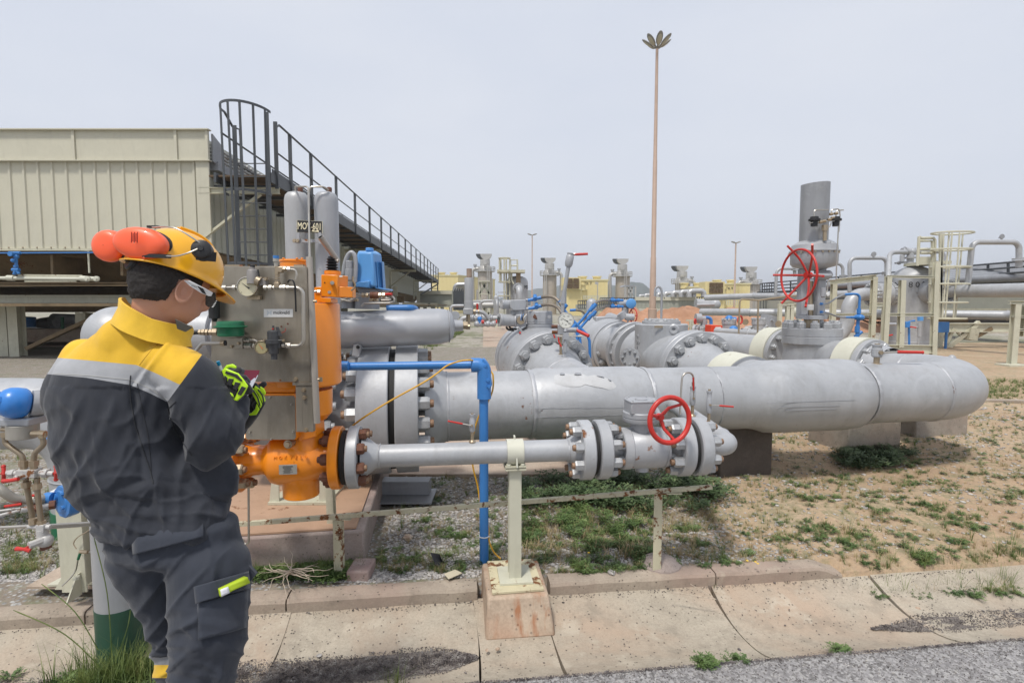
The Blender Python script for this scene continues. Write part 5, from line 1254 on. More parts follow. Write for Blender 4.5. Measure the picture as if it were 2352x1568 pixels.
# caged ladder and little platform by the vessel
lc_=thing('caged_ladder','cream caged ladder standing right of the MS 802 vessel','ladder',gz(h_(1440,1060,17)))
Yl=17.
for x0,x1 in((1422,1370),(1405,1385)):M().bar(h_(x0,432,Yl),h_(x1+25,1060,Yl),.07,.07).build('rail',CREAM,lc_)
for i,(x0,x1)in enumerate(((1470,1420),(1492,1440),(1548,1500),(1572,1515))):M().bar(h_(x0,425,Yl-.3+.2*i),h_(x1,1058,Yl-.3+.2*i),.05,.015).build('cage_bar',CREAM,lc_)
for y in(428,550,680,805,940,1058):
 f=(y-428)/630;a=h_(1415-25*f,y+6,Yl-.3);b_=h_(1572-57*f,y-6,Yl+.2)
 mb=M();c=(a+b_)/2;R=(b_-a).length/2;mb.tube([c+V((cos(q*pi/8)*R,sin(q*pi/8)*.42,0))for q in range(16)],.03,5,closed=True);mb.build('cage_hoop',CREAM if y<1000 else CREAMR,lc_)
pl=thing('vessel_platform','small cream platform with handrails on top of the MS 802 vessel','platform',h_(1300,660,18))
M().box(h_(1305,655,18),(rc('h',150,18),1.2,.1)).box(h_(1290,632,17.4),(rc('h',110,18),.03,.25)).build('deck',CREAM,pl)
for pts in([(1235,670),(1248,455)],[(1250,455),(1262,465),(1355,465),(1365,480),(1362,640)],[(1250,485),(1345,488),(1345,640)],[(1245,548),(1360,548)],[(1260,575),(1350,575)],[(1330,655),(1328,1020)]):M().tube([h_(x,y,17.4)for x,y in pts],.045,8).build('handrail',CREAM,pl)
# air cooler on the right, with dark walkway
YA=24.
def hrow(y0,y1,x):return y0+(y1-y0)*x
ac=thing('air_cooler','long grey green clad air cooler with dark walkway and handrail on the right','air cooler',gz(h_(1300,1100,YA)))
P0=(-60,46);
def hd(x,y,dY=0.):
 Yx=40-(x+0)/2022*20+dY;return h_(x,y,Yx)
def slab(xs,yt,yb,name,mat,dY=0.,th=.4,t=ac):
 mb=M();n=len(xs)
 top=[hd(x,a,dY)for x,a in zip(xs,yt)];bot=[hd(x,a,dY)for x,a in zip(xs,yb)]
 for i in range(n-1):mb.prism([bot[i],bot[i+1],top[i+1],top[i]],(0,th,0))
 return mb.build(name,mat,t)
slab([70,2200],[925,893],[985,985],'cladding_base',PANELD,.3)
mbr=M()
for i in range(60):
 x=90+(2060)*(i/59)**.93
 f=(x-70)/2130;a=hd(x,925-32*f,.28);b_=hd(x,985,.28);mbr.bar(b_,a,.05,.08,up=(0,1,0))
mbr.build('cladding_rib',PANELD,ac)
slab([70,2200],[985,985],[998,1002],'bottom_beam',CREAMR,.1)
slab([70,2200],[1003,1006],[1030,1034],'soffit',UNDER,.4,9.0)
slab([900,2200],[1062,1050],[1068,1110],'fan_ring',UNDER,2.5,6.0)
slab([70,2200],[860,770],[928,895],'fan_deck',STEELD,2.2)
slab([70,2200],[884,838],[900,862],'walkway_edge',STEELD,-.2)
for k in range(5):pipe_=M().cyl(hd(330,830-k*5,1+k*.3),hd(2200,745-k*22,1+k*.3),.17,n=14).build('tube_header',GREYD,ac)
for(ya,yb)in((800,620),(822,662),(845,705)):M().tube([hd(90+i*211,ya+(yb-ya)*i/10,-.3)for i in range(11)],.045,6).build('handrail',STEELD,ac)
for i in range(14):
 x=90+2110*(i/13)**.9;f=(x-90)/2110;M().bar(hd(x,888-45*f,-.3),hd(x,800-180*f,-.3),.09,.04).build('rail_post',STEELD,ac)
mb=M()
for x in(75,92,108,125,142,160,178,196):M().bar(hd(x,905,-.5),hd(x,800,-.5),.05,.03).build('cage_bar',STEELD,ac)
for y in(800,850,890):M().bar(hd(70,y,-.5),hd(200,y,-.5),.05,.03,up=(0,1,0)).build('cage_hoop',STEELD,ac)
for x in(75,100,118):M().bar(hd(x,900,-.5),hd(x,1010,-.5),.04,.04).build('ladder_rail',STEELD,ac)
M().ibeam(h_(1420,1125,18.6),h_(2300,1125,18.6),.2,.32,.03).build('girder',CREAM,ac)
slab([1180,2200],[1070,1062],[1110,1105],'painted_underside_shade',STEELD,1.5)  # dark strip in place of the shade under the cooler
for(x0,y0,x1,y1,w_)in((1400,1130,1385,1290,.3),(1500,1130,1450,1240,.16),(1690,1085,1445,1285,.22),(1640,1130,1620,1215,.5),(1780,1130,1640,1205,.2),(1500,1130,1560,1190,.1)):
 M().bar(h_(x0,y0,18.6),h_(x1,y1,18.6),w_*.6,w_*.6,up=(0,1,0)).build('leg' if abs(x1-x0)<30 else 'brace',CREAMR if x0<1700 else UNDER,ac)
tag(M().cyl(h_(1590,1290,24),h_(1588,1160,24),.09).build('hydrant_pipe',RED),'thin red upright pipe under the right air cooler','pipe')
tag(M().cyl(h_(1720,1195,30),h_(1720,1130,30),.9,n=24).build('round_base',CONC),'pale round concrete base beyond the right air cooler','pedestal')
for i,(x0,y0,x1,y1,r,m_a,lb)in enumerate(((1147,1100,1225,1068,14,BLUE,'blue junction'),(0,0,0,0,0,None,''),)):
 if m_a:
  t=thing('instrument_box','blue instrument box with thin conduits in front of the MS 802 vessel','instrument',h_(1150,1100,15))
  M().box(h_(1149,1103,15),(rc('h',32,15),.2,rc('h',44,15))).build('box',m_a,t,bevel=.01)
  M().tube([h_(1175,1250,15),h_(1172,1080,15),h_(1215,1075,15)],.03,6).build('conduit',m_a,t)
  M().cyl(h_(1248,1190,15),h_(1250,1090,15),rc('h',13,15)).cyl(h_(1242,1250,15),h_(1245,1190,15),rc('h',6,15)).build('level_bottle',GREY,t)
  M().cyl(h_(1257,1075,15),h_(1257,1046,15),rc('h',19,15)).build('blue_cap',BLUEL,t)
  M().cyl(h_(1165,1120,15),h_(1235,1122,15),rc('h',6,15)).cyl(h_(1010,1100,15),h_(1075,1100,15),rc('h',11,15)).build('tubing',GREYR,t)
  M().cyl(h_(1180,1120,14.9),h_(1225,1125,14.9),rc('h',5,15)).cyl(h_(1010,1187,14.9),h_(1052,1178,14.9),rc('h',5,15)).build('red_lever',RED,t)
t=thing('instrument_box','blue instrument box on a post beside the right air cooler legs','instrument',gz(h_(1408,1280,18)))
M().box(h_(1408,1122,18),(.38,.25,.35)).build('box',BLUE,t,bevel=.01);M().tube([h_(1425,1118,18),h_(1452,1122,18),h_(1440,1300,18)],.04,8).build('conduit',BLUE,t)
t=thing('low_valve','low drain valve with red lever on the gravel behind the pipe bend','valve',gz(h_(1400,1345,12)))
M().cyl(h_(1370,1342,12),h_(1500,1355,12),.04).sph(h_(1490,1352,12),.08).build('body',GREYR,t);M().cyl(h_(1370,1341,11.9),h_(1440,1346,11.9),.03).build('lever',RED,t)
t=pipe_thing('header_pipe','grey pipe stub under the far cooler by the orange heap',[g_(1010,705,38),g_(1195,700,38)],rc('g',18,38),n=16)
# background plant
def gl(k,t,x,rows,Y,name,mat,n=28):return hl(t,x,rows,Y,name,mat,n,k)
def turbine_stack(k,x,ytop,w,Y,label,pipe_side=-1):
 t=thing('exhaust_stack',label,'chimney',gz(F[k](x,700,Y)),'gas turbine exhaust stacks')
 r=w/2;y=ytop
 gl(k,t,x,[(y+640,r),(y+320,r),(y+190,r)],Y,'shaft',ALUT)
 gl(k,t,x,[(y+190,r*1.38),(y+183,r*1.38)],Y,'platform',ALU)
 gl(k,t,x,[(y+183,r),(y+150,r*.95),(y+130,r*.7),(y+62,r*.68)],Y,'upper_shaft',ALU)
 R=rc(k,r*1.4,Y);c=F[k](x,y+140,Y);mb=M()
 for yy in(140,160):mb.tor(F[k](x,y+yy,Y),(0,0,1),R,.035,28,4)
 for q in range(14):
  a=q*2*pi/14;p=F[k](x,y+183,Y)+V((cos(a)*R,sin(a)*R,0));mb.cyl(p,V((p.x,p.y,c.z)),.035,n=4)
 mb.build('railing',ALU,t)
 for dx,rr,mt in((-r*.55,r*.75,STEELD),(r*.12,r*.80,ALU)):
  c=F[k](x+dx,y+2,Y-(.2 if mt is ALU else-.8));R=rc(k,rr,Y)
  M().prism([c+V((cos(a)*R,0,sin(a)*R*1.0))for a in[pi+pi*q/12 for q in range(13)]],(0,.9 if mt is ALU else .7,0)).build('rain_hood',mt,t)
 mb=M();lx=x+r*(.45 if pipe_side<0 else-.6)
 for s_ in(-10,10):mb.bar(F[k](lx+s_,y+640,Y-1.6),F[k](lx+s_,y+130,Y-1.6),.09,.05)
 for q in range(40):mb.bar(F[k](lx-10,y+140+q*12.5,Y-1.6),F[k](lx+10,y+140+q*12.5,Y-1.6),.03,.03,up=(0,1,0))
 mb.build('ladder',ALU,t)
 s_=pipe_side
 M().tube(fillet([F[k](x+s_*r*.9,y+158,Y),F[k](x+s_*r*1.75,y+160,Y),F[k](x+s_*r*1.75,y+260,Y),F[k](x+s_*r*1.7,y+480,Y)],.6,5),rc(k,17,Y),12).build('side_duct',ALU,t)
 M().cyl(F[k](x+s_*r*1.4,y+150,Y),F[k](x+s_*r*1.4,y+118,Y),.2).cyl(F[k](x+s_*r*1.65,y+118,Y),F[k](x+s_*r*1.15,y+118,Y),.12).build('valve_head',GREYD,t)
 M().box(F[k](x+r*.1,y+95,Y-1.2),(rc(k,r*.8,Y),.5,rc(k,9,Y))).box(F[k](x,y+108,Y-1.2),(rc(k,r*.5,Y),.6,rc(k,22,Y))).build('bracket',ALU,t)
 return t
turbine_stack('f',628,168,148,80,'leftmost exhaust stack with half round rain hoods, nearest the left air cooler')
turbine_stack('f',1302,210,142,86,'exhaust stack with railing left of the TK 7 building',1)
turbine_stack('g',232,220,146,86,'exhaust stack just right of the TK 7 building')
turbine_stack('g',855,294,152,92,'exhaust stack with small hoods left of the TK 9 building',1)
turbine_stack('g',1578,303,150,98,'rightmost exhaust stack, half behind the TK 9 building')
def hall(k,label,face,roof_dx,Y,D,txt=None,louvre=None,group='yellow turbine halls'):
 x0,y0,x1,y1=face;t=thing('turbine_hall',label,'building',gz(F[k]((x0+x1)/2,y1,Y)),group)
 a=F[k](x0,y0,Y);b_=F[k](x1,y0,Y);M().prism([V((a.x,Y,-.1)),V((b_.x,Y,-.1)),V((b_.x,Y,b_.z)),a],(roof_dx,D,0)).build('wall',YELLB,t)
 M().prism([a+V((-.1,-.1,0)),b_+V((.1,-.1,0)),b_+V((.1,-.1,.22)),a+V((-.1,-.1,.22))],(roof_dx,D+.2,0)).build('roof',paint('roof_cream',(.66,.60,.36),.6,0,.05),t)
 mb=M()
 for q in range(2):mb.cyl(V(((a.x+b_.x)/2+(q-.5)*2.2,Y+D*.3,a.z)),V(((a.x+b_.x)/2+(q-.5)*2.2,Y+D*.3,a.z+.75)),.6,n=12).cyl(V(((a.x+b_.x)/2+(q-.5)*2.2,Y+D*.3,a.z+.75)),V(((a.x+b_.x)/2+(q-.5)*2.2,Y+D*.3,a.z+.9)),.75,n=12)
 mb.build('roof_vents',YELLB,t)
 mb=M()
 for q in range(1,7):
  xx=a.x+(b_.x-a.x)*q/7;mb.box((xx,Y-.02,a.z/2),(.06,.04,a.z))
 mb.build('panel_seam',YELLB,t)
 if txt:text(txt[0],'lettering',BLKP,t,F[k](txt[1],txt[2],Y-.06),(1,0,0),(0,0,1),rc(k,txt[3],Y),.02)
 if louvre:
  lx0,ly0,lx1,ly1,nc,nr=louvre;c0=F[k](lx0,ly0,Y-2.6);c1_=F[k](lx1,ly1,Y-2.6)
  q0=F[k](lx0-40,ly0-8,Y-2.5);q1=F[k](lx1+18,ly1+8,Y-2.5)
  M().box(((q0.x+q1.x)/2,Y-1.2,(q0.z+q1.z)/2),(q1.x-q0.x,2.5,q0.z-q1.z)).build('intake_house',YELLB,t)
  for i in range(nc):
   for j in range(nr):
    wx=(c1_.x-c0.x)/nc;wz=(c0.z-c1_.z)/nr
    lv_=M().box((c0.x+wx*(i+.5),Y-2.62,c0.z-wz*(j+.5)),(wx*.9,.12,wz*.9)).build('louvre',paint('louvre_brown',(.15,.095,.05),.7,0,.2),t)
    mb=M()
    for s_ in range(5):mb.box((c0.x+wx*(i+.5),Y-2.70,c0.z-wz*(j+.12+s_*.19)),(wx*.88,.06,.05))
    mb.build('slat',paint('slat_brown',(.22,.15,.08),.7,0,.2),lv_)
 return t
hall('f','far yellow hall behind the end of the left walkway',(60,402,345,660),6,95,16,group='yellow turbine halls')
hall('f','yellow hall lettered TK 7 with a brown louvred intake',(1632,452,1912,760),2,78,16,('TK 7',1703,480,28),(1482,425,1612,535,2,2))
t=hall('f','lower yellow front block below the brown louvre of TK 7',(1480,552,1640,760),1,76,2)
hall('g','yellow hall painted TK 9 on its wall, with a wide four column brown louvre',(1290,492,1572,770),2,78,16,('TK 9',1354,531,26),(1143,468,1285,585,4,2))
hall('g','lower yellow front block of the TK 9 hall',(1120,595,1300,770),1,76,2)
hall('g','low yellow hall wing with roof vents left of TK 9',(930,525,1130,770),2,84,12)
mc=thing('air_cooler','long low grey green air cooler marked 7, with pipe loops on top','air cooler',gz(g_(700,745,48)))
M().prism([g_(372,748,48),g_(1010,748,48),g_(1010,622,48),g_(372,622,48)],(1.5,7,0)).build('cladding',PANELD,mc)
mb=M()
for i in range(46):mb.box(g_(385+i*13.8,698,47.96),(.09,.08,g_(0,660,48).z-g_(0,742,48).z))
mb.build('cladding_rib',PANELD,mc)
M().box(g_(690,640,47.9),(rc('g',640,48),.15,rc('g',36,48))).box(g_(690,745,47.9),(rc('g',640,48),.15,rc('g',8,48))).build('trim_band',PANEL,mc)
text('7','lettering',BLKP,mc,g_(672,634,47.8),(1,0,0),(0,0,1),rc('g',18,48),.02)
for x in(380,560,740,920,1005):M().bar(gz(g_(x,745,48.3)),g_(x,745,48.3),.35,.35).build('leg',CREAM,mc)
for i,x in enumerate((415,475,605,680,760,845,932)):
 s_=1+i*.16;pipe_thing('pipe_loop','small silver pipe loop on the cooler marked 7, '+('leftmost of the row','second from the left','just right of the big mast','middle of the row','third from the right','second from the right','rightmost and largest')[i],[g_(x,622,49-i*.3),g_(x,608-i*8,49-i*.3),g_(x+50+i*17,605-i*8,49-i*.3),g_(x+50+i*17,622,49-i*.3)],.12+i*.02,paint('silver_pipe',(.52,.52,.52),.35,.5,.05),bend=.5,n=12,group='pipe loops on the cooler marked 7')
M().box(g_(1040,690,46),(rc('g',90,46),.1,rc('g',10,46))).build('side_platform',STEELD,mc)
for x in(1015,1040,1065,1090,1120):M().bar(g_(x,750,46),g_(x,620,46),.08,.08).build('rail_post',STEELD,mc)
for y in(622,650,690):M().bar(g_(1012,y,46),g_(1122,y,46),.06,.06,up=(0,1,0)).build('side_rail',STEELD,mc)
tag(M().cyl(g_(1000,695,45),g_(1200,700,45),.45,n=16).sph(g_(1200,700,45),.48).build('drum',GREY),'grey horizontal drum sticking out right of the cooler marked 7','drum')
lc2=thing('air_cooler','pale cream hopper sided air cooler beyond the end of the left walkway','air cooler',gz(f_(120,700,60)))
M().prism([f_(-60,720,60),f_(280,720,60),f_(280,555,60),f_(-60,555,60)],(1,8,0)).build('cladding',PANELD,lc2)
M().box(f_(110,575,59.8),(rc('f',340,60),.3,rc('f',34,60))).box(f_(110,722,59.8),(rc('f',340,60),.3,rc('f',12,60))).build('trim_band',PANEL,lc2)
M().prism([f_(-60,705,59.9),f_(268,705,59.9),f_(268,650,59.9)],(0,.2,0)).build('hopper',PANELD,lc2)
for x in(0,90,180,270):M().bar(gz(f_(x,720,60)),f_(x,720,60),.35,.35).build('leg',CREAM,lc2)
for k in range(6):pipe_thing('pipe_loop','silver pipe loop in the nested row left of the first stack, '+('front outermost','second','third','fourth','fifth','rear innermost')[k],[f_(308+k*8,560-k*4,56+k),f_(318+k*8,492+k*11,56+k),f_(420,490+k*11,56+k)],.22,MATS['silver_pipe'],bend=.8,n=10,group='nested pipe loops left of the first stack')
fc_=thing('far_walkway','dark railings and clutter of a far cooler walkway beside the pipe loops','walkway',gz(f_(360,700,55)))
mb=M()
for i in range(14):mb.bar(f_(300+i*8,760,55),f_(300+i*8,560-15*(i%3),55),.09,.09)
for y in(580,620,660,700):mb.bar(f_(295,y,55),f_(410,y,55),.1,.1,up=(0,1,0))
mb.build('railing',STEELD,fc_)
mv=thing('separator_vessel','grey domed vessel lettered MS with rust streak and large pipe bend, in mid distance','vessel',gz(f_(962,700,30)))
gl('f',mv,962,[(900,113),(480,113),(450,110),(425,95),(408,60),(402,20)],30,'shell',GREY,48)
M().cyl(f_(975,402,30),f_(975,380,30),.12).sph(f_(980,388,30),.1).build('top_nozzle',BRASS,mv)
vcf=f_(962,520,30);text('MS','lettering',BLKP,mv,f_(1059,520,30-rc('f',60,30))+V((0,-.05,0)),(.60,.80,0),(0,0,1),rc('f',38,30),.01)
M().tube(fillet([f_(975,530,28.0),f_(985,528,27.2),f_(990,640,27.2)],.75,10),rc('f',36,27),24).build('outlet_bend',GREY,mv)
flange(mv,f_(972,532,28.2),(.1,-1,0),rc('f',52,28),.15,16,rc('f',46,28),.07,.08,1,GREYD,NUTG,NUTG)
M().box(f_(976,440,30-rc('f',60,30)-.35),(.25,.01,.7)).build('rust_streak',paint('rust_wash',(.30,.22,.14),.6,0,.3),mv)
cg=thing('caged_ladder','rusty cream ladder cage standing left of the MS vessel in mid distance','ladder',gz(f_(820,900,29)))
for i,x in enumerate((778,792,828,850,886)):M().bar(f_(x,215+3*(i%2),29+.12*i),f_(x+(0 if i>1 else 3),700 if i>1 else 470,29+.12*i),.08,.04).build('cage_bar',CREAMR,cg)
for y in(216,355,465,610):
 a=f_(775,y+2,29);b_=f_(888,y-2,29.2);c=(a+b_)/2;R=(b_-a).length/2
 M().tube([c+V((cos(q*pi/8)*R,sin(q*pi/8)*.35,0))for q in range(16)],.035,5,closed=True).build('cage_hoop',CREAMR,cg)
for q in range(30):pass
for pts in([(893,345),(893,235),(965,233),(967,345)],[(893,295),(965,292)],[(900,352),(970,350)],[(905,360),(905,440),(925,485)],[(880,360),(880,480)]):M().tube([f_(x,y,29.2)for x,y in pts],.05,6).build('platform_rail',CREAM,cg)
M().box(f_(900,357,29.5),(1.5,1.0,.15)).build('platform',CREAMR,cg)
for(k,x,yt,yb,r,Y,lb)in(('f',745,600,830,30,33,'slim small grey vessel with curved outlet, left of the MS vessel'),('f',1740,640,900,53,26,'plain grey round topped vessel below the TK 7 hall')):
 t=thing('small_vessel',lb,'vessel',gz(F[k](x,yb,Y)));gl(k,t,x,[(yb,r),(yt+35,r),(yt+15,r*.85),(yt+3,r*.5),(yt,r*.15),(yt-12,r*.12)],Y,'shell',GREY,28)
 if r<40:M().tube(fillet([f_(745,660,32.2),f_(752,655,31.5),f_(755,790,31.5)],.35,6),rc('f',16,32),14).build('outlet_bend',GREY,t)
ls=thing('steel_stand','cream steel stand with platform roof in front of the first exhaust stack','steel frame',gz(f_(620,800,60)))
M().box(f_(620,460,60),(rc('f',120,60),1.5,rc('f',10,60))).box(f_(618,590,60),(rc('f',90,60),1.2,rc('f',10,60))).build('deck',CREAM,ls)
for(x0,y0,x1,y1)in((575,470,570,850),(668,470,670,850),(575,590,640,470),(668,590,600,470),(575,800,668,690),(668,800,575,690)):M().bar(f_(x0,y0,60),f_(x1,y1,60),.25,.25,up=(0,1,0)).build('strut',CREAM,ls)
gb_=thing('steel_stand','small roofed steel stand right of the TK 7 stack','steel frame',gz(g_(310,640,55)))
M().prism([g_(240,515,55),g_(385,510,55),g_(350,497,55),g_(262,497,55)],(0,2,0)).build('roof',GREYD,gb_)
for(x0,y0,x1,y1)in((262,515,262,640),(300,515,298,640),(335,515,338,640),(372,512,372,640),(298,600,335,520),(335,600,298,520)):M().bar(g_(x0,y0,55),g_(x1,y1,55),.13,.13,up=(0,1,0)).build('strut',ALU,gb_)
cl=[([(505,665),(720,662)],10,30),([(575,760),(575,690),(610,662),(700,660)],14,30),([(270,790),(275,715),(330,712),(405,712)],15,12),([(370,930),(380,850),(440,835),(470,850)],24,14),([(760,572),(870,574)],4,30),([(465,840),(780,842)],26,24)]
for i,(pts,r,Y)in enumerate(cl):
 pipe_thing('yard_pipe',('grey level pipe behind the rusty relief valve','grey pipe bending upward behind the rusty relief valve','grey pipe bending from the horizontal vessel end flange','fat grey elbow on the ground behind the relief valve','thin pipe between the ladder cage and small vessel','thick grey pipe low in mid distance left of the actuator')[i],[f_(x,y,Y)for x,y in pts],rc('f',r,Y),bend=rc('f',40,Y),n=18,group='grey pipes in the middle distance')
yv=thing('yard_valves','row of flanged grey valve bodies low in mid distance, left of the actuator','valve',gz(f_(560,850,24)))
for x in(480,505,560,585,625,640,700,790):flange(yv,f_(x,842,24),(1,-.2,0),rc('f',42 if x<660 else 34,24),.1,12,rc('f',36,24)*.9,.05,.06,-1,GREYD,NUTG,NUTG,seg=28)
M().tube([f_(x,905+4*(i%2),22)for i,x in enumerate(range(520,800,20))],.09,8).build('drain_line',GREYR,yv)
for x in(545,600,660,720):M().cyl(f_(x,925,22),f_(x,885,22),.07).sph(f_(x,903,22),.13).build('drain_valve',GREYR,yv)
for x,y in((590,880),(740,878)):M().cyl(f_(x,y,21.8),f_(x+28,y,21.8),.07).build('red_lever',RED,yv)
M().cyl(f_(572,905,22),f_(572,845,22),.08).sph(f_(572,850,22),.10).build('blue_valve',BLUE,yv)
M().bar(f_(735,945,20),f_(775,880,20),.06,.06,up=(0,1,0)).bar(f_(790,950,20),f_(768,880,20),.06,.06,up=(0,1,0)).build('trestle',CREAM,yv)
YC_=15.5
vg=thing('valve_group','group of flanged grey valves on the gravel beside the red fire cabinet','valves',gz(g_(1300,1080,YC_)))
for x,r in((1000,55),(1055,50),(1095,58),(1140,52),(1380,70),(1540,52),(1640,50),(1700,62)):
 flange(vg,g_(x,965 if x<1300 else 975,YC_),(.75,-.66,0),rc('g',r,YC_),.1,12,rc('g',r*.82,YC_),.045,.06,1,GREY,NUTG,NUTG,seg=32)
M().cyl(g_(970,965,YC_),g_(1180,965,YC_),rc('g',32,YC_)).cyl(g_(1280,975,YC_+.1),g_(1400,980,YC_),rc('g',48,YC_)).cyl(g_(1480,975,YC_),g_(1800,975,YC_),rc('g',30,YC_)).build('valve_bodies',GREY,vg)
gl('g',vg,1345,[(990,66),(905,66),(903,72),(870,72),(868,60),(862,60)],YC_,'bonnet',GREY,32);gl('g',vg,1655,[(990,62),(910,62),(908,68),(880,68),(862,66)],YC_,'bonnet',GREY,32)
gl('g',vg,1085,[(930,30),(900,34),(860,34)],YC_,'bonnet',GREYR,16)
ring_nuts(vg,g_(1345,868,YC_),(0,0,1),rc('g',60,YC_),10,.045,.05,NUTG);ring_nuts(vg,g_(1655,862,YC_),(0,0,1),rc('g',56,YC_),10,.045,.05,NUTG)
wh=M().tor(g_(1465,860,YC_-.2),(.6,-.8,0),rc('g',40,YC_),.025,28,6).build('handwheel',RED,vg)
M().tor(g_(995,875,YC_-.2),(.8,-.6,0),rc('g',24,YC_),.022,24,6).build('handwheel',RED,vg)
M().cyl(g_(1000,845,YC_),g_(1055,845,YC_),.14).cyl(g_(1055,850,YC_),g_(1100,850,YC_),.08).build('motor_head',GREYR,vg)
M().tube(fillet([g_(1060,840,YC_),g_(1130,835,YC_),g_(1160,850,YC_),g_(1162,905,YC_)],.15,4),.05,8).build('blue_conduit',BLUE,vg);M().tube([g_(1310,858,YC_),g_(1420,855,YC_)],.07,8).build('blue_conduit',BLUE,vg)
M().sph(g_(1350,855,YC_),.12).build('blue_head',BLUE,vg);M().sph(g_(1395,965,YC_-.6),.12).tube([g_(1408,1120,YC_-.6),g_(1400,970,YC_-.6)],.04,8).build('blue_riser',BLUE,vg)
cb=thing('fire_cabinet','bright red fire cabinet with round white mark standing among the valves','cabinet',gz(g_(1220,1060,14.8)))
M().prism([g_(1168,915,14.8),g_(1282,920,14.9),g_(1280,1065,14.9),g_(1160,1030,14.8)],(0,.5,0)).build('box',paint('signal_red',(.70,.055,.015),.45,0,.05),cb,bevel=.01)
M().lathe(g_(1231,995,14.78),(0,-1,0),[(0,.0),(.012,.001)],4).lathe(g_(1231,995,14.8),(0,-1,0),[(0,rc('g',15,14.8)),(.03,rc('g',15,14.8))],20).build('round_mark',WHITE,cb);M().box(g_(1234,957,14.8),(.14,.06,.12)).build('small_label',WHITE,cb)
M().bar(g_(900,865,16),g_(1050,868,16),.05,.05,up=(0,1,0)).bar(g_(900,930,16),g_(1045,930,16),.05,.05,up=(0,1,0)).build('frame',CREAM,vg)
for x in(945,970,1045):M().bar(g_(x,865,16),gz(g_(x,980,16)),.06,.06).build('frame_post',CREAM,vg)
M().tube([g_(1787,860,17),g_(1810,875,17),g_(1812,940,17)],.05,8).cyl(g_(1790,820,17.5),g_(1740,980,17.5),.3).build('riser',GREYD,vg)
for x,y in((1515,882),(1860,900)):M().lathe(g_(x,y,YC_),(0,-1,0),[(0,.08),(.04,.09)],16).build('small_gauge',BRASS,vg)
# high masts
def mast(name,label,x,ytop,ybot,wt,wb,Y,petals,k=None):
 b_=W(x[1],ybot,Y);tp_=W(x[0],ytop,Y);t=thing(name,label,'light mast',gz(b_),'floodlight masts')
 r0=m_(wb/2,Y);r1=m_(wt/2,Y);H=tp_.z;b0=V((b_.x,Y,0))
 tp_=V((b_.x+(tp_.x-b_.x)*.0,Y,H))
 rows=[(0,r0*1.35),(1.3 if petals else .6,r0*1.3),(1.32 if petals else .62,r0)]
 for q in(.28,.62):rows+=[(H*q,r0+(r1-r0)*q),(H*q+.02,(r0+(r1-r0)*q)*.9)]
 rows+=[(H,r1)]
 M().lathe(b0,(0,0,1),rows,20).build('mast_pole',MAST,t)
 mb=M()
 if petals:
  for q in range(7):
   a=q*2*pi/7+.2;d=V((cos(a),sin(a),0));L=m_(33,Y);R=Matrix.Rotation(a,3,'Z')@Matrix.Rotation(-radians(38),3,'Y')
   lamp=M().sph(tp_+d*L*.62+V((0,0,L*.40)),(L*.48,L*.22,L*.09),14,8,R).tube([tp_,tp_+d*L*.25+V((0,0,L*.16))],.04,6).build('floodlight',paint('lamp_shell',(.26,.25,.22),.5,.2,.1),t)
   M().sph(tp_+d*L*.62+V((0,0,L*.34)),(L*.38,L*.16,L*.06),12,6,R).build('lamp_lens',plain('lamp_lens',(.45,.42,.32),.3),lamp)
 else:
  for s_ in(-1,1):M().sph(tp_+V((s_*m_(5.5,Y),0,m_(1.5,Y))),(m_(6,Y),m_(4,Y),m_(1.5,Y)),12,6,Matrix.Rotation(-s_*.3,3,'Y')).build('floodlight',MATS['lamp_shell'],t)
 return t
mast('light_mast','tall tan floodlight mast with seven petal shaped lamps',(1515,1498),112,745,6,15,26,True)
mast('light_mast','thin distant floodlight mast between the first two exhaust stacks',(1222,1222),540,700,2.2,3.5,110,False)
mast('light_mast','distant floodlight mast in front of the TK 9 hall',(1693,1686),558,712,3,4.5,75,False)
YQ=4.2
rl=thing('relief_valve','upright grey relief valve with rusted top at the end of the horizontal vessel','valve',f_(450,960,YQ))
RGV=paint('rust_spotted_grey',(.38,.385,.39),.5,.2,.1,.28,.4,40,dirt=.3,rs=8)
gl('f',rl,463,[(420,26),(400,30),(395,28),(325,28)],YQ,'rusted_spigot',paint('rust_top',(.30,.22,.17),.7,.1,.3,.5,.4,40,dirt=.4),18)
gl('f',rl,458,[(740,48),(668,48),(665,42),(640,42),(425,46),(420,44)],YQ,'spring_housing',RGV,24)
M().box(f_(455,772,YQ),(rc('f',100,YQ),.12,rc('f',66,YQ))).build('valve_block',RGV,rl,bevel=.006)
M().cyl(f_(452,805,YQ),f_(450,960,YQ),rc('f',22,YQ),n=8).cyl(f_(410,925,YQ),f_(472,925,YQ),rc('f',36,YQ),n=6).build('inlet_fitting',BRASS,rl)
M().tube(fillet([f_(500,775,YQ),f_(610,775,YQ),f_(670,850,YQ)],.09,8),rc('f',20,YQ),16).build('outlet_pipe',RGV,rl)
M().cyl(f_(505,775,YQ),f_(530,775,YQ),rc('f',28,YQ)).cyl(f_(555,775,YQ),f_(570,775,YQ),rc('f',26,YQ)).build('outlet_union',BRASS,rl)
pr2=thing('pipe_rack','low rack of grey pipes on cream posts beyond the long concrete path','pipe rack',gz(f_(650,760,44)))
for k in range(3):M().cyl(f_(430,690+k*14,44),f_(900,688+k*15,44),.14+.05*(k==1),n=12).build('pipe',[GREY,ALU,GREYD][k],pr2)
for x in range(440,900,65):M().bar(gz(f_(x,700,44.2)),f_(x,680,44.2),.14,.14).build('post',CREAM,pr2)
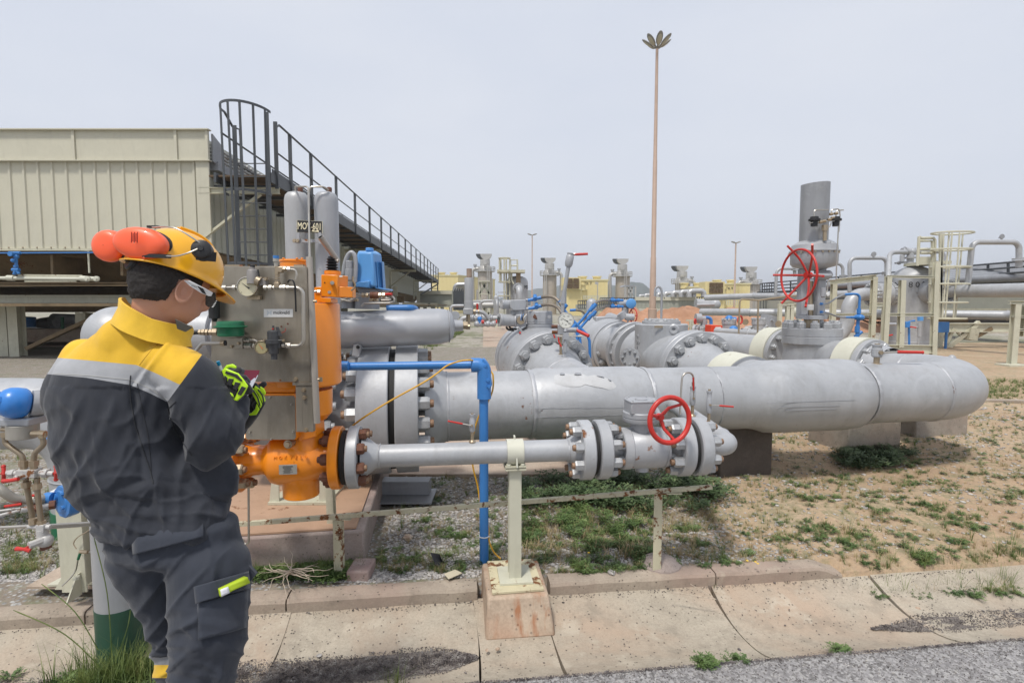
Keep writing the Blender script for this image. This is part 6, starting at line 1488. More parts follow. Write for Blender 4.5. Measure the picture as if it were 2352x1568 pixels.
for(nm,k,x0,x1,y0,y1,Y,lb)in(('platform_rail','f',1655,1905,608,640,75,'cream platform railing across the front of the TK 7 hall'),('platform_rail','g',1320,1440,645,700,75,'thin cream railing on the front of the TK 9 hall'),('platform_rail','f',1600,2090,660,742,50,'dark railing of a walkway below the TK 7 hall'),('platform_rail','g',0,372,632,690,50,'dark walkway railing left of the cooler marked 7')):
 t=thing(nm,lb,'railing',gz(F[k](x0,y1,Y)));m_a=CREAM if Y>60 else STEELD
 for q in(y0,(y0+y1)/2,y1):M().bar(F[k](x0,q,Y),F[k](x1,q,Y),.08,.08,up=(0,1,0)).build('rail',m_a,t)
 n=int((x1-x0)/22)
 for i in range(n+1):M().bar(F[k](x0+(x1-x0)*i/n,y1,Y),F[k](x0+(x1-x0)*i/n,y0,Y),.07,.07,up=(0,1,0)).build('rail_post',m_a,t)
cp2=thing('cooler_row','grey hopper sided cooler under the dark walkway below the TK 7 hall','air cooler',gz(f_(1900,760,52)))
M().prism([f_(1640,770,52),f_(2100,770,52),f_(2100,700,52),f_(1640,700,52)],(0,5,0)).build('cladding',PANELD,cp2)
for i in range(9):M().bar(gz(f_(1650+i*55,760,51.8)),f_(1650+i*55,760,51.8),.2,.2).build('leg',CREAM,cp2)
for i in range(16):M().box(f_(1655+i*28,735,51.95),(.08,.08,rc('f',66,52))).build('cladding_rib',PANELD,cp2)
for(x,y,h_q,r,Y,lb)in((590,660,150,7,40,'slim vent post in front of the first exhaust stack'),(705,430,300,5,45,'thin pale post right of the first exhaust stack'),(545,545,200,8,45,'thin white pole before the first exhaust stack')):
 tag(M().cyl(f_(x,y+h_q,Y),f_(x,y,Y),rc('f',r,Y),n=8).build('slim_post',ALU),lb,'post')
tag(M().cyl(f_(548,770,30),f_(547,690,30),.06,n=8).build('red_post',RED),'small red upright post near the first exhaust stack','post')
sv=thing('street_lamp','small double armed lamp before the TK 7 hall wall','lamp',gz(f_(1805,640,60)))
M().cyl(gz(f_(1805,640,60)),f_(1805,475,60),.05,n=6).build('pole',ALU,sv);M().bar(f_(1780,472,60),f_(1812,482,60),.3,.08,up=(0,1,0)).build('lamp_head',ALU,sv)
# big air cooler on the left, with caged ladder and walkway
LD=V((-.05,1,-.012)).normalized();LU=V((0,0,1));LXn=V((1,.05,0)).normalized()
def LP(x,y,z=0.0):
 """x: plan position at the near end (y=14), y: depth, z: height there"""
 return V((x-.05*(y-14),y,z-.012*(y-14)))
lc=thing('air_cooler','huge cream clad air cooler on legs at the left with caged ladder and long walkway','air cooler',(-12,14,0))
XF,ZB,ZM,ZT,YE=-7.73,2.95,5.17,5.92,60.0
def lq(*pts,**k):pass
M().prism([LP(XF-.35,14.12,2.96),LP(-34,14.12,2.96),LP(-34,14.12,5.9),LP(XF-.35,14.12,5.9)],LP(XF,YE)-LP(XF,14.12)).build('plenum',PANELD,lc)
def panel_mesh(wd,ht,mat):
 mb=M();vs=[];pf=[(0,0),(wd*.70,0),(wd*.76,-.035),(wd*.90,-.035),(wd*.96,0),(wd,0)]
 for z in(0,ht):
  for x,y in pf:vs.append((x,y,z))
 n=len(pf);fs=[(i,i+1,n+i+1,n+i)for i in range(n-1)]
 mb.add(vs,fs);vs2=[(x,.03,z)for z in(0,ht)for x in(0,wd)];mb.add(vs2,[(0,2,3,1)])
 return mb.mesh('cladding_panel',mat,smooth=20)
PW=.3635
pm=panel_mesh(PW,ZM-ZB,PANEL);pms=panel_mesh(PW,ZM-ZB,PANELD)  # side panels darker: the walkway's shade is put into their colour
def put(me,name,parent,p,xd):
 o=bpy.data.objects.new(name,me);COL.objects.link(o);o.parent=parent
 xd=V(xd).normalized();z=V((0,0,1));y=z.cross(xd).normalized();z=xd.cross(y)
 o.matrix_local=Matrix.Translation(V(p)-ORG[parent.name])@Matrix((xd,y,z)).transposed().to_4x4();ORG[o.name]=ORG[parent.name];return o
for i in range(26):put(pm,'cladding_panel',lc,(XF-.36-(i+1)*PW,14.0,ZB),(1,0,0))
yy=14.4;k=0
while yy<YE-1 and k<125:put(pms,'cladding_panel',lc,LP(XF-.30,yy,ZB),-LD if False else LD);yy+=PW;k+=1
M().box((XF-13.2,13.97,(ZM+ZT)/2),(26.4,.05,ZT-ZM)).build('top_band',PANEL,lc)
M().box((XF-13.2,13.93,ZT+.01),(26.5,.16,.03)).box((XF-13.2,13.93,ZM-.01),(26.5,.12,.025)).build('flashing',PANEL,lc)
for x in(-11.15,-8.55,XF-.03):M().box((x,13.93,(ZM+ZT)/2),(.07,.05,ZT-ZM)).build('band_stiffener',PANEL,lc)
M().box((XF-.18,13.965,(ZB+ZM)/2-.05),(.33,.05,ZM-ZB+.12)).build('corner_post',PANEL,lc)
M().box((XF-13.2,13.96,ZB-.03),(26.4,.08,.06)).build('bottom_angle',CREAMR,lc)
mb=M()
for i in range(24):mb.hexn((XF-.5-i*PW*1.0,13.925,ZB+.02),(0,-1,0),.02,.02)
mb.build('rivets',BRASS,lc)
M().prism([LP(XF+.02,14.05,ZT-.05),LP(XF+.02,14.5,ZT-.2),LP(XF+.02,14.5,ZM-.1),LP(XF+.02,14.05,ZM)],LXn*.04).build('end_plate',GREYD,lc)
for i in range(5):
 M().cyl(LP(XF-.05,14.15,5.62-i*.09),LP(XF-.05,17.5,5.62-i*.09),.035,n=10).build('header_tube',paint('tube_grey',(.38,.38,.37),.45,.3,.1,.1),lc)
me_b=None
for i in range(30):
 c=LP(XF+.05,15.1+i*.26,5.38)
 if me_b is None:
  me_b=M().tor((0,0,0),(0,1,0),.20,.055,16,8,a0=-pi/2,a1=pi/2).mesh('return_bend',paint('tube_light',(.46,.46,.45),.4,.3,.1,.05),smooth=50)
 o=bpy.data.objects.new('return_bend',me_b);COL.objects.link(o);o.parent=lc;o.location=c-ORG[lc.name];o.rotation_euler=(0,pi/2*0,0);ORG[o.name]=ORG[lc.name]
M().bar(LP(XF-.02,14.2,5.1),LP(XF-.02,YE,5.1),.25,.22).build('side_channel',GREYD,lc)
XO=-5.98+.0;zdk=4.72
M().prism([LP(XO-.1,13.6,zdk),LP(XF+.15,13.6,zdk),LP(XF+.15,13.6,zdk-.04),LP(XO-.1,13.6,zdk-.04)],LP(0,61)-LP(0,13.6)).build('deck_grating',paint('grating',(.16,.11,.07),.8,.2,.2,.3),lc)
for x in(XO-.03,XF+.35):M().bar(LP(x,13.5,zdk-.08),LP(x,61.2,zdk-.08),.06,.24).build('deck_channel',STEELD,lc)
yy=14.2
while yy<61:M().bar(LP(XF,yy,zdk-.16),LP(XO,yy,zdk-.16),.08,.10,up=(0,1,0)).build('cross_member',STEELD,lc);yy+=2.75/2
yy=13.85;i=0
while yy<61.5:
 M().bar(LP(XO,yy,zdk-.28),LP(XO,yy,6.10),.09,.045,up=(0,1,0)).build('rail_post',STEELD,lc);yy+=2.75 if i else 1.0;i+=1
 if i==2:yy=16.6
M().tube([LP(XO,13.85,5.95),LP(XO,14.1,6.10),LP(XO,61.3,6.10)],.028,8).build('handrail',STEELD,lc)
M().tube([LP(XO,14.0,5.35),LP(XO,61.3,5.45)],.022,8).build('mid_rail',STEELD,lc)
M().bar(LP(XO-.02,13.6,zdk+.08),LP(XO-.02,61.3,zdk+.08),.012,.15).build('toe_board',STEELD,lc)
M().tube([LP(XF+.5,13.6,5.75),LP(XF+.5,61,5.75)],.025,8).build('handrail',STEELD,lc)
M().tube([LP(XF+.5,14.2,5.2),LP(XF+.5,61,5.2)],.02,8).build('mid_rail',STEELD,lc)
yy=16.6
while yy<60:M().bar(LP(XF+.5,yy,zdk),LP(XF+.5,yy,5.75),.05,.03,up=(0,1,0)).build('rail_post',STEELD,lc);yy+=2.75
for yy in(14.0,27.6,41.2,54.8):
 M().ibeam(LP(XF-.3,yy,zdk-.30),LP(XO,yy,zdk-.30),.12,.16,.015).build('bracket_beam',CREAMR,lc)
 M().ang(LP(XF-.25,yy,3.15),LP(XO-.45,yy,zdk-.42),.10,.012,up=(0,1,0)).build('bracket_brace',CREAMR,lc)
 M().bar(LP(XF-.22,yy+.02,2.6),LP(XF-.22,yy+.02,5.1),.16,.14,up=(0,1,0)).build('side_column',CREAM,lc)
yl=13.5;zt=6.22
for x in(-6.83,-6.03):M().bar((x,yl,2.2),(x,yl,zt if x>-6.5 else 5.9),.10,.03,up=(0,1,0)).build('ladder_stile',STEELD,lc)
zz_=2.42
for k in range(9):M().cyl((-6.80,yl,zz_),(-6.06,yl,zz_),.014,n=8).build('rung',STEELD,lc);zz_+=.32
def hoop(z,rx,ry,cx=-6.5,name='cage_hoop'):
 pts=[V((cx+rx*cos(a),yl+.02-ry*sin(a),z))for a in[pi*k/20 for k in range(21)]];mb=M()
 for a,b_ in zip(pts,pts[1:]):mb.bar(a,b_+(b_-a)*.03,.012,.06)
 mb.build(name,STEELD,lc)
 return pts
H1=hoop(zt,.56,.78);H2=hoop(4.22,.53,.70);H3=hoop(2.5,.52,.68)
for k in(2,5,8,11,14,17):
 M().bar(V((H3[k].x,H3[k].y,2.2)),H1[k]+V((0,0,.02)),.055,.010,up=(H1[k]-V((-6.5,yl,zt)))).build('cage_bar',STEELD,lc)
M().tube([(-7.06,yl,6.22),(-7.0,yl+.25,5.95),(-6.86,yl+.35,5.9),(-6.84,yl+.3,4.7)],.03,8).build('gate_post',STEELD,lc)
M().tube(curve([(-6.84,yl+.25,5.85),(-6.80,yl+.2,5.5),(-6.78,yl+.2,4.9)],6),.012,6).build('gate_chain',STEELD,lc)
for x in(XO-.1,XO-.8):M().bar(LP(x,61.0,1.2),LP(x,61.0,4.6),.12,.12,up=(0,1,0)).build('ladder_stile',STEELD,lc)
M().bar(LP(XF,59,3.2),LP(XO,60.5,4.4),.12,.12).build('end_brace',STEELD,lc)
for k in range(6):M().bar(LP(XO-.8,61.0,1.4+.5*k),LP(XO-.1,61.0,1.4+.5*k),.06,.06).build('rung',STEELD,lc)
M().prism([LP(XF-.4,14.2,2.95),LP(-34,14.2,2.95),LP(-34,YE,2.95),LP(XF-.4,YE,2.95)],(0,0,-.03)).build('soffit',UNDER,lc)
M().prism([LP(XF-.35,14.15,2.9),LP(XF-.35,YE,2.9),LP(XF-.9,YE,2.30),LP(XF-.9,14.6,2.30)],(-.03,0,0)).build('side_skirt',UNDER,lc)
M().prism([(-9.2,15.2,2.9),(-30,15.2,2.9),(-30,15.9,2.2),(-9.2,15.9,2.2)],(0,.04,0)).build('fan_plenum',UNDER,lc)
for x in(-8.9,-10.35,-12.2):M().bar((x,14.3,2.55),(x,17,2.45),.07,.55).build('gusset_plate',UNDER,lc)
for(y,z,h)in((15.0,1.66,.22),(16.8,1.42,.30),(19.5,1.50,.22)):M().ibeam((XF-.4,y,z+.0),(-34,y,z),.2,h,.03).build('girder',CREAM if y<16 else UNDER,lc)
M().ibeam((XF-.3,14.4,2.05),(-34,14.4,2.05),.18,.10,.02).build('girder',UNDER,lc)
for yb in(20,26,33,41):M().ibeam((XF-.5,yb,1.9),(-34,yb,1.9),.3,.5,.03).build('girder',UNDER,lc)
for yb in(15.3,27.5,41,55):
 M().ibeam((XF-.6,yb-.2,1.55),(XF-.6,yb+12,1.5),.2,.35,.02).build('girder',CREAMR,lc)
for x,y in((-14.15,15.3),(-14.55,15.4),(-8.6,27.5),(-8.9,41),(-9.6,55),(-16,27.5),(-14.3,41),(-20,41)):
 M().ibeam((x,y,-.05),(x,y,2.9 if y>20 else 1.5),.28,.28,.02,up=(0,1,0)).build('leg',CREAM,lc)
M().bar((-13.9,15.3,.25),(-11.6,15.5,1.35),.16,.10).bar((-14.8,15.3,.25),(-16.6,15.5,1.35),.16,.10).build('leg_brace',UNDER,lc)
M().bar((-13.4,16.2,.15),(-10.9,16.5,1.45),.22,.1).build('leg_brace',CREAM,lc)
M().box((-20,36,1.5),(26,44,.08)).build('fan_deck',UNDER,lc)  # unseen slab added to block the sun and darken the ground below
o_=F['o'];Yq_=13.6
cp=thing('vent_header','cream pipe with capped ends hanging below the cladding of the left air cooler','pipe',o_(400,560,Yq_))
M().cyl(o_(-200,553,Yq_),o_(860,562,Yq_),rc('o',18,Yq_),n=16).cyl(o_(80,553,Yq_),o_(150,555,Yq_),rc('o',29,Yq_)).cyl(o_(850,560,Yq_),o_(905,562,Yq_),rc('o',30,Yq_)).cyl(o_(905,560,Yq_),o_(1030,565,Yq_+.05),rc('o',24,Yq_)).build('pipe',CREAMC,cp)
for x in(925,1018):M().lathe(o_(x,563,Yq_-.12),(0,-1,0),[(0,rc('o',28,Yq_)),(.05,rc('o',28,Yq_)),(.055,rc('o',18,Yq_)),(.08,rc('o',16,Yq_))],16).build('pipe_cap',CREAMC,cp)
M().cyl(o_(935,500,Yq_),o_(922,270,Yq_),rc('o',9,Yq_)).box(o_(922,268,Yq_),(rc('o',62,Yq_),.1,.02)).build('hanger',CREAM,cp)
M().bar(o_(190,525,Yq_),o_(860,532,Yq_),.03,.05).bar(o_(260,587,Yq_),o_(800,586,Yq_),.03,.04).build('channel',CREAMR,cp)
bl=thing('blue_air_line','thin blue air line with blue valves running below the cladding of the left cooler','pipe',o_(140,300,13.5))
M().cyl(o_(-200,294,13.5),o_(1500,287,13.5),rc('o',7,13.5),n=8).build('pipe',BLUE,bl)
M().lathe(o_(132,303,13.45),(0,-1,0),[(0,.06),(.08,.06)],14).cyl(o_(95,293,13.5),o_(215,293,13.5),.04,n=8).cyl(o_(168,300,13.5),o_(170,470,13.5),.035,n=8).sph(o_(138,370,13.45),.055).sph(o_(172,330,13.5),.06).cyl(o_(165,420,13.5),o_(168,440,13.5),.055,n=6).cyl(o_(130,468,13.5),o_(200,468,13.5),.045,n=8).cyl(o_(170,470,13.5),o_(150,515,13.5),.04).cyl(o_(175,470,13.5),o_(200,510,13.5),.035).build('valve',BLUE,bl)
pipe_thing('yard_pipe','silver pipe on a block seen under the left air cooler',[o_(560,975,20),o_(860,985,20),o_(1500,990,20)],rc('o',52,20),n=24)
tag(M().prism([o_(680,1035,20),o_(840,1030,20),o_(830,1110,20),o_(690,1115,20)],(0,.6,0)).build('pipe_block',BLOCK),'small concrete block under the silver pipe below the left cooler','concrete block')
t=thing('yard_valve','grey flanged valve with dark blue cap seen under the left air cooler','valve',o_(540,1020,20.2))
M().sph(o_(530,1020,20.2),(rc('o',85,20),.8,rc('o',60,20))).build('body',GREYD,t);flange(t,o_(600,1015,20),(1,-.3,0),rc('o',72,20),.25,10,rc('o',60,20),.08,.1,-1,GREY,NUTG,NUTG,seg=28)
M().cyl(o_(240,1060,19),o_(240,960,19),rc('o',105,19),n=20).build('blue_cap',BLUE,t)
M().cyl(o_(655,1130,19),o_(652,960,19),.05,n=8).build('green_post',GREEN,t)
tag(M().box(o_(380,1150,19),(4.5,.5,.45)).build('low_wall',CONC),'low concrete curb on the ground beyond the left cooler','curb')
tag(M().ibeam(o_(880,1060,16),o_(880,915,16),.3,.3,.02,up=(0,1,0)).build('steel_post',CREAM),'cream steel post in front of the silver pipe under the left cooler','post')
# large line left of the orange valve and the instrument stand
l_=F['l'];a_=F['a'];b_f=F['b']
ll=thing('pipeline','wide grey pipe at the left edge that turns down into a green wrapped riser','pipeline',G(200,1228,.03))
YL=3.35;rL=m_(83,YL)
p0=W(-260,950,YL-.05);pc=W(208,948,YL+.1);pd=V((pc.x+.0,pc.y,.0))
M().tube(fillet([p0,pc,pd],.34,16),rL,56).build('pipe',GREY,ll)
M().cyl((pc.x,pc.y,-.02),(pc.x,pc.y,.20),rL+.004,n=56).build('green_wrap',GREEN,ll)
M().tor((pc.x,pc.y,.40),(0,0,1),rL+.001,.006,56,6).build('weld_bead',WELDM,ll)
gv=thing('gas_vessel','long horizontal grey gas vessel with rounded ends behind the control panel','vessel',W(900,749,3.75))
g0=W(330,775,3.45);g1=W(1045,748,3.85);D_=(g1-g0).normalized();Lg=(g1-g0).length;r0=m_(41.5,3.8)
rows=[(0,.012),(.008,.05),(.03,.085),(.07,.112),(.12,r0)]+[(Lg-.12,r0),(Lg-.06,r0*.93),(Lg-.02,r0*.72),(Lg-.008,r0*.4),(Lg-.007,r0*.34),(Lg+.055,r0*.3),(Lg+.06,.001)]
M().lathe(g0,D_,rows,56,cap=False).build('shell',paint('grey_paint_smooth',(.43,.44,.46),.36,.35,.07,.03,.15,40,dirt=.1),gv,40)
M().cyl(g1+D_*.05,g1+D_*.09,.030,n=6).build('union',BRASS,gv)
M().tor(g1-D_*.045,D_,r0*.90,.004,48,6).build('weld_bead',WELDM,gv)
g2=W(345,763,3.6)
M().sph(W(272,772,3.5),(m_(68,3.5),.2,m_(68,3.5)),32,20).build('left_dome',GREY,gv)
M().cyl(W(272,772,3.5),W(500,768,3.55),m_(62,3.5),n=48).tor(W(462,768,3.55),(1,.03,0),m_(62,3.5),.006,40,6).build('left_shell',GREY,gv)
M().lathe(f_(312,815,3.95),(.2,-1,0),[(0,rc('f',48,4)),(.015,rc('f',48,4))],28).build('end_disc',GREY,gv)
e_=F['e']
gb2=thing('gas_bottle','left one of two upright grey gas bottles, rust streaked at its shoulder','gas bottle',e_(815,1400,3.35),'upright gas bottles with the MOV sign')
RB2=paint('grey_bottle_rusty',(.42,.425,.43),.45,.2,.1,.20,.4,50,dirt=.3,rs=6)
def bottle(t,x,r,Y):
 hl(t,x,[(1900,r),(880,r),(850,r*.98),(820,r*.90),(800,r*.72),(792,r*.45),(788,r*.27)],Y,'shell',RB2 if x<900 else GREYR,40,'e')
 hl(t,x+2,[(790,r*.20),(765,r*.22),(755,r*.20),(752,r*.15)],Y,'neck_valve',NUTR,14,'e')
bottle(gb2,815,95,3.35)
gb3=thing('gas_bottle','right one of two upright grey gas bottles, standing taller','gas bottle',e_(1050,1400,3.3),'upright gas bottles with the MOV sign')
bottle(gb3,1052,93,3.3)
tt=thing('gas_tubing','thin brown tubing joining the tops of the two gas bottles','tubing',e_(885,760,3.2))
M().tube(fillet([e_(780,775,3.3),e_(775,746,3.25),e_(882,746,3.22),e_(895,1320,3.1)],.025,5),.0058,8).tube(fillet([e_(1045,775,3.25),e_(1010,748,3.22),e_(898,748,3.2),e_(886,790,3.2),e_(890,1320,3.12)],.025,5),.0058,8).build('tube',TUBE,tt)
sg=thing('tag_sign','black sign reading MOV-601 with peeling cream lettering between the gas bottles','sign',e_(892,1072,3.16))
sA,sB,sC,sD_=e_(788,1018,3.17),e_(998,1027,3.17),e_(998,1126,3.17),e_(786,1118,3.17)
M().prism([sA,sB,sC,sD_],(0,.004,0)).build('plate',CREAMR,sg)
sc_=(sA+sB+sC+sD_)/4
M().prism([sc_+(p-sc_)*.95+V((0,-.001,0))for p in(sA,sB,sC,sD_)],(0,.003,0)).build('black_field',BLKP,sg)
LET=plain('sign_cream',(.80,.74,.52),.5)
text('MOV-601','lettering',LET,sg,sc_+V((0,-.0018,.0)),(sB-sA),(0,0,1),rc('e',56,3.17),.001,bold=.015,sx=.62)
M().prism([e_(905,1112,3.164),e_(918,1095,3.164),e_(935,1108,3.164),e_(965,1098,3.164),e_(968,1116,3.164)],(0,.0015,0)).build('peeled_paint',LET,sg)
M().box(e_(895,1188,3.18),(rc('e',190,3.18),.01,rc('e',26,3.18))).box(e_(800,1165,3.17),(rc('e',26,3.18),.012,rc('e',80,3.18))).box(e_(978,1165,3.17),(rc('e',20,3.18),.012,rc('e',90,3.18))).build('bracket',GREYR,sg)
for x in(772,797):M().hexn(e_(x,1188,3.165),(0,-1,0),.012,.012).build('bolt',BRASS,sg)
c_=F['c'];d_=F['d']
YB_=3.75
ba=thing('blue_actuator','bright blue ribbed actuator cover on the big valve behind the orange one','actuator',c_(1330,400,YB_))
qd=[c_(1222,112,YB_-.12),c_(1355,95,YB_-.12),c_(1425,125,YB_-.02),c_(1428,140,YB_+.1),c_(1240,112,YB_+.12)]
top=[(1235,115,-.10),(1240,103,.08),(1385,103,.12),(1420,128,.02),(1350,112,-.12)]
bot=[(1212,372,-.13),(1220,360,.13),(1400,375,.16),(1450,408,.03),(1372,385,-.15)]
vs=[c_(x,y,YB_+d)for x,y,d in bot]+[c_(x,y,YB_+d)for x,y,d in top]
n=5;M().add(vs,[tuple(reversed(range(n))),tuple(range(n,2*n))]+[(i,(i+1)%n,n+(i+1)%n,n+i)for i in range(n)]).build('cover',BLUEL,ba,20,bevel=.012)
M().cyl(c_(1330,108,YB_),c_(1330,82,YB_),rc('c',30,YB_),n=20).build('top_knob',BLUEL,ba,bevel=.004)
for x in(1388,1405,1422,1436):M().prism([c_(x,400,YB_-.06),c_(x-12,190,YB_-.05),c_(x-6,190,YB_-.09+(x-1388)*.002),c_(x+9,400,YB_-.11+(x-1388)*.002)],(.004,.03,0)).build('rib',BLUEL,ba)
M().prism([c_(1205,385,YB_-.16),c_(1228,350,YB_-.16),c_(1330,338,YB_-.16),c_(1325,395,YB_-.16)],(0,.3,0)).prism([c_(1370,385,YB_-.13),c_(1452,400,YB_-.05),c_(1452,415,YB_-.05),c_(1370,398,YB_-.13)],(0,.25,0)).build('cover_rim',BLUEL,ba,bevel=.005)
M().prism([c_(1225,395,YB_-.08),c_(1440,408,YB_-.06),c_(1400,440,YB_-.06),c_(1250,440,YB_-.08)],(0,.22,0)).build('base',GREYD,ba,bevel=.005)
M().cyl(c_(1165,555,YB_),c_(1165,480,YB_),rc('c',55,YB_)).cyl(c_(1310,560,YB_),c_(1310,440,YB_),rc('c',95,YB_)).lathe(c_(1165,498,YB_),(0,0,1),[(0,rc('c',90,YB_)),(.02,rc('c',90,YB_))],32).build('stem_housing',GREYD,ba)
for x in(1110,1140,1195,1225,1345,1380):M().hexn(c_(x,500,YB_-.15),(0,0,1),.018,.02).build('nut',BRASS,ba)
for pts in([(1240,455),(1330,440),(1480,452),(1520,470),(1525,500),(1490,512),(1290,515),(1265,540)],[(1420,490),(1500,490),(1480,475),(1395,470)],[(1080,480),(1180,500),(1260,440)],[(1070,525),(1200,445),(1245,440)]):M().tube(fillet([c_(x,y,YB_-.2)for x,y in pts],.02,4),.0075,8).build('tube',TUBE,ba)
for x in(1270,1300,1400,1430):M().cyl(c_(x,452,YB_-.2),c_(x+22,452,YB_-.2),.017,n=6).build('tube_fitting',BRASS,ba)
M().cyl(c_(1335,452,YB_-.2),c_(1400,452,YB_-.2),.022,n=12).build('rusty_union',NUTR,ba)
M().tube([c_(1445,445,YB_-.2),c_(1505,443,YB_-.22)],.01,6).build('red_lever',RED,ba)
M().tube(fillet([c_(1465,552,YB_),c_(1660,550,YB_),c_(1690,560,YB_+.1)],.03,4),.022,10).build('blue_conduit',BLUE,ba)
fx=thing('armoured_hose','thick grey hose arching down to a coupling between bellows pump and blue cover','hose',c_(1170,400,3.6))
M().tube(curve([c_(1125,290,3.6),c_(1135,210,3.6),c_(1160,140,3.6),c_(1190,118,3.6),c_(1215,150,3.6),c_(1222,230,3.6),c_(1215,350,3.6)],8),rc('c',17,3.6),14).build('hose',GREYR,fx)
M().cyl(c_(1170,245,3.6),c_(1170,182,3.6),rc('c',27,3.6),n=18).cyl(c_(1168,335,3.6),c_(1170,245,3.6),rc('c',33,3.6),n=8).cyl(c_(1160,400,3.6),c_(1165,345,3.6),rc('c',36,3.6),n=18).build('coupling',GREYR,fx,bevel=.003)
# orange control valve with stainless panel
ov=thing('control_valve','orange control valve with spring cylinder on the bypass line, small plate on its body','valve',Q(691))
vc_=Q(690)
YO=vc_.y
flange(ov,Q(776),EX,R1,.045,8,.118,.0265,.034,-1,ORANGE,NUTR,NUTR,ph=.2,seg=56,name='flange')
M().cyl(Q(790),Q(800),R1-.02,n=40).build('gasket',MATS['gasket_black'],ov)
sA_=-(vc_-Q(762)).length*-1
L2=(Q(762)-vc_).length;L1=(vc_-Q(560)).length
M().lathe(vc_,EX,[(-L1,.085),(-L1*.8,.072),(-.165,.070),(-.150,.078),(-.125,.112),(-.09,.122),(-.02,.122),(.04,.118),(.085,.100),(.12,.086),(L2,.092)],56,cap=False).build('body',ORANGE,ov,50)
zb_=d_(595,675,YO-.05).z
M().lathe((vc_.x,YO,zb_),(0,0,1),[(0,.080),(.004,.084),(.07,.085),(.075,.088),(.10,.088)],48).build('bottom_stub',ORANGE,ov)
ct_=c_(1000,1400,YO).z
M().lathe((vc_.x+.022,YO,vc_.z+.02),(0,0,1),[(0,.10),(.06,.098),(.11,.085),(.16,.082),(.46,.082)],48).build('yoke_column',ORANGE,ov)
M().lathe((vc_.x+.03,YO,c_(900,1420,YO).z),(0,0,1),[(0,.10),(.03,.125),(.13,.128),(c_(900,1185,YO).z-c_(900,1420,YO).z,.128)],48).build('yoke_shroud',ORANGE,ov)
fl_l=flange(ov,Q(548),EX,.148,.05,8,.115,.0265,.036,1,ORANGE,BRASS,STUD,ph=.1,seg=56)
def on_body(x,y):
 p=d_(x,y,YO-.11);rel=p-vc_;s=rel.dot(EX);R=.1225 if abs(s)<.10 else .115;h=max(-R*.95,min(R*.95,rel.z));return vc_+EX*s+V((0,0,h))-EN*math.sqrt(R*R-h*h),h/R
for i,ch in enumerate('MOKVELD'):
 p,q=on_body(403+i*39,348);text(ch,'embossed_letter',ORANGE,ov,p,EX,V((0,0,1))*math.sqrt(1-q*q)+EN*q,.0145,.007)
st_c=V((vc_.x,YO,0))
for s_,y,h in(('HC4478',532,15),('P122/8',560,15)):
 for i,ch in enumerate(s_):
  p=d_(500+i*20,y,YO-.085);dx=p.x-vc_.x;ang=math.asin(max(-.9,min(.9,dx/.087)))
  text(ch,'embossed_letter',ORANGE,ov,V((vc_.x+sin(ang)*.0865,YO-cos(ang)*.0865,p.z)),(cos(ang),sin(ang),0),(0,0,1),.0085,.004)
pn=on_body(505,428)[0]+V((0,-.006,-.004));
np_=M().box(pn,(.080,.002,.046),Matrix.Rotation(EA,3,'Z')).build('nameplate',paint('plate_metal',(.40,.385,.34),.4,.5,.12),ov,bevel=.0005)
mb=M()
for k in range(8):mb.box(pn+EX*random.uniform(-.004,.004)+V((0,-.0015,.016-k*.0045))-EX*.002,(.05*random.uniform(.6,1.2),.0006,.0016),Matrix.Rotation(EA,3,'Z'))
mb.build('small_print',BLKP,np_)
M().lathe(d_(492,248,YO-.13),(-.05,-1,0),[(-.05,.020),(0,.020),(.002,.014),(.01,.012)],20).build('plug',BRASS,ov)
cxx=vc_.x
z_top,z_bot=c_(1000,512,YO).z,c_(1000,1165,YO).z
M().lathe((cxx,YO+.05,z_bot),(0,0,1),[(0,.150),(.004,.178),(.012,.185),(z_top-z_bot-.01,.183),(z_top-z_bot-.002,.178),(z_top-z_bot,.15)],72).build('spring_cylinder',ORANGE,ov)
M().lathe((c_(722,200,YO).x,YO+.03,z_top),(0,0,1),[(0,.066),(c_(722,172,YO).z-z_top-.012,.066),(c_(722,172,YO).z-z_top-.008,.070),(c_(722,172,YO).z-z_top,.068)],40).build('upper_cylinder',ORANGE,ov)
for x in(655,760,800):M().hexn(c_(x,168,YO-.03),(0,0,1),.006,.006).build('cap_screw',ORANGE,ov)
hp=thing('hand_pump','orange hydraulic hand pump with black bellows and a steel lever tube','pump',c_(1030,470,YO))
YP=2.52
M().prism([c_(948,290,YP),c_(1078,292,YP),c_(1078,470,YP),c_(948,462,YP)],(.02,.10,0)).build('pump_block',ORANGE,hp,bevel=.004)
M().prism([c_(895,390,YP),c_(950,385,YP),c_(950,470,YP),c_(1025,475,YP),c_(1028,512,YP),c_(890,510,YP)],(0,.10,0)).prism([c_(1078,382,YP+.01),c_(1192,388,YP+.03),c_(1195,470,YP+.03),c_(1078,468,YP+.01)],(0,.06,0)).build('pump_base',ORANGE,hp,bevel=.003)
M().cyl(c_(1040,290,YP+.05),c_(1040,262,YP+.05),rc('c',64,YP),n=24).build('pump_collar',ORANGE,hp)
rows=[]
for k in range(5):rows+=[(258-k*22,52-k*3),(247-k*22,30)]
hl(hp,1036,[(262,40)]+rows+[(148,26)],YP+.05,'bellows',BLACK,24,'c')
M().tube([c_(1085,185,YP+.05),c_(1060,175,YP+.05)],.011,8).lathe(c_(1080,185,YP+.06),c_(945,-5,YP-.02)-c_(1080,185,YP+.06),[(0,.013),((c_(945,-5,YP-.02)-c_(1080,185,YP+.06)).length,.0145)],20).build('lever_tube',paint('lever_tube',(.44,.40,.36),.45,.5,.15,.25,.3,80,rs=8),hp)
M().cyl(c_(945,-5,YP-.02)+V((-.0006,0,.0007)),c_(946,-3,YP-.02),.0115,n=20).build('tube_bore',MATS['gasket_black'],hp)
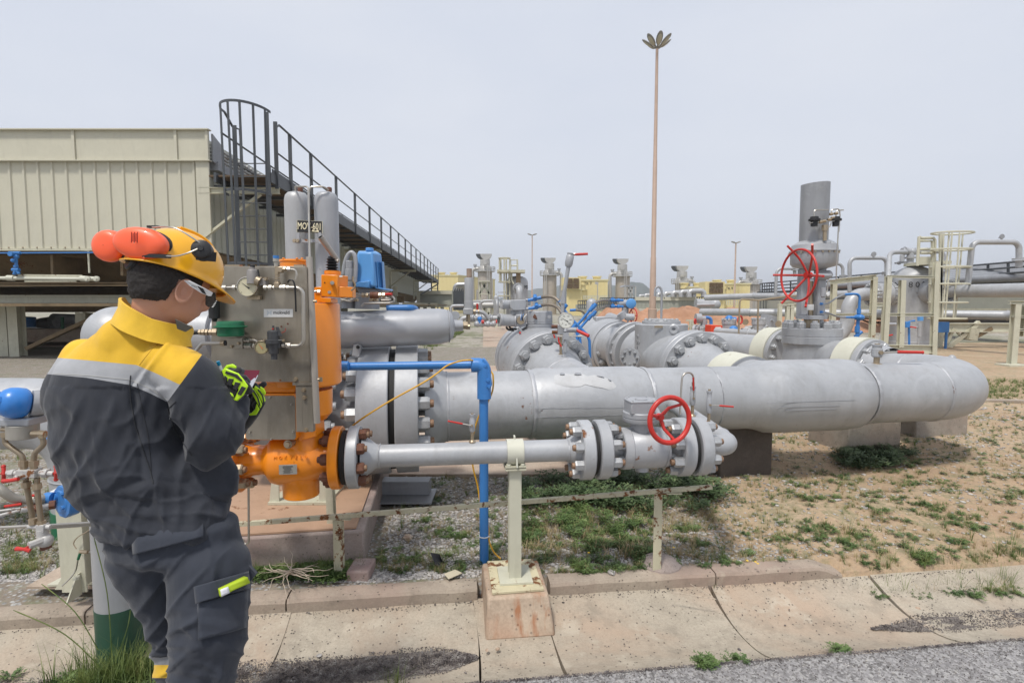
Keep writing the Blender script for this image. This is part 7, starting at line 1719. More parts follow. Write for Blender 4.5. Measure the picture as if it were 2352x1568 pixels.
M().cyl(c_(1036,355,YP-.02),c_(1036,355,YP),.010,n=6).cyl(c_(1036,355,YP-.03),c_(1036,355,YP),.006).build('port_fitting',TUBE,hp)
M().lathe(c_(1015,428,YP),(0,-1,0),[(0,.0075),(.003,.0075),(.003,.004)],14).build('port_plug',GREY,hp);M().cyl(c_(978,353,YP),c_(978,353,YP-.002),.003,n=10).build('port_hole',BLKP,hp)
M().lathe(c_(1125,425,YP+.03),(0,-1,0),[(0,.016),(.006,.016)],6).build('hex_plug',ORANGE,hp)
M().tube([c_(1185,415,YP),c_(1210,395,YP),c_(1218,370,YP),c_(1200,335,YP),c_(1200,305,YP)],.0045,8).build('wire_handle',BRASS,hp)
M().cyl(c_(908,425,YP),c_(945,425,YP),.009,n=6).cyl(c_(893,425,YP-.03),c_(915,425,YP-.03),.008,n=10).build('hose_tail',TUBE,hp)
M().box(c_(1105,303,YP-.001),(.014,.001,.008)).build('warning_label',WHITE,hp)
lb=thing('lever_bar','long grey spare lever tube hanging upright beside the stainless panel','lever bar',c_(920,1450,2.33))
M().lathe(c_(918,1455,2.33),c_(856,152,2.36)-c_(918,1455,2.33),[(0,.0125),(.003,.0138),((c_(856,152,2.36)-c_(918,1455,2.33)).length,.0138)],20).build('tube',paint('bar_grey',(.46,.42,.37),.5,.3,.12,.1,.2,60),lb)
M().cyl(c_(890,500,2.32),c_(915,500,2.32),.006).cyl(c_(925,1112,2.31),c_(938,1112,2.31),.006).box(c_(945,1112,2.31),(.016,.003,.02)).build('wing_nut',BRASS,lb)
ip=thing('instrument_board','stainless instrument panel with gauges, regulators and tubing in front of the orange valve','instrument panel',c_(480,1130,2.38))
YI=2.335
pq=[c_(92,225,YI),c_(826,225,YI),c_(862,1132,YI),c_(86,1130,YI)]
M().prism(pq,(0,.004,0)).build('panel_sheet',INOX,ip,bevel=.0012)
M().prism([c_(850,1135,YI+.002),c_(872,1128,YI+.002),c_(835,232,YI+.002),c_(822,228,YI+.002)],(0,.05,0)).prism([c_(725,1134,YI-.004),c_(880,1134,YI-.004),c_(878,1158,YI-.004),c_(725,1158,YI-.004)],(0,.05,0)).build('folded_edge',INOX,ip)
M().prism([c_(192,212,YI+.01),c_(308,212,YI+.01),c_(308,226,YI+.01),c_(192,226,YI+.01)],(0,.03,0)).prism([c_(735,212,YI+.01),c_(808,212,YI+.01),c_(808,226,YI+.01),c_(735,226,YI+.01)],(0,.03,0)).build('top_bracket',BRASS,ip)
M().prism([c_(750,1160,YI+.0),c_(885,1160,YI+.0),c_(886,1522,YI),c_(755,1522,YI)],(0,.03,0)).box(c_(800,1340,YI-.001),(.0008,.001,.16)).build('bracket_channel',INOX,ip,bevel=.001)
def bolt(t,x,y,Y,r=.008,mat=BRASS,k='c'):M().lathe(F[k](x,y,Y),(0,-1,0),[(-.002,r*1.25),(.001,r*1.25),(.001,r),(.008,r*.95)],6).build('bolt',mat,t)
for q in((163,245),(750,1110),(812,1195),(818,1255),(830,1508)):bolt(ip,*q,YI-.003,.0085)
for q in((630,1118),(638,697),(688,676)):M().lathe(c_(*q,YI-.0005),(0,-1,0),[(0,.0045),(.0006,.0045)],10).build('rust_spot',NUTR,ip)
mp_=M().prism([c_(500,560,YI-.002),c_(728,560,YI-.002),c_(728,624,YI-.002),c_(500,624,YI-.002)],(0,.002,0)).build('maker_plate',WHITE,ip,bevel=.0006)
text('mokveld','lettering',BLKP,mp_,c_(638,588,YI-.0026),(1,0,0),(0,0,1),rc('c',27,YI),.0006,bold=.008)
DOT=plain('logo_blue',(.05,.22,.38),.5);mb=M()
for i,col_ in enumerate(('11111','01110','00100','01110','11111')):
 for j,ch in enumerate(col_):
  if ch=='1':mb.box(c_(528+i*7.4,573+j*8.2,YI-.0026),(.0016,.0006,.0019))
mb.build('logo',DOT,mp_)
def gaugeP(t,x,y,rpx,Y,face,needle,nang,mat=TUBE,nm='gauge'):
 c=c_(x,y,Y);r=rc('c',rpx,Y);nx=V((.08,-1,.02)).normalized()
 b_=M().lathe(c-nx*.02,nx,[(0,r*.85),(.006,r*.97),(.016,r),(.019,r),(.020,r*.92),(.0165,r*.91),(.0165,.001)],36,cap=False).build(nm,mat,t)
 M().cyl(c-nx*.004,c-nx*.003,r*.91,n=36).build('dial',face,b_)
 rt,up=dial_marks(b_,c-nx*.003,nx,r,20,radians(225),radians(-45),w=.025)
 d=rt*cos(nang)+up*sin(nang);q=c-nx*.001;s_=d.cross(nx)
 M().prism([q+d*r*.72,q+s_*r*.04,q-d*r*.28+s_*r*.07,q-d*r*.28-s_*r*.07,q-s_*r*.04],nx*.0006).build('needle',needle,b_)
 return b_
def fit(t,x0,y0,x1,y1,r,n=6,mat=BRASS,Y=None,name='tube_fitting'):return M().cyl(c_(x0,y0,Y or YF),c_(x1,y1,Y or YF),r,n=n).build(name,mat,t)
YF=YI-.045
CRM=paint('gauge_cream',(.60,.56,.40),.4,0,.03)
gaugeP(ip,367,385,79,YF-.01,CRM,BLKP,radians(142))
gaugeP(ip,480,860,54,YF-.01,paint('gauge_yellowed',(.38,.34,.19),.35,0,.05),plain('needle_orange',(.7,.15,.05)),radians(125),BRASS)
def turned(x,rows,Y,name,mat,t=ip,n=24):return hl(t,x,rows,Y,name,mat,n,'c')
turned(412,[(360,44),(345,40),(262,38),(252,30),(248,22),(232,20),(230,14),(222,14)],YF,'regulator',paint('regulator_grey',(.25,.235,.225),.5,.1,.12,.08))
turned(412,[(232,18),(218,18),(214,14)],YF,'adjusting_cap',BLACK)
fit(ip,445,335,475,350,.022,16,BRASS);M().box(c_(500,350,YF+.01),(.03,.03,.03)).build('regulator_flange',MATS['regulator_grey'],ip,bevel=.002)
M().box(c_(516,340,YF+.02),(.010,.02,.030)).build('mounting_bracket',BRASS,ip);M().box(c_(428,470,YF+.03),(.055,.02,.018)).build('mounting_bracket',BRASS,ip);bolt(ip,517,328,YF,.006)
M().prism([c_(448,250,YF-.01),c_(458,250,YF-.01),c_(470,320,YF-.01),c_(458,330,YF-.01)],(0,.003,0)).build('tag',BLACK,ip)
M().cyl(c_(130,392,YF),c_(300,392,YF),.006,n=10).cyl(c_(500,392,YF),c_(700,392,YF),.007,n=10).build('tube',TUBE,ip)
for(x0,x1,r)in((148,170,.011),(178,208,.0105),(258,282,.0115),(503,528,.0105),(540,566,.0115),(578,590,.010),(628,648,.0115),(652,674,.0125),(680,700,.010)):fit(ip,x0,392,x1,392,r,6,TUBE)
M().box(c_(606,372,YF),(.022,.022,.022)).build('tee',BRASS,ip,bevel=.002)
for y0,y1,r in((365,338,.0115),(330,318,.0125),(312,292,.0105),(290,225,.0115)):fit(ip,606,y0,606,y1,r,6)
M().prism([c_(585,225,YF-.01),c_(655,230,YF-.01),c_(640,275,YF-.01),c_(585,275,YF-.01)],(0,.022,0)).build('elbow_body',BRASS,ip,bevel=.003)
turned(596,[(225,14),(190,14),(188,22),(150,21),(146,17)],YF,'safety_valve',paint('valve_light',(.45,.43,.38),.4,.4),n=16);turned(596,[(165,22.5),(142,22.5)],YF,'blue_band',BLUE,n=16)
fit(ip,655,246,676,247,.011);fit(ip,684,248,708,249,.0095,6,TUBE)
M().tube(fillet([c_(708,249,YF),c_(752,252,YF),c_(758,295,YF),c_(750,330,YF)],.015,6),.0042,8).build('tube',TUBE,ip)
M().tube(fillet([c_(690,393,YF),c_(810,395,YF),c_(812,848,YF),c_(715,850,YF)],.035,10),.0085,14).build('bent_tube',TUBE,ip)
M().tube(curve([c_(690,350,YF+.01),c_(700,335,YF-.01),c_(730,340,YF-.012),c_(745,400,YF-.01),c_(752,580,YF+.01)],6),.0038,6).build('cable_tie',BLACK,ip)
fb=thing('air_filter','black air filter with white printed label at the left edge of the panel','filter',c_(112,630,YF))
turned(115,[(660,14),(635,22),(632,40),(460,42),(455,45),(375,45),(372,30)],YF+.01,'filter_bowl',BLACK,fb)
mb=M()
for k,(y,w)in enumerate(((497,50),(510,44),(522,38),(533,30),(543,22))):mb.box(c_(98+(50-w)*-.1-(50-w)*.3+8,y,YF-.012),(rc('c',w,YF),.0005,rc('c',6,YF)))
mb.build('printed_bars',WHITE,fb);text('AIR FILTER','lettering',WHITE,fb,c_(100,484,YF-.0125),(1,0,0),(0,0,1),rc('c',7,YF),.0004)
gp=thing('green_pot','round dark green diaphragm valve pot on the stainless panel','valve',c_(240,780,YF-.01))
turned(243,[(772,90),(765,96),(712,97),(708,100),(700,122),(694,122),(690,100),(668,99),(658,95),(655,80)],YF-.03,'pot',GREEN,gp,48)
M().cyl(c_(0,740,YF-.02),c_(140,742,YF-.02),.009,n=10).build('stem',BRASS,gp)
for x0,x1,r in((-5,12,.013),(20,42,.0145),(50,68,.0145),(78,98,.0145),(103,140,.016)):fit(gp,x0,741,x1,742,r,6,BRASS,YF-.02)
M().tube(curve([c_(-130,760,YF-.05),c_(-60,745,YF-.03),c_(0,741,YF-.02)],6),.010,10).build('black_hose',BLACK,gp)
M().box(c_(285,825,YF+.005),(rc('c',122,YF),.03,rc('c',85,YF))).build('manifold_block',INOX,ip,bevel=.001)
for q in((302,828),(248,852)):bolt(ip,*q,YF-.012,.006)
M().tube(fillet([c_(-40,900,YF),c_(15,830,YF),c_(180,826,YF)],.02,5),.0075,10).build('tube',TUBE,ip);fit(ip,165,826,195,826,.0135);fit(ip,198,826,216,826,.012,6,BLACK)
for x0,x1,y,r in((345,362,802,.008),(368,392,802,.0095),(350,368,846,.011),(370,405,846,.0115),(412,430,846,.009),(645,668,843,.0105),(676,712,845,.012)):fit(ip,x0,y,x1,y,r,6,TUBE)
M().tube(curve([c_(392,802,YF),c_(430,804,YF),c_(450,815,YF)],5),.0045,8).build('tube',TUBE,ip)
DK=paint('dark_zinc',(.075,.078,.085),.45,.3,.12)
turned(582,[(955,24),(915,25),(910,36),(870,42),(835,46),(830,62),(800,64),(796,46),(735,46),(728,38),(722,10),(700,8),(690,8)],YF,'filter_regulator',DK,ip,24)
M().box(c_(582,845,YF),(rc('c',110,YF),.03,rc('c',40,YF))).box(c_(582,805,YF-.005),(rc('c',150,YF),.03,rc('c',12,YF))).build('regulator_body',DK,ip,bevel=.002)
M().prism([c_(590,700,YF-.01),c_(615,700,YF-.01),c_(645,775,YF-.01),c_(610,770,YF-.01)],(0,.002,0)).build('tag',DK,ip)
M().tube(curve([c_(640,745,YF),c_(665,735,YF),c_(672,710,YF)],5),.0012,5).cyl(c_(568,720,YF-.015),c_(575,712,YF-.015),.003).build('seal_wire',RED,ip)
for x in(505,655):bolt(ip,x,806,YF-.02,.005)
lx=thing('positioner_box','orange box with square stainless cover plate below the instrument panel','box',c_(560,1560,2.45))
M().prism([c_(300,1140,2.43),c_(740,1140,2.43),c_(740,1215,2.43),c_(300,1215,2.43)],(0,.12,0)).build('upper_plate',ORANGE,lx,bevel=.004)
M().prism([c_(340,1222,2.42),c_(745,1222,2.42),c_(755,1590,2.42),c_(345,1590,2.42)],(0,.14,0)).build('housing',ORANGE,lx,bevel=.012)
M().prism([c_(355,1240,2.415),c_(730,1240,2.415),c_(746,1256,2.415),c_(750,1565,2.415),c_(738,1583,2.415),c_(372,1583,2.415),c_(358,1570,2.415)],(0,.004,0)).build('cover_plate',INOX,lx,bevel=.001)
for q in((548,1252),(718,1306),(732,1518),(560,1578),(392,1522)):bolt(lx,*q,2.413,.0045,TUBE)
M().prism([c_(750,1210,2.46),c_(890,1210,2.46),c_(910,1560,2.46),c_(770,1600,2.46)],(0,.12,0)).build('side_bracket',ORANGE,lx,bevel=.004)
tag(M().tube(fillet([d_(185,560,2.62),d_(187,1020,2.62),d_(150,1035,2.62),d_(140,990,2.62)],.02,5),m_(2.6,2.62),10).build('drain_tube',TUBE),'thin grey drain tube hanging in front of the concrete pad','tube')
pad=thing('valve_pad','raised concrete pad topped by a tan steel plate under the valves','pad',E(-1.3,3,0));
pA=G(400,1290,.05);pB=W(838,1262,2.95)
q0=V((-2.2,pB.y-.13,0));zt_=.235
cpp=[d_(-700,1000,2.88),d_(935,935,2.90),d_(1255,480,5.0),d_(-700,480,5.0)]
cpp=[V((-1.70,2.80,zt_)),V((W(836,1215,2.93).x,2.93,zt_)),V((W(890,1090,4.6).x,4.75,zt_)),V((-2.2,4.75,zt_))]
M().prism([V((p.x,p.y,-.05))for p in cpp],(0,0,zt_+.05)).build('concrete_pad',PADC,pad,bevel=.012)
TAN=paint('tan_plate',(.42,.27,.18),.6,0,.08,.12,.3,20,dirt=.2,rs=2)
M().prism([p+V((-.05 if i in(1,2)else 0,.02 if i<2 else 0,.003))for i,p in enumerate(cpp)],(0,0,.010)).build('steel_plate',TAN,pad)
bk=thing('foot_bracket','cream steel foot bracket with ribs behind the orange valve stub','bracket',V((-1.35,3.3,zt_)))
YK=3.30;za=zt_+.014
k0=d_(322,700,3.26);k1=d_(805,690,3.28)
M().box(((k0.x+k1.x)/2,YK+.16,za+.008),(k1.x-k0.x,.36,.016)).build('foot_plate',CREAMR,bk)
for x0,x1 in((345,420),(800,735)):
 M().prism([V((d_(x0,600,YK).x,YK,za+.016)),V((d_(x1,600,YK).x,YK,za+.016)),V((d_(x1,600,YK).x,YK,d_(x1,505,YK).z+.03)),V((d_((x0+x1)/2+(8 if x0<500 else-8)*-1,600,YK).x,YK,d_(x1,505,YK).z+.03))],(0,.012,0)).build('rib',CREAM,bk)
M().box(((k0.x+k1.x)/2,YK+.25,za+.20),((k1.x-k0.x)*.55,.16,.38)).build('saddle',CREAM,bk)
M().ibeam(V((d_(825,700,3.0).x,3.02,zt_)),d_(822,535,3.02),.04,.05,.005,up=(0,1,0)).build('small_post',CREAMR,bk)
# instrument stand and bollard in the left foreground
bo=thing('bollard','grey upright pipe with dark green band at its foot, just left of the worker','bollard',(G(275,1492,-.05).x,2.33,-.08))
bb=G(275,1492,-.05);rb_=m_(50,2.33)
zg=b_f(700,1100,2.3).z
M().cyl((bb.x,2.33,zg),(bb.x-.0,2.33,W(245,1165,2.33).z),rb_,n=40).tor((bb.x,2.33,W(245,1180,2.33).z),(0,0,1),rb_,.005,40,6).build('post',GREY,bo)
GRB2=paint('green_band_worn',(.028,.088,.055),.55,0,.25,0,.4,40,dirt=.5)
M().cyl((bb.x,2.33,-.12),(bb.x,2.33,zg),rb_+.0015,n=40).build('green_band',GRB2,bo)
YS=2.55
st=thing('instrument_stand','cream steel stand post with gusseted foot plate at the left edge','stand',G(195,1340,.08))
sx_=l_(520,1300,YS).x
M().ibeam((sx_,YS,.12),(sx_-.01,YS,W(190,1150,YS).z),.12,.12,.008,up=(0,1,0)).build('post',CREAM,st,bevel=.001)
zf=.10
M().prism([G(108,1347,zf),G(213,1343,zf),G(265,1315,zf),G(180,1310,zf)],(0,0,.012)).build('foot_plate',CREAM,st,bevel=.001)
M().prism([(sx_-.13,YS-.02,zf+.012),(sx_-.06,YS-.02,zf+.012),(sx_-.06,YS-.02,zf+.10),(sx_-.075,YS-.02,zf+.10)],(0,.006,0)).build('gusset',CREAM,st)
M().prism([(sx_+.03,YS-.15,zf+.012),(sx_+.03,YS-.06,zf+.012),(sx_+.03,YS-.06,zf+.12),(sx_+.03,YS-.08,zf+.12)],(.006,.0,0)).build('gusset',CREAM,st)
M().hexn(l_(480,1435,YS-.12),(0,0,1),.016,.014).build('anchor_bolt',CREAM,st)
M().prism([G(60,1352,.085),G(250,1352,.085),G(300,1300,.085),G(150,1298,.085)],(0,0,.012)).build('grout_pad',CONC,st)
M().tube(curve([l_(390,1478,2.42),l_(440,1430,2.43),l_(475,1380,2.44),l_(490,1310,2.44),l_(510,1270,2.44),l_(560,1265,2.45),l_(610,1270,2.47)],6),.0035,6).build('earth_wire',TUBE,st)
M().cyl(l_(490,1312,2.435),l_(503,1272,2.435),.006,n=8).build('green_sleeve',GREEN,st)
M().cyl(l_(500,1262,2.43),l_(550,1265,2.43),.008,n=6).build('earth_lug',BRASS,st)
M().tube(curve([l_(595,1100,2.5),l_(540,1140,2.48),l_(490,1170,2.47),l_(462,1210,2.47),l_(480,1245,2.46)],5),.0025,5).build('thin_wire',BRASS,st)
YT_=1.98
tr=thing('transmitter','round blue headed pressure transmitter at the far left edge','transmitter',l_(150,560,YT_))
hx_=V((-.62,-.74,.18)).normalized()
tc_=l_(95,330,YT_);rT=rc('l',98,YT_)
M().lathe(tc_-hx_*.045,hx_,[(0,rT*.55),(.008,rT*.82),(.02,rT*.97),(.045,rT),(.065,rT*.96),(.082,rT*.80),(.090,rT*.62),(.094,rT*.56),(.096,rT*.50)],40).build('blue_housing',paint('deep_blue',(.03,.21,.62),.35,0,.08,0,.3,60,dirt=.15,coat=.3),tr)
M().lathe(tc_+hx_*.0515,hx_,[(0,rT*.46),(.003,rT*.45)],28).build('window',paint('cloudy_window',(.40,.39,.35),.35,0,.12),tr)
x,y,z=frame(hx_)
for k in range(4):
 a=k*pi/2+.4;M().box(tc_+hx_*.050+(x*cos(a)+y*sin(a))*rT*.56,(.02,.012,.012),Matrix((x*-sin(a)+y*cos(a),x*cos(a)+y*sin(a),z)).transposed()).build('cover_lug',MATS['deep_blue'],tr,bevel=.001)
M().lathe(tc_-hx_*.09,hx_,[(0,rT*.70),(.03,rT*.85),(.045,rT*.85)],32).build('rear_housing',GREYR,tr)
M().prism([l_(205,255,YT_+.08),l_(275,255,YT_+.1),l_(288,335,YT_+.1),l_(290,400,YT_+.1),l_(235,440,YT_+.08),l_(200,300,YT_+.08)],(0,.02,0)).build('bracket',GREYR,tr)
M().box(l_(140,440,YT_+.03),(rc('l',205,YT_),.09,rc('l',50,YT_))).build('capsule',GREYR,tr,bevel=.006)
M().cyl(l_(145,548,YT_+.02),l_(142,462,YT_+.02),rc('l',84,YT_),n=32).build('flange_body',paint('beige_metal',(.36,.34,.30),.45,.3,.08,.05),tr,bevel=.002)
for x0,y0,x1,y1,r in((12,495,60,497,.009),(30,515,34,545,.013),(200,522,240,524,.010),(245,522,285,526,.013),(265,520,268,550,.013)):M().cyl(l_(x0,y0,YT_),l_(x1,y1,YT_),r,n=8).build('elbow_fitting',BRASS,tr)
M().cyl(l_(228,360,YT_+.05),l_(345,362,YT_+.06),.020,n=16).cyl(l_(255,361,YT_+.05),l_(262,361,YT_+.05),.025,n=16).build('blue_gland',BLUE,tr)
TANT=paint('tan_tube',(.30,.245,.175),.4,.5,.12,.08,.1,90)
mn=thing('manifold','rusty white instrument manifold with red tap handles and brown tubes, left edge','manifold',l_(200,770,YT_))
for pts in([(34,545),(35,580),(70,610),(120,645),(140,670),(150,705)],[(268,550),(272,590),(240,625),(218,650),(210,705)]):M().tube(curve([l_(x,y,YT_)for x,y in pts],5),.0095,12).build('impulse_tube',TANT,mn)
for x in(150,212):M().cyl(l_(x,690,YT_),l_(x,725,YT_),.016,n=8).cyl(l_(x,725,YT_),l_(x,760,YT_),.012,n=8).build('tube_nut',BRASS,mn)
MAN=paint('rusty_white',(.50,.49,.47),.5,.2,.12,.38,.3,60,dirt=.3,rs=10)
M().box(l_(185,768,YT_),(rc('l',120,YT_),.04,rc('l',50,YT_))).cyl(l_(35,770,YT_),l_(125,772,YT_),.011,n=8).cyl(l_(250,768,YT_),l_(340,775,YT_),.011,n=8).cyl(l_(90,800,YT_-.04),l_(180,795,YT_),.010,n=8).cyl(l_(65,772,YT_),l_(95,772,YT_),.016,n=6).cyl(l_(272,770,YT_),l_(305,772,YT_),.018,n=6).build('block',MAN,mn,bevel=.002)
for x,y0,y1 in((22,730,822),(352,728,810)):M().tube([l_(x,y0,YT_),l_(x+2,(y0+y1)/2,YT_-.01),l_(x,y1,YT_)],.0065,8).sph(l_(x,y0,YT_),.008,8,6).sph(l_(x,y1,YT_),.008,8,6).cyl(l_(x-10,772,YT_),l_(x+22,772,YT_),.006).build('red_handle',RED,mn)
M().tube([l_(18,820,YT_-.04),l_(60,818,YT_-.05),l_(115,808,YT_-.05)],.007,8).build('red_handle',RED,mn)
M().tube([l_(160,800,YT_),l_(170,860,YT_+.01),l_(210,1085,YT_+.02)],.0095,12).tube([l_(232,800,YT_),l_(236,900,YT_),l_(262,1110,YT_)],.0095,12).build('impulse_tube',TANT,mn)
for x,y in((165,840),(232,850),(210,1070),(262,1085)):M().cyl(l_(x-2,y-15,YT_),l_(x+2,y+20,YT_),.015,n=8).build('tube_nut',BRASS,mn)
M().cyl(l_(0,1112,YT_),l_(200,1102,YT_),.006,n=10).cyl(l_(300,1100,YT_),l_(600,1082,YT_+.1),.0065,n=10).cyl(l_(300,1114,YT_),l_(600,1094,YT_+.1),.005,n=10).build('level_tube',TUBE,mn)
M().cyl(l_(180,1105,YT_),l_(320,1108,YT_),.010,n=8).box(l_(268,1112,YT_),(.03,.03,.03)).build('tee',MAN,mn,bevel=.002)
M().cyl(l_(265,1125,YT_),l_(272,1200,YT_),.019,n=14).sph(l_(285,1195,YT_),.026,14,10).cyl(l_(275,1190,YT_-.01),l_(180,1225,YT_-.05),.014,n=8).build('drain_valve',MAN,mn)
M().cyl(l_(280,1200,YT_),l_(290,1245,YT_),.018,n=10).build('rusty_boss',NUTR,mn)
M().tube([l_(105,1245,YT_-.05),l_(150,1248,YT_-.055),l_(190,1256,YT_-.05)],[.009,.006,.009],8).cyl(l_(145,1248,YT_-.05),l_(178,1232,YT_-.05),.004).build('red_handle',RED,mn)
jb=thing('blue_junction','blue cast junction box clamped on the cream stand post','junction box',l_(430,950,2.35))
M().prism([l_(430,892,2.32),l_(505,880,2.36),l_(510,950,2.36),l_(440,975,2.32)],(0,.06,0)).build('housing',BLUE,jb,bevel=.006)
M().lathe(l_(410,945,2.31),(-.45,-.89,0),[(-.04,.068),(0,.072),(.014,.072),(.016,.052),(.020,.050)],10).build('cover',BLUE,jb,bevel=.002)
M().cyl(l_(290,925,2.3),l_(335,925,2.3),.024,n=10).cyl(l_(335,925,2.3),l_(400,925,2.33),.018,n=14).cyl(l_(455,890,2.35),l_(430,812,2.36),.024,n=14).cyl(l_(450,875,2.35),l_(440,850,2.35),.030,n=10).build('gland',BLUE,jb)
for q in((395,900),(465,950),(400,985)):M().hexn(l_(*q,2.28),(-.45,-.89,0),.009,.01).build('screw',BLUE,jb)
M().cyl(l_(300,525,2.3),l_(345,530,2.32),rc('l',36,2.3),n=10).build('blue_cap',BLUE,jb)
hose('braided_hose','silver braided hose curving in from the left edge to the blue junction',[(-60,830,2.2),(10,880,2.2),(80,925,2.22),(160,940,2.25),(240,935,2.27),(295,928,2.3)],2.2,.019,paint('silver_braid',(.38,.36,.31),.4,.6,.12,0,.8,250,dirt=.3),k='l')
M_=thing('drain_pipework','thin drain pipe with rusty unions and red lever low at the left edge','pipe',l_(150,980,2.25))
M().cyl(l_(-40,1045,2.2),l_(130,1002,2.22),.006).cyl(l_(130,1002,2.22),l_(335,970,2.3),.013,n=12).cyl(l_(-20,1010,2.25),l_(180,985,2.3),.005).build('pipe',MAN,M_)
for x,y in((195,992),(310,972)):M().cyl(l_(x,y,2.25),l_(x+38,y-5,2.26),.019,n=6).build('union',NUTR,M_)
M().tube([l_(28,980,2.2),l_(135,965,2.22)],.006,8).build('red_lever',RED,M_);M().tube([l_(205,912,2.25),l_(230,908,2.25)],.006,8).build('red_lever',RED,M_)
M().tube(curve([l_(330,900,2.45),l_(360,885,2.45),l_(400,860,2.45),l_(430,855,2.45)],5),.015,10).build('white_sleeve',WHITE,M_)
# the worker
FD=V((.60,.80,0))
man=thing('person','worker in yellow helmet and yellow and grey overalls seen from behind, writing notes','person',(-.86,1.5,-.03))
YM=1.50;KM=.77
def Pm(u,v,dy=0.0):return W(u,v,YM+dy*KM)
def cone(mb,p0,p1,r0,r1,n=20,k=8,sq=None):
 """round cone between two spheres; radii may be (across, deep)"""
 p0=V(p0);p1=V(p1)
 for i in range(k+1):
  t=i/k;p=p0.lerp(p1,t)
  a=[(r0[j]+(r1[j]-r0[j])*t)*KM for j in range(3)]if isinstance(r0,tuple)else[(r0+(r1-r0)*t)*KM]*3
  mb.sph(p,a,n,12,sq)
def remesh(mb,name,vox,it=4,fac=.5):
 me=bpy.data.meshes.new(name);me.from_pydata(mb.v,[],mb.f);o=bpy.data.objects.new(name,me);COL.objects.link(o)
 r=o.modifiers.new('r','REMESH');r.mode='VOXEL';r.voxel_size=vox
 s_=o.modifiers.new('s','SMOOTH');s_.factor=fac;s_.iterations=it
 dg=bpy.context.evaluated_depsgraph_get();m2=bpy.data.meshes.new_from_object(o.evaluated_get(dg));bpy.data.objects.remove(o);bpy.data.meshes.remove(me)
 m2.name=name;return m2
def arr(me):a=np.empty(len(me.vertices)*3,np.float32);me.vertices.foreach_get('co',a);return a.reshape(-1,3)
def finish(me,name,mats,parent,pick=None,disp=None):
 co=arr(me).astype(float);no=np.empty(len(co)*3,np.float32);me.vertices.foreach_get('normal',no);no=no.reshape(-1,3)
 if disp:
  for i in range(len(co)):
   d=disp(V(co[i].tolist()));co[i]+=no[i]*d
 if pick:
  fc=np.empty(len(me.polygons)*3,np.float32);me.polygons.foreach_get('center',fc);fc=fc.reshape(-1,3)
  idx=np.array([pick(c)for c in fc],np.int32)
 og=np.array(ORG[parent.name]);me.vertices.foreach_set('co',(co-og).astype(np.float32).ravel())
 me.materials.clear()
 for m in mats:me.materials.append(m)
 if pick:me.polygons.foreach_set('material_index',idx)
 me.shade_smooth();me.update()
 o=bpy.data.objects.new(name,me);COL.objects.link(o);o.parent=parent;ORG[o.name]=ORG[parent.name];return o
def cloth(name,c,weave=900,b1=.35,rough=.85,sh=.2):
 m,nt,b,co=nodes(name)
 n1=nz(nt,co,7,4,.6);n2=nz(nt,co,32,3,.6,vec=(1,1,.45))
 col=ramp(nt,n1,[(.3,tuple(x*.82 for x in c)),(.7,tuple(min(1,x*1.14)for x in c))]);nt.links.new(col,b.inputs['Base Color'])
 b.inputs['Roughness'].default_value=rough;b.inputs['Sheen Weight'].default_value=sh
 h=mathn(nt,'ADD',mathn(nt,'MULTIPLY',n2,1.0),mathn(nt,'MULTIPLY',nz(nt,co,weave,2),.12));bump(nt,b,h,b1,.008);return m
JGREY=cloth('charcoal_cotton',(.027,.030,.037));JYEL=cloth('yellow_cotton',(.80,.50,.035));JREF=cloth('reflective_tape',(.33,.34,.35),900,.2,.5,0)
PGREY=cloth('trouser_cotton',(.029,.035,.050));SKIN=plain('skin',(.52,.27,.18),.5);HAIR=paint('dark_hair',(.014,.010,.008),.7,0,.3,0,.9,300)
SKIN.node_tree.nodes['Principled BSDF'].inputs['Subsurface Weight'].default_value=.15;SKIN.node_tree.nodes['Principled BSDF'].inputs['Subsurface Radius'].default_value=(.02,.008,.004)
s1=YM/FPX
mb=M()
neck=Pm(350,745,.05);headc=Pm(398,640,.06)
hipc=Pm(400,1210,.06);chest=Pm(295,900,.06)
hipL,hipR=Pm(345,1245,.08),Pm(470,1235,.05)
kneL,kneR=Pm(385,1440,.14),Pm(478,1460,-.0)
ankL,ankR=Pm(430,1800,.20),Pm(458,1850,-.02)
cone(mb,hipc,chest,(.11,.06,.09),(.11,.05,.12),k=16);cone(mb,chest,neck,.06,.055)
cone(mb,neck,headc,.068,.066)
for a,b_,c in((hipL,kneL,ankL),(hipR,kneR,ankR)):cone(mb,a,b_,.065,.045,k=16);cone(mb,b_,c,.042,.032,k=16)
shL,shR=Pm(180,870,.09),Pm(425,880,.02)
elL,elR=Pm(185,1040,.18),Pm(500,1005,.02)
waR=Pm(540,925,.12);waL=Pm(560,965,.34)
cone(mb,chest,shL,.05,.045);cone(mb,chest,shR,.05,.045)
cone(mb,shR,elR,.045,.038);cone(mb,elR,waR,.036,.026);cone(mb,shL,elL,.045,.038);cone(mb,elL,Pm(330,1060,.35),.036,.032);cone(mb,Pm(330,1060,.35),waL,.032,.026)
FW=FD.normalized();UPh=(V((0,0,1))*.90+FW*.42).normalized();SDh=FW.cross(V((0,0,1))).normalized()
FWh=(FW-UPh*FW.dot(UPh)).normalized()
Rh=Matrix((SDh,FWh,UPh)).transposed()
mb.sph(headc,(.078,.096,.115),24,16,Rh);mb.sph(headc+FWh*.035-UPh*.06,(.060,.065,.065),20,12,Rh)
mb.sph(headc+FWh*.055-UPh*.095,(.034,.032,.026),16,10,Rh)
mb.sph(headc+FWh*.105-UPh*.035,(.014,.020,.022),12,8,Rh);mb.sph(headc+FWh*.092-UPh*.068,(.024,.014,.012),12,8,Rh)
cone(mb,headc-UPh*.04-FWh*.03,neck+V((0,.0,-.03)),.068,.078)
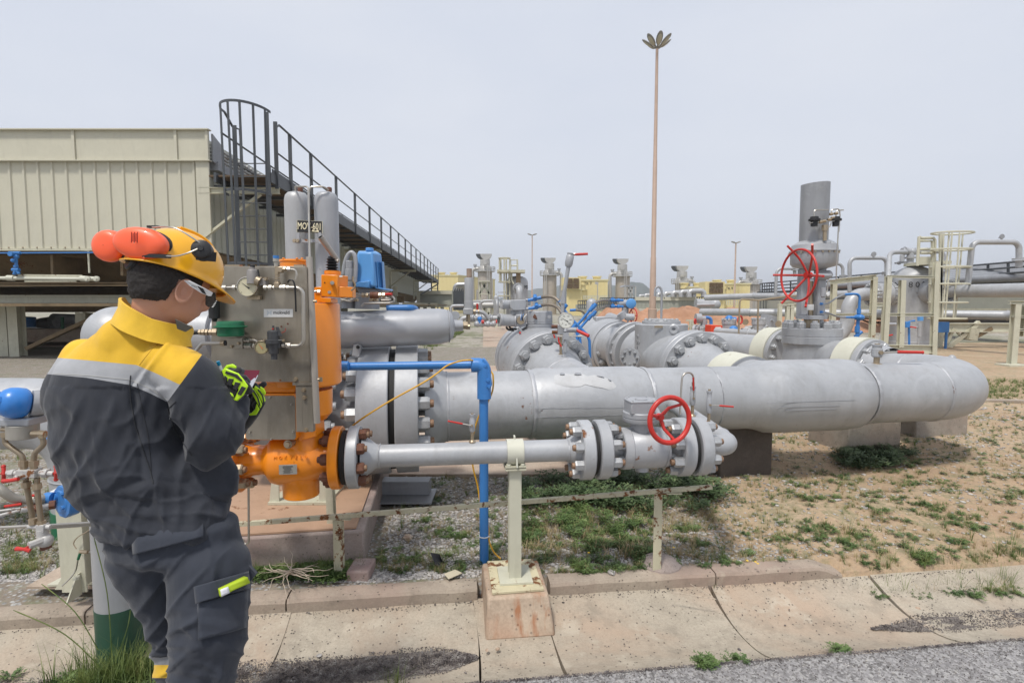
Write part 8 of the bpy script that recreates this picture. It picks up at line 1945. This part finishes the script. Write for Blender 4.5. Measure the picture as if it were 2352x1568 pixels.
earc=headc+SDh*.073+FWh*.014-UPh*.036
body=finish(remesh(mb,'body',.0065,5),'body',[SKIN],man)
M().lathe(earc,(SDh-FWh*.35),[(-.01,.010),(.004,.015),(.012,.020),(.015,.0215),(.017,.018),(.010,.013),(.005,.007)],20,cap=True).build('ear',SKIN,man)
ear=bpy.data.objects[man.children[-1].name]
for v in ear.data.vertices:
 p=v.co+V(ORG[man.name])-earc;u_=p.dot(UPh);v.co+=UPh*u_*.60-FWh*.10*u_
mb=M();mb.sph(headc-FWh*.008+UPh*.004,(.084,.103,.119),28,18,Rh);mb.sph(headc-FWh*.044-UPh*.046,(.066,.048,.058),24,14,Rh)
me=remesh(mb,'hair',.003,8);bm=bmesh.new();bm.from_mesh(me)
dl=[]
for v in bm.verts:
 p=v.co-headc;f=p.dot(FWh);u_=p.dot(UPh);s_=abs(p.dot(SDh))
 uu,vv_=1176+FPX*v.co.x/v.co.y,0
 if f>.02+.25*(u_+.02)or u_<-.084-.25*max(0,-f-.02)+.45*max(0,f+.03):dl.append(v)
 elif f>-.012 and u_<.0:dl.append(v)
bmesh.ops.delete(bm,geom=dl,context='VERTS');bm.to_mesh(me);bm.free()
finish(me,'hair',[HAIR],man,disp=lambda p:.0022*noise.noise(p*120))
# jacket
jb_=M()
def el(u,v,dy,ru,rz,ry,rot=0.0):jb_.sph(Pm(u,v,dy),(ru*s1,ry,rz*s1),28,18,Matrix.Rotation(rot,3,'Y')if rot else None)
def sweep(pts,k=18):
 for(p0,p1)in zip(pts,pts[1:]):
  for i in range(k):
   t=i/k;q=[p0[j]+(p1[j]-p0[j])*t for j in range(6)];el(q[0],q[1],q[2],q[3],q[4],q[5])
 el(*pts[-1][:6])
sweep([(305,800,.05,105,55,.085),(287,850,.05,152,60,.105),(275,920,.05,158,60,.118),(275,1000,.05,152,60,.122),(298,1070,.05,150,60,.122),(335,1130,.06,155,50,.120),(372,1172,.06,160,30,.125),(378,1196,.06,156,14,.124),(380,1206,.06,160,8,.126)])
cone(jb_,Pm(300,795,.05),Pm(348,768,.05),.115,.092)
cone(jb_,Pm(200,828,.07),Pm(163,895,.09),.085,.088,k=14);cone(jb_,Pm(163,895,.09),Pm(185,1060,.18),.088,.085,k=18);cone(jb_,Pm(185,1060,.18),Pm(230,1120,.18),.08,.08)
cone(jb_,Pm(385,835,.01),Pm(440,872,-.01),.085,.096,k=14);cone(jb_,Pm(440,872,-.01),Pm(497,995,.0),.098,.100,k=18);cone(jb_,Pm(497,995,.0),Pm(480,1020,.01),.098,.090)
cone(jb_,Pm(497,995,.01),Pm(538,925,.09),.090,.052,k=14)
cone(jb_,Pm(180,1040,.2),Pm(330,1070,.32),.06,.055);cone(jb_,Pm(330,1070,.32),Pm(545,985,.34),.055,.045)
cone(jb_,Pm(420,1080,.10),Pm(500,1115,.10),.13,.065,k=14);cone(jb_,Pm(470,1060,.10),Pm(525,1108,.10),.095,.030,k=14)
me=remesh(jb_,'jacket',.0052,10,.6)
def uv_of(c):
 X,Y,Z=float(c[0]),float(c[1]),float(c[2])-EYE
 d=Y*CT-Z*ST;up_=Y*ST+Z*CT
 return 1176+FPX*X/d,784-FPX*up_/d
def pw(tab,u):
 if u<=tab[0][0]:return tab[0][1]
 for(a,b_),(c,d)in zip(tab,tab[1:]):
  if u<=c:return b_+(d-b_)*(u-a)/(c-a)
 return tab[-1][1]
TY=[(100,818),(127,821),(198,827),(313,838),(360,858),(410,882),(480,905)];TR=[(100,858),(198,867),(300,884),(345,903),(384,923),(480,960)]
def fy(c):
 u,v=uv_of(c);sd=min(384+(923-v)*.735-u,60)if c[1]<YM+.10 else 60
 if c[1]>YM+.12 and u>430:sd=-50
 return min(pw(TY,u)-v,sd),min(pw(TR,u)-v,sd)
def zoned(o,name,cols,fn):
 co=arr(o.data)+np.array(ORG[man.name]);va=[fn(c)for c in co];k=len(cols)-1
 m,nt,b,tc=nodes(name);col=cols[0];mk_=None
 for i in range(k):
  at=o.data.attributes.new('zone%d'%i,'FLOAT','POINT');at.data.foreach_set('value',np.array([x[i]for x in va],np.float32))
  n=nt.nodes.new('ShaderNodeAttribute');n.attribute_name='zone%d'%i
  f=mathn(nt,'GREATER_THAN',n.outputs['Fac'],0.0);col=mixc(nt,f,col,cols[i+1])
 n1=nz(nt,tc,7,4,.6);col=mixc(nt,ramp(nt,n1,[(.3,.25),(.7,0)]),col,(0,0,0));nt.links.new(col,b.inputs['Base Color'])
 b.inputs['Roughness'].default_value=.85;b.inputs['Sheen Weight'].default_value=.15
 h=mathn(nt,'ADD',nz(nt,tc,34,3,.6,vec=(1,1,.45)),mathn(nt,'MULTIPLY',nz(nt,tc,900,2),.14));bump(nt,b,h,.3,.006)
 o.data.materials.clear();o.data.materials.append(m)
def folds(p):
 u_,v_=uv_of(p);d=0
 def rg(a,b_,p_=3,o=0):return(1-min(1,abs(noise.noise(V((a,b_,o))))*2.2))**p_
 if v_>890:
  k_=smooth(890,960,v_);d+=.0085*k_*rg(u_*.013+v_*.004,v_*.0045-u_*.003,3,3)+.006*k_*rg((u_-v_*.5)*.014,(u_*.5+v_)*.006,3,8)
  d+=.009*smooth(1040,1110,v_)*rg(u_*.008-v_*.004,v_*.022,2,13)-.006*k_
  d+=.007*noise.noise(V((u_*.012,v_*.006,1)))+.005*noise.noise(V(((u_+v_*.4)*.035,v_*.010,5)))
  d+=.010*(abs(noise.noise(V((u_*.009+3,v_*.020,9))))**.7)*smooth(1040,1130,v_)
  cx=301+(v_-880)*.12;e=(u_-cx)/9
  if abs(e)<4 and v_<1110:d-=.007*math.exp(-(e*e))*(1 if v_>880 else .4)
  d+=.0035*noise.noise(V(((u_*.8-v_*.55)*.05,(u_*.5+v_)*.012,2)))
 else:
  d+=.0035*noise.noise(V((u_*.03,v_*.012,4)));cx=318+(880-v_)*.75
  e=(u_-cx)/7;d+=.006*math.exp(-e*e)-.004*math.exp(-((e+2)**2))*smooth(720,800,v_)
 if u_>420 and v_>900:d+=.006*sin((u_*.6+v_)*.055)*smooth(900,960,v_)*(1-smooth(1020,1060,v_))*.6
 return d
jk=finish(me,'jacket',[JGREY],man,None,folds)
zoned(jk,'jacket_cloth',[(.024,.028,.039),(.40,.41,.43),(.78,.47,.025)],lambda c:(fy(c)[1],fy(c)[0]))
def strip(mb,pts,h,up,th=.006):
 P=[V(p)for p in pts]
 for a,b_,ha,hb in zip(P,P[1:],h,h[1:]):mb.prism([a,b_,b_+up*hb,a+up*ha],(a-b_).cross(up).normalized()*th)
ncx=Pm(356,747,.05);cr=[]
colr=M();N=40;vs=[]
ux=V((1,.10,-.10)).normalized();uy=V((-.10,1,0)).normalized();uz=V((.16,.10,.97)).normalized()
for k,(r1,r2,zz2)in enumerate(((.106,.092,-.030),(.096,.083,.004),(.099,.086,.030),(.092,.080,.031),(.088,.076,.0))):
 for i in range(N):
  a=2*pi*i/N;sag=-.055*max(0,sin(a))-.0+.020*max(0,-cos(a-.3))
  w=1+.03*noise.noise(V((cos(a)*2,sin(a)*2,zz2*20)))
  vs.append(ncx+ux*cos(a)*r1*w+uy*sin(a)*r2*w+uz*(zz2*(1-.25*max(0,sin(a)))+sag*(.6 if k<1 else 1)-.022*cos(a)))
colr.add(vs,[(k*N+i,k*N+(i+1)%N,(k+1)*N+(i+1)%N,(k+1)*N+i)for k in range(4)for i in range(N)])
colr.build('collar',JYEL,man,60)
M().prism([Pm(402,733,-.055),Pm(442,752,-.02),Pm(425,762,-.03),Pm(407,755,-.06)],(0,.004,0)).build('hook_tape',cloth('hook_tape',(.10,.09,.07)),man)
def seam(pts,mat,name='seam',r=.0009):
 out=[]
 deps=bpy.context.evaluated_depsgraph_get()
 for u,v in pts:
  o_=V((0,0,EYE));d=(W(u,v,2)-o_).normalized();L_=o_-V(ORG[man.name]);ok,loc,nr,ix=jk.ray_cast(L_,d)
  if ok:out.append(loc+V(ORG[man.name])-d*.0008)
 if len(out)>2:M().tube(out,r,5).build(name,mat,man)
bpy.context.view_layer.update()
def line(*p,n=14):
 o=[]
 for(a,b_),(c,d)in zip(p,p[1:]):o+=[(a+(c-a)*i/n,b_+(d-b_)*i/n)for i in range(n)]
 return o+[p[-1]]
THR=plain('seam_thread',(.55,.33,.03),.8);THG=plain('seam_grey',(.022,.024,.028),.8);THL=plain('seam_light',(.42,.42,.40),.8)
seam(line((320,838),(350,800),(380,775),(420,764)),THR);pass
seam(line((300,862),(298,885),(300,920),(310,975),(328,1030),(345,1080),(352,1110)),THG,r=.0016)
seam(line((315,880),(325,930),(340,1000),(348,1080)),THG);seam(line((404,922),(385,940),(400,985),(440,1045)),THG,r=.0016)
seam(line((123,858),(200,862),(300,872),(340,890),(385,918)),THL,r=.0009)
# trousers
tb_=M();jb_=tb_
sweep([(385,1180,.05,138,20,.092),(395,1205,.05,160,40,.115),(405,1255,.05,160,45,.120)])
for(pa,pb,pc,pd_)in(((340,1275,.06,92,60,.10),(376,1360,.10,70,60,.09),(412,1440,.14,54,60,.080),(440,1800,.20,50,50,.07)),((478,1290,.02,95,70,.10),(482,1380,.0,92,60,.10),(478,1460,-.02,82,60,.09),(466,1570,-.03,68,50,.08))):
 sweep([pa,pb,pc,pd_])
sweep([(466,1570,-.03,68,50,.08),(458,1850,-.02,56,50,.07)],30)
me=remesh(tb_,'trousers',.0056,9,.6)
def foldt(p):
 u_,v_=uv_of(p);d=.007*noise.noise(V((u_*.014,v_*.009,11)))+.005*noise.noise(V((u_*.03,v_*.022+u_*.012,15)))
 d+=.008*(abs(noise.noise(V((u_*.010,v_*.022,19)))))*smooth(1380,1470,v_)
 def rg(a,b_,p_=3,o=0):return(1-min(1,abs(noise.noise(V((a,b_,o))))*2.2))**p_
 d+=.008*smooth(1220,1290,v_)*rg(u_*.014+v_*.006,v_*.008,3,21)+.009*smooth(1380,1440,v_)*rg(u_*.010-v_*.003,v_*.020,2,25)-.004
 return d
tr_o=finish(me,'trousers',[PGREY],man,None,foldt)
def fb(c):
 u,v=uv_of(c);k=60 if(u<460 and c[1]>YM+.03)else-60
 return min(v-1506,1556-v,k),min(v-1526,1556-v,k)
zoned(tr_o,'trouser_cloth',[(.029,.035,.050),(.27,.28,.30),(.80,.50,.035)],fb)
def skin_patch(obj,pts,th,name,mat,n=10,off=.0):
 """a pocket flap: grid over the quad pts, laid on the cloth"""
 (a,b_,c,d)=pts;vs=[];ok_all=True
 for j in range(n+1):
  for i in range(n+1):
   s_,t=i/n,j/n;u=(a[0]*(1-s_)+b_[0]*s_)*(1-t)+(d[0]*(1-s_)+c[0]*s_)*t;v=(a[1]*(1-s_)+b_[1]*s_)*(1-t)+(d[1]*(1-s_)+c[1]*s_)*t
   o_=V((0,0,EYE));dd=(W(u,v,2)-o_).normalized();ok,loc,nr,ix=obj.ray_cast(o_-V(ORG[man.name]),dd)
   P=loc+V(ORG[man.name])if ok else(vs[-1]if vs else W(u,v,YM-.12))
   vs.append(P-dd*(th+off*t))
 k=n+1;fs=[(j*k+i,j*k+i+1,(j+1)*k+i+1,(j+1)*k+i)for j in range(n)for i in range(n)]
 mb=M().add(vs,fs);o=mb.build(name,mat,man,60,clean=False)
 s=o.modifiers.new('solid','SOLIDIFY');s.thickness=th*1.2;s.offset=-1;return o
tro=[c for c in man.children if c.name.startswith('trousers')][0];bpy.context.view_layer.update()
skin_patch(tro,[(306,1228),(467,1196),(467,1232),(308,1273)],.005,'pocket_flap',PGREY,off=.010)
skin_patch(tro,[(447,1346),(567,1312),(570,1350),(452,1384)],.006,'pocket_flap',PGREY,off=.010)
skin_patch(tro,[(455,1385),(568,1352),(566,1440),(455,1470)],.004,'cargo_pocket',PGREY,off=.006)
tg=skin_patch(tro,[(500,1350),(560,1322),(561,1338),(502,1367)],.0165,'label_patch',plain('lime_label',(.42,.55,.02),.6),n=4)
skin_patch(tro,[(502,1351),(519,1343),(521,1357),(504,1366)],.0185,'label_patch',plain('label_white',(.70,.70,.74),.6),n=3)
seam_obj=tro
M().prism([Pm(563,1290,.02),Pm(588,1318,.03),Pm(566,1345,.02)],(0,.012,0)).build('pocket_corner',PGREY,man)
for(u,v,dy)in((458,1850,-.02),(425,1800,.20)):
 mb=M();p=Pm(u,v,dy);p.z=.03;Rb_=Matrix.Rotation(-.6,3,'Z');mb.sph(p+Rb_@V((0,.07,.02)),(.052,.14,.055),20,12,Rb_);mb.sph(p+V((0,0,.07)),(.055,.065,.09),16,12)
 finish(remesh(mb,'boot',.008,3),'boot',[BLACK],man)
# helmet
HEL=plain('helmet_yellow',(.86,.42,.012),.28);HEL.node_tree.nodes['Principled BSDF'].inputs['Coat Weight'].default_value=.4
HO=headc+UPh*.038-FWh*.004
HS=.86
def hp(f,s_,u_):return HO+(FWh*f+SDh*s_+UPh*u_)*HS
vs=[];N=56;rowsH=12;fs=[]
def rim_u(a):
 c=cos(a);return-.020+(.010*c if c>0 else-.028*c*c)-.006*sin(a)**2
for j in range(rowsH+1):
 t=j/rowsH
 for i in range(N):
  a=2*pi*i/N;ru=rim_u(a);ph_=t*pi/2
  rf=(.146 if cos(a)>0 else .142);rs=.118;k=cos(ph_)**.62 if j else 1
  ridge=.0035*math.exp(-((sin(a)*rs*k)/.03)**2)*(1 if t>.2 else 0)
  z=ru*(1-t)+(.118+ridge)*sin(ph_)**1.05
  vs.append(hp(cos(a)*rf*k,sin(a)*rs*k,z))
for j in range(rowsH):
 for i in range(N):fs.append((j*N+i,j*N+(i+1)%N,(j+1)*N+(i+1)%N,(j+1)*N+i))
b0=len(vs)
for i in range(N):
 a=2*pi*i/N;c=cos(a);e=.010+(.060*max(0,c)**2.5);dr=-.006-.020*max(0,c)**2.2
 vs.append(hp(cos(a)*((.146 if c>0 else .142)+e),sin(a)*(.118+e*.55),rim_u(a)+dr))
fs+=[(b0+i,b0+(i+1)%N,(i+1)%N,i)for i in range(N)]
hm=M().add(vs,fs);hm.f.append(tuple(range(rowsH*N,rowsH*N+N)))
ho=hm.build('helmet',HEL,man,55);sm_=ho.modifiers.new('solid','SOLIDIFY');sm_.thickness=.004;sm_.offset=-1
for q in(-.022,0,.022):M().tube(curve([hp(.10,q,.085),hp(.05,q,.118),hp(0,q,.125),hp(-.05,q,.118)],5),.0035,6).build('helmet_rib',HEL,man)
M().prism([hp(.168,-.03,-.020),hp(.168,.03,-.020),hp(.150,.05,-.035),hp(.150,-.05,-.035)],-UPh*.006).build('peak_shade',plain('peak_amber',(.60,.20,.02),.3),man)
mb=M()
for i in range(30):
 a=pi*(.25+1.5*i/30);b_=pi*(.25+1.5*(i+1)/30)
 mb.prism([hp(cos(a)*.108,sin(a)*.088,-.020),hp(cos(b_)*.108,sin(b_)*.088,-.020),hp(cos(b_)*.106,sin(b_)*.087,-.045-.02*max(0,-cos(b_))),hp(cos(a)*.106,sin(a)*.087,-.045-.02*max(0,-cos(a)))],UPh*.0)
M().lathe(hp(-.112,.0,-.050),-FWh,[(-.012,.024),(.012,.024),(.016,.020)],20).build('adjuster_knob',BLACK,man)
me_=M()
for i in range(30):
 a=pi*(.25+1.5*i/29);me_.add([],[])
pts=[hp(cos(pi*(.3+1.4*i/29))*.110,sin(pi*(.3+1.4*i/29))*.090,-.040-.016*max(0,-cos(pi*(.3+1.4*i/29))))for i in range(30)]
for a,b_ in zip(pts,pts[1:]):me_.bar(a,b_,.004,.026,up=UPh)
me_.build('head_band',BLACK,man)
ORM=plain('muff_orange',(1.0,.135,.045),.42);ORM.node_tree.nodes['Principled BSDF'].inputs['Coat Weight'].default_value=.3
def muff(u,v,dy,ru,rz,rot,nm,squash=.055):
 c=Pm(u,v,dy);R=Matrix.Rotation(rot,3,'Y')
 mb=M();nseg=40;rw=[]
 for t,r in((0,.86),(.06,.98),(.16,1.0),(.46,.985),(.68,.93),(.84,.80),(.94,.60),(.985,.36),(1.0,.02)):rw.append((t,r))
 vs=[]
 for t,r in rw:
  for i in range(nseg):
   a=2*pi*i/nseg;vs.append(c+R@V((cos(a)*ru*s1*r,-t*squash*.8,sin(a)*rz*s1*r)))
 fs=[(k*nseg+i,k*nseg+(i+1)%nseg,(k+1)*nseg+(i+1)%nseg,(k+1)*nseg+i)for k in range(len(rw)-1)for i in range(nseg)]
 mf=mb.add(vs,fs).build('ear_muff',ORM,man,80)
 vs=[c+R@V((cos(2*pi*i/nseg)*ru*s1*q,y_,sin(2*pi*i/nseg)*rz*s1*q))for q,y_ in((.86,0),(.98,.004),(.94,.022),(.8,.026))for i in range(nseg)]
 M().add(vs,[(k*nseg+i,k*nseg+(i+1)%nseg,(k+1)*nseg+(i+1)%nseg,(k+1)*nseg+i)for k in range(3)for i in range(nseg)]).build('cushion',BLACK,mf,80)
 return mf
mf1=muff(331,561,-.050,59,36,.12,'a',.048);mf2=muff(258,566,.0,36,36,.3,'b',.042)
mt_=M().box(Pm(306,545,-.118),(.026,.001,.030),Matrix.Rotation(.1,3,'Y'));
mb=M()
for k in range(5):mb.box(Pm(302+k*3.4,545,-.1135-.001*k),(.0012,.002,.022 if k%2 else .028),Matrix.Rotation(.08,3,'Y'))
mb.build('small_print',plain('print_red',(.25,.01,.01)),mf1)
M().prism([Pm(278,568,-.0),Pm(300,590,-.05),Pm(285,600,-.02),Pm(262,592,.02)],(0,.03,0)).build('muff_arm',BLACK,man)
M().box(Pm(360,588,-.085),(.070,.012,.010),Matrix.Rotation(.03,3,'Y')).box(Pm(353,521,-.05),(.03,.012,.006)).build('muff_arm',BLACK,man)
M().cyl(Pm(330,592,-.094),Pm(330,592,-.088),.003).build('orange_dot',ORM,man)
hb_=Pm(463,573,-.06)
M().tube(curve([Pm(350,522,-.06),Pm(385,521,-.085),Pm(410,527,-.09),Pm(440,545,-.085),Pm(462,560,-.07)],6),.0022,6).tube(curve([Pm(370,587,-.085),Pm(405,588,-.098),Pm(435,580,-.095),Pm(462,568,-.072)],6),.0022,6).build('muff_wire',TUBE,man)
nrm=V((.35,-.9,.15)).normalized()
M().lathe(hb_,nrm,[(-.03,.026),(0,.026),(.010,.024),(.014,.016)],24).lathe(hb_+nrm*.014,nrm,[(0,.008),(.004,.007)],12).build('muff_pivot',BLACK,man)
M().prism([Pm(447,575,-.075),Pm(480,578,-.055),Pm(478,600,-.05),Pm(450,597,-.07)],(.01,.02,0)).build('pivot_clip',BLACK,man)
M().prism([Pm(422,644,-.058),Pm(430,644,-.060),Pm(470,664,-.020),Pm(484,672,.0),Pm(480,680,.0),Pm(462,673,-.022),Pm(437,657,-.052)],(.003,.006,0)).build('glasses_arm',plain('white_plastic',(.72,.72,.72),.35),man)
M().prism([Pm(455,657,-.034),Pm(466,662,-.026),Pm(474,676,-.014),Pm(466,672,-.020)],(-.001,-.002,0)).build('glasses_stripe',BLKP,man)
text('uvex','lettering',BLKP,man,Pm(446,657,-.0525),V((.62,.62,-.36)),V((.2,.2,1)),.0052,.0008)
M().prism([Pm(474,668,-.004),Pm(487,672,.02),Pm(489,690,.03),Pm(478,706,.03),Pm(471,700,.01),Pm(471,684,-.0)],(.004,.012,0)).build('lens',plain('dark_lens',(.015,.015,.018),.1),man,bevel=.002)
# gloved hands
GLB=cloth('glove_black',(.016,.016,.018),700,.3,.8);LIME=plain('glove_lime',(.50,.80,.02),.45)
def skinpts(chains,name,mats,vox=.0026,it=3,pick=None):
 mb=M()
 for ch in chains:
  for(a,ra),(b_,rb2)in zip(ch,ch[1:]):cone(mb,a,b_,ra,rb2,12,5)
 return finish(remesh(mb,name,vox,it),name,mats,man,pick)
R0=Pm(528,915,.075);R1_=Pm(540,885,.06)
palm=[(R0,.034),(Pm(540,898,.055),.038),(R1_,.040),(Pm(535,866,.065),.034)]
fing=[]
for(k0,k1,k2,k3,r)in(((552,876,.035),(566,885,.045),(574,897,.075),(562,902,.10),.0135),((548,868,.035),(560,868,.05),(568,876,.085),(558,884,.11),.0135),((540,858,.045),(548,850,.06),(555,852,.095),(550,865,.115),.013),((528,856,.055),(528,845,.075),(536,842,.10),(543,850,.12),.0125)):
 fing.append([(Pm(*k0),r+.002),(Pm(*k1),r),(Pm(*k2),r*.93),(Pm(*k3),r*.85)])
thumb=[(Pm(520,880,.08),.015),(Pm(512,860,.10),.0145),(Pm(522,848,.115),.0125)]
gr_=skinpts([palm,*fing,thumb],'glove',[GLB])
def pad_(pts,th,name='glove_pad',mat=LIME,bev=.0025):
 P=[V(p)for p in pts];return M().prism(P,(0,.005,0)).build(name,mat,man,bevel=bev)
ua=UV['c']
def gp_(x,y,dy):u,v=ua(x,y);return Pm(u,v,dy)
bz2=.004
for q,dy in(([(168,1040),(200,1025),(300,1065),(345,1120),(375,1165),(340,1235),(290,1282),(262,1275),(300,1190),(250,1150),(190,1110)],.013),([(175,1035),(205,1000),(255,990),(285,1010),(280,1028),(230,1018),(195,1040)],.022)):pad_([gp_(x,y,dy)for x,y in q],.006)
for q in([(222,1105),(262,1108),(240,1165),(212,1150)],[(272,1132),(315,1140),(285,1198),(258,1185)],[(325,1165),(358,1178),(318,1238),(290,1225)],[(200,1045),(290,1075),(330,1120),(320,1128),(270,1092),(195,1065)],[(190,1080),(212,1100),(200,1150),(188,1140)]):pad_([gp_(x,y,.009)for x,y in q],.004,'glove_groove',GLB,.001)
for q in([(205,1195),(255,1225),(268,1262),(258,1284),(215,1262),(200,1230)],):pad_([gp_(x,y,.016)for x,y in q],.006)
text('RINGERS','lettering',GLB,man,gp_(238,1245,.015),V((.9,0,-.42)),V((.42,0,.9)),.0065,.001)
L0=Pm(545,975,.30)
palmL=[(Pm(540,985,.30),.036),(Pm(560,965,.28),.038),(Pm(575,945,.26),.038),(Pm(580,925,.25),.032)]
fL=[]
for(k0,k1,k2,r)in(((590,945,.225),(602,925,.215),(600,905,.225),.013),((588,930,.225),(600,912,.21),(596,893,.22),.013),((584,918,.23),(593,900,.215),(586,884,.225),.0125),((575,912,.24),(582,893,.225),(572,880,.24),.012)):
 fL.append([(Pm(*k0),r+.002),(Pm(*k1),r),(Pm(*k2),r*.85)])
thL=[(Pm(572,925,.24),.016),(Pm(592,893,.26),.0145),(Pm(606,882,.27),.0125)]
skinpts([palmL,*fL,thL],'glove',[GLB])
for q in([(470,1165),(500,1185),(515,1215),(505,1240),(470,1200)],[(430,1160),(465,1185),(500,1245),(512,1280),(490,1300),(455,1230),(420,1185)],[(395,1165),(425,1190),(470,1270),(485,1310),(470,1340),(430,1270),(400,1210)],[(440,1300),(465,1345),(440,1390),(395,1395),(345,1390),(400,1375),(430,1345)]):pad_([gp_(x,y,.195)for x,y in q],.006)
M().tube(curve([gp_(455,1190,.193),gp_(490,1240,.193),gp_(500,1300,.194)],5),.0022,6).tube(curve([gp_(415,1195,.193),gp_(450,1250,.193),gp_(470,1320,.194)],5),.0022,6).build('glove_groove',GLB,man)
cbd=thing('clipboard','dark red notepad cover with white sheets held in the gloved hands','notepad',gp_(380,1200,.14))
M().prism([gp_(282,1038,.22),gp_(465,1040,.25),gp_(455,1075,.24),gp_(318,1352,.10),gp_(240,1300,.09)],(0,.003,0)).build('cover',paint('notebook_red',(.30,.02,.05),.5),cbd)
M().prism([gp_(300,1068,.214),gp_(455,1078,.234),gp_(420,1150,.20),gp_(320,1340,.095),gp_(245,1290,.085)],(0,.0015,0)).build('paper',plain('paper',(.80,.80,.84),.8),cbd)
mb=M()
for k in range(4):mb.bar(gp_(365-k*9,1108+k*9,.208-k*.005),gp_(418-k*8,1112+k*9,.214-k*.005),.0008,.0006)
mb.build('handwriting',plain('ink',(.1,.13,.35)),cbd)
pn_=thing('pen','blue capped pen in the right gloved hand','pen',gp_(150,1000,.06))
M().cyl(gp_(170,1040,.06),gp_(152,1000,.055),.0045,n=12).build('barrel',plain('pen_white',(.7,.75,.75)),pn_);M().cyl(gp_(152,1000,.055),gp_(140,970,.05),.005,n=12).build('cap',plain('pen_blue',(.0,.22,.40),.3),pn_)
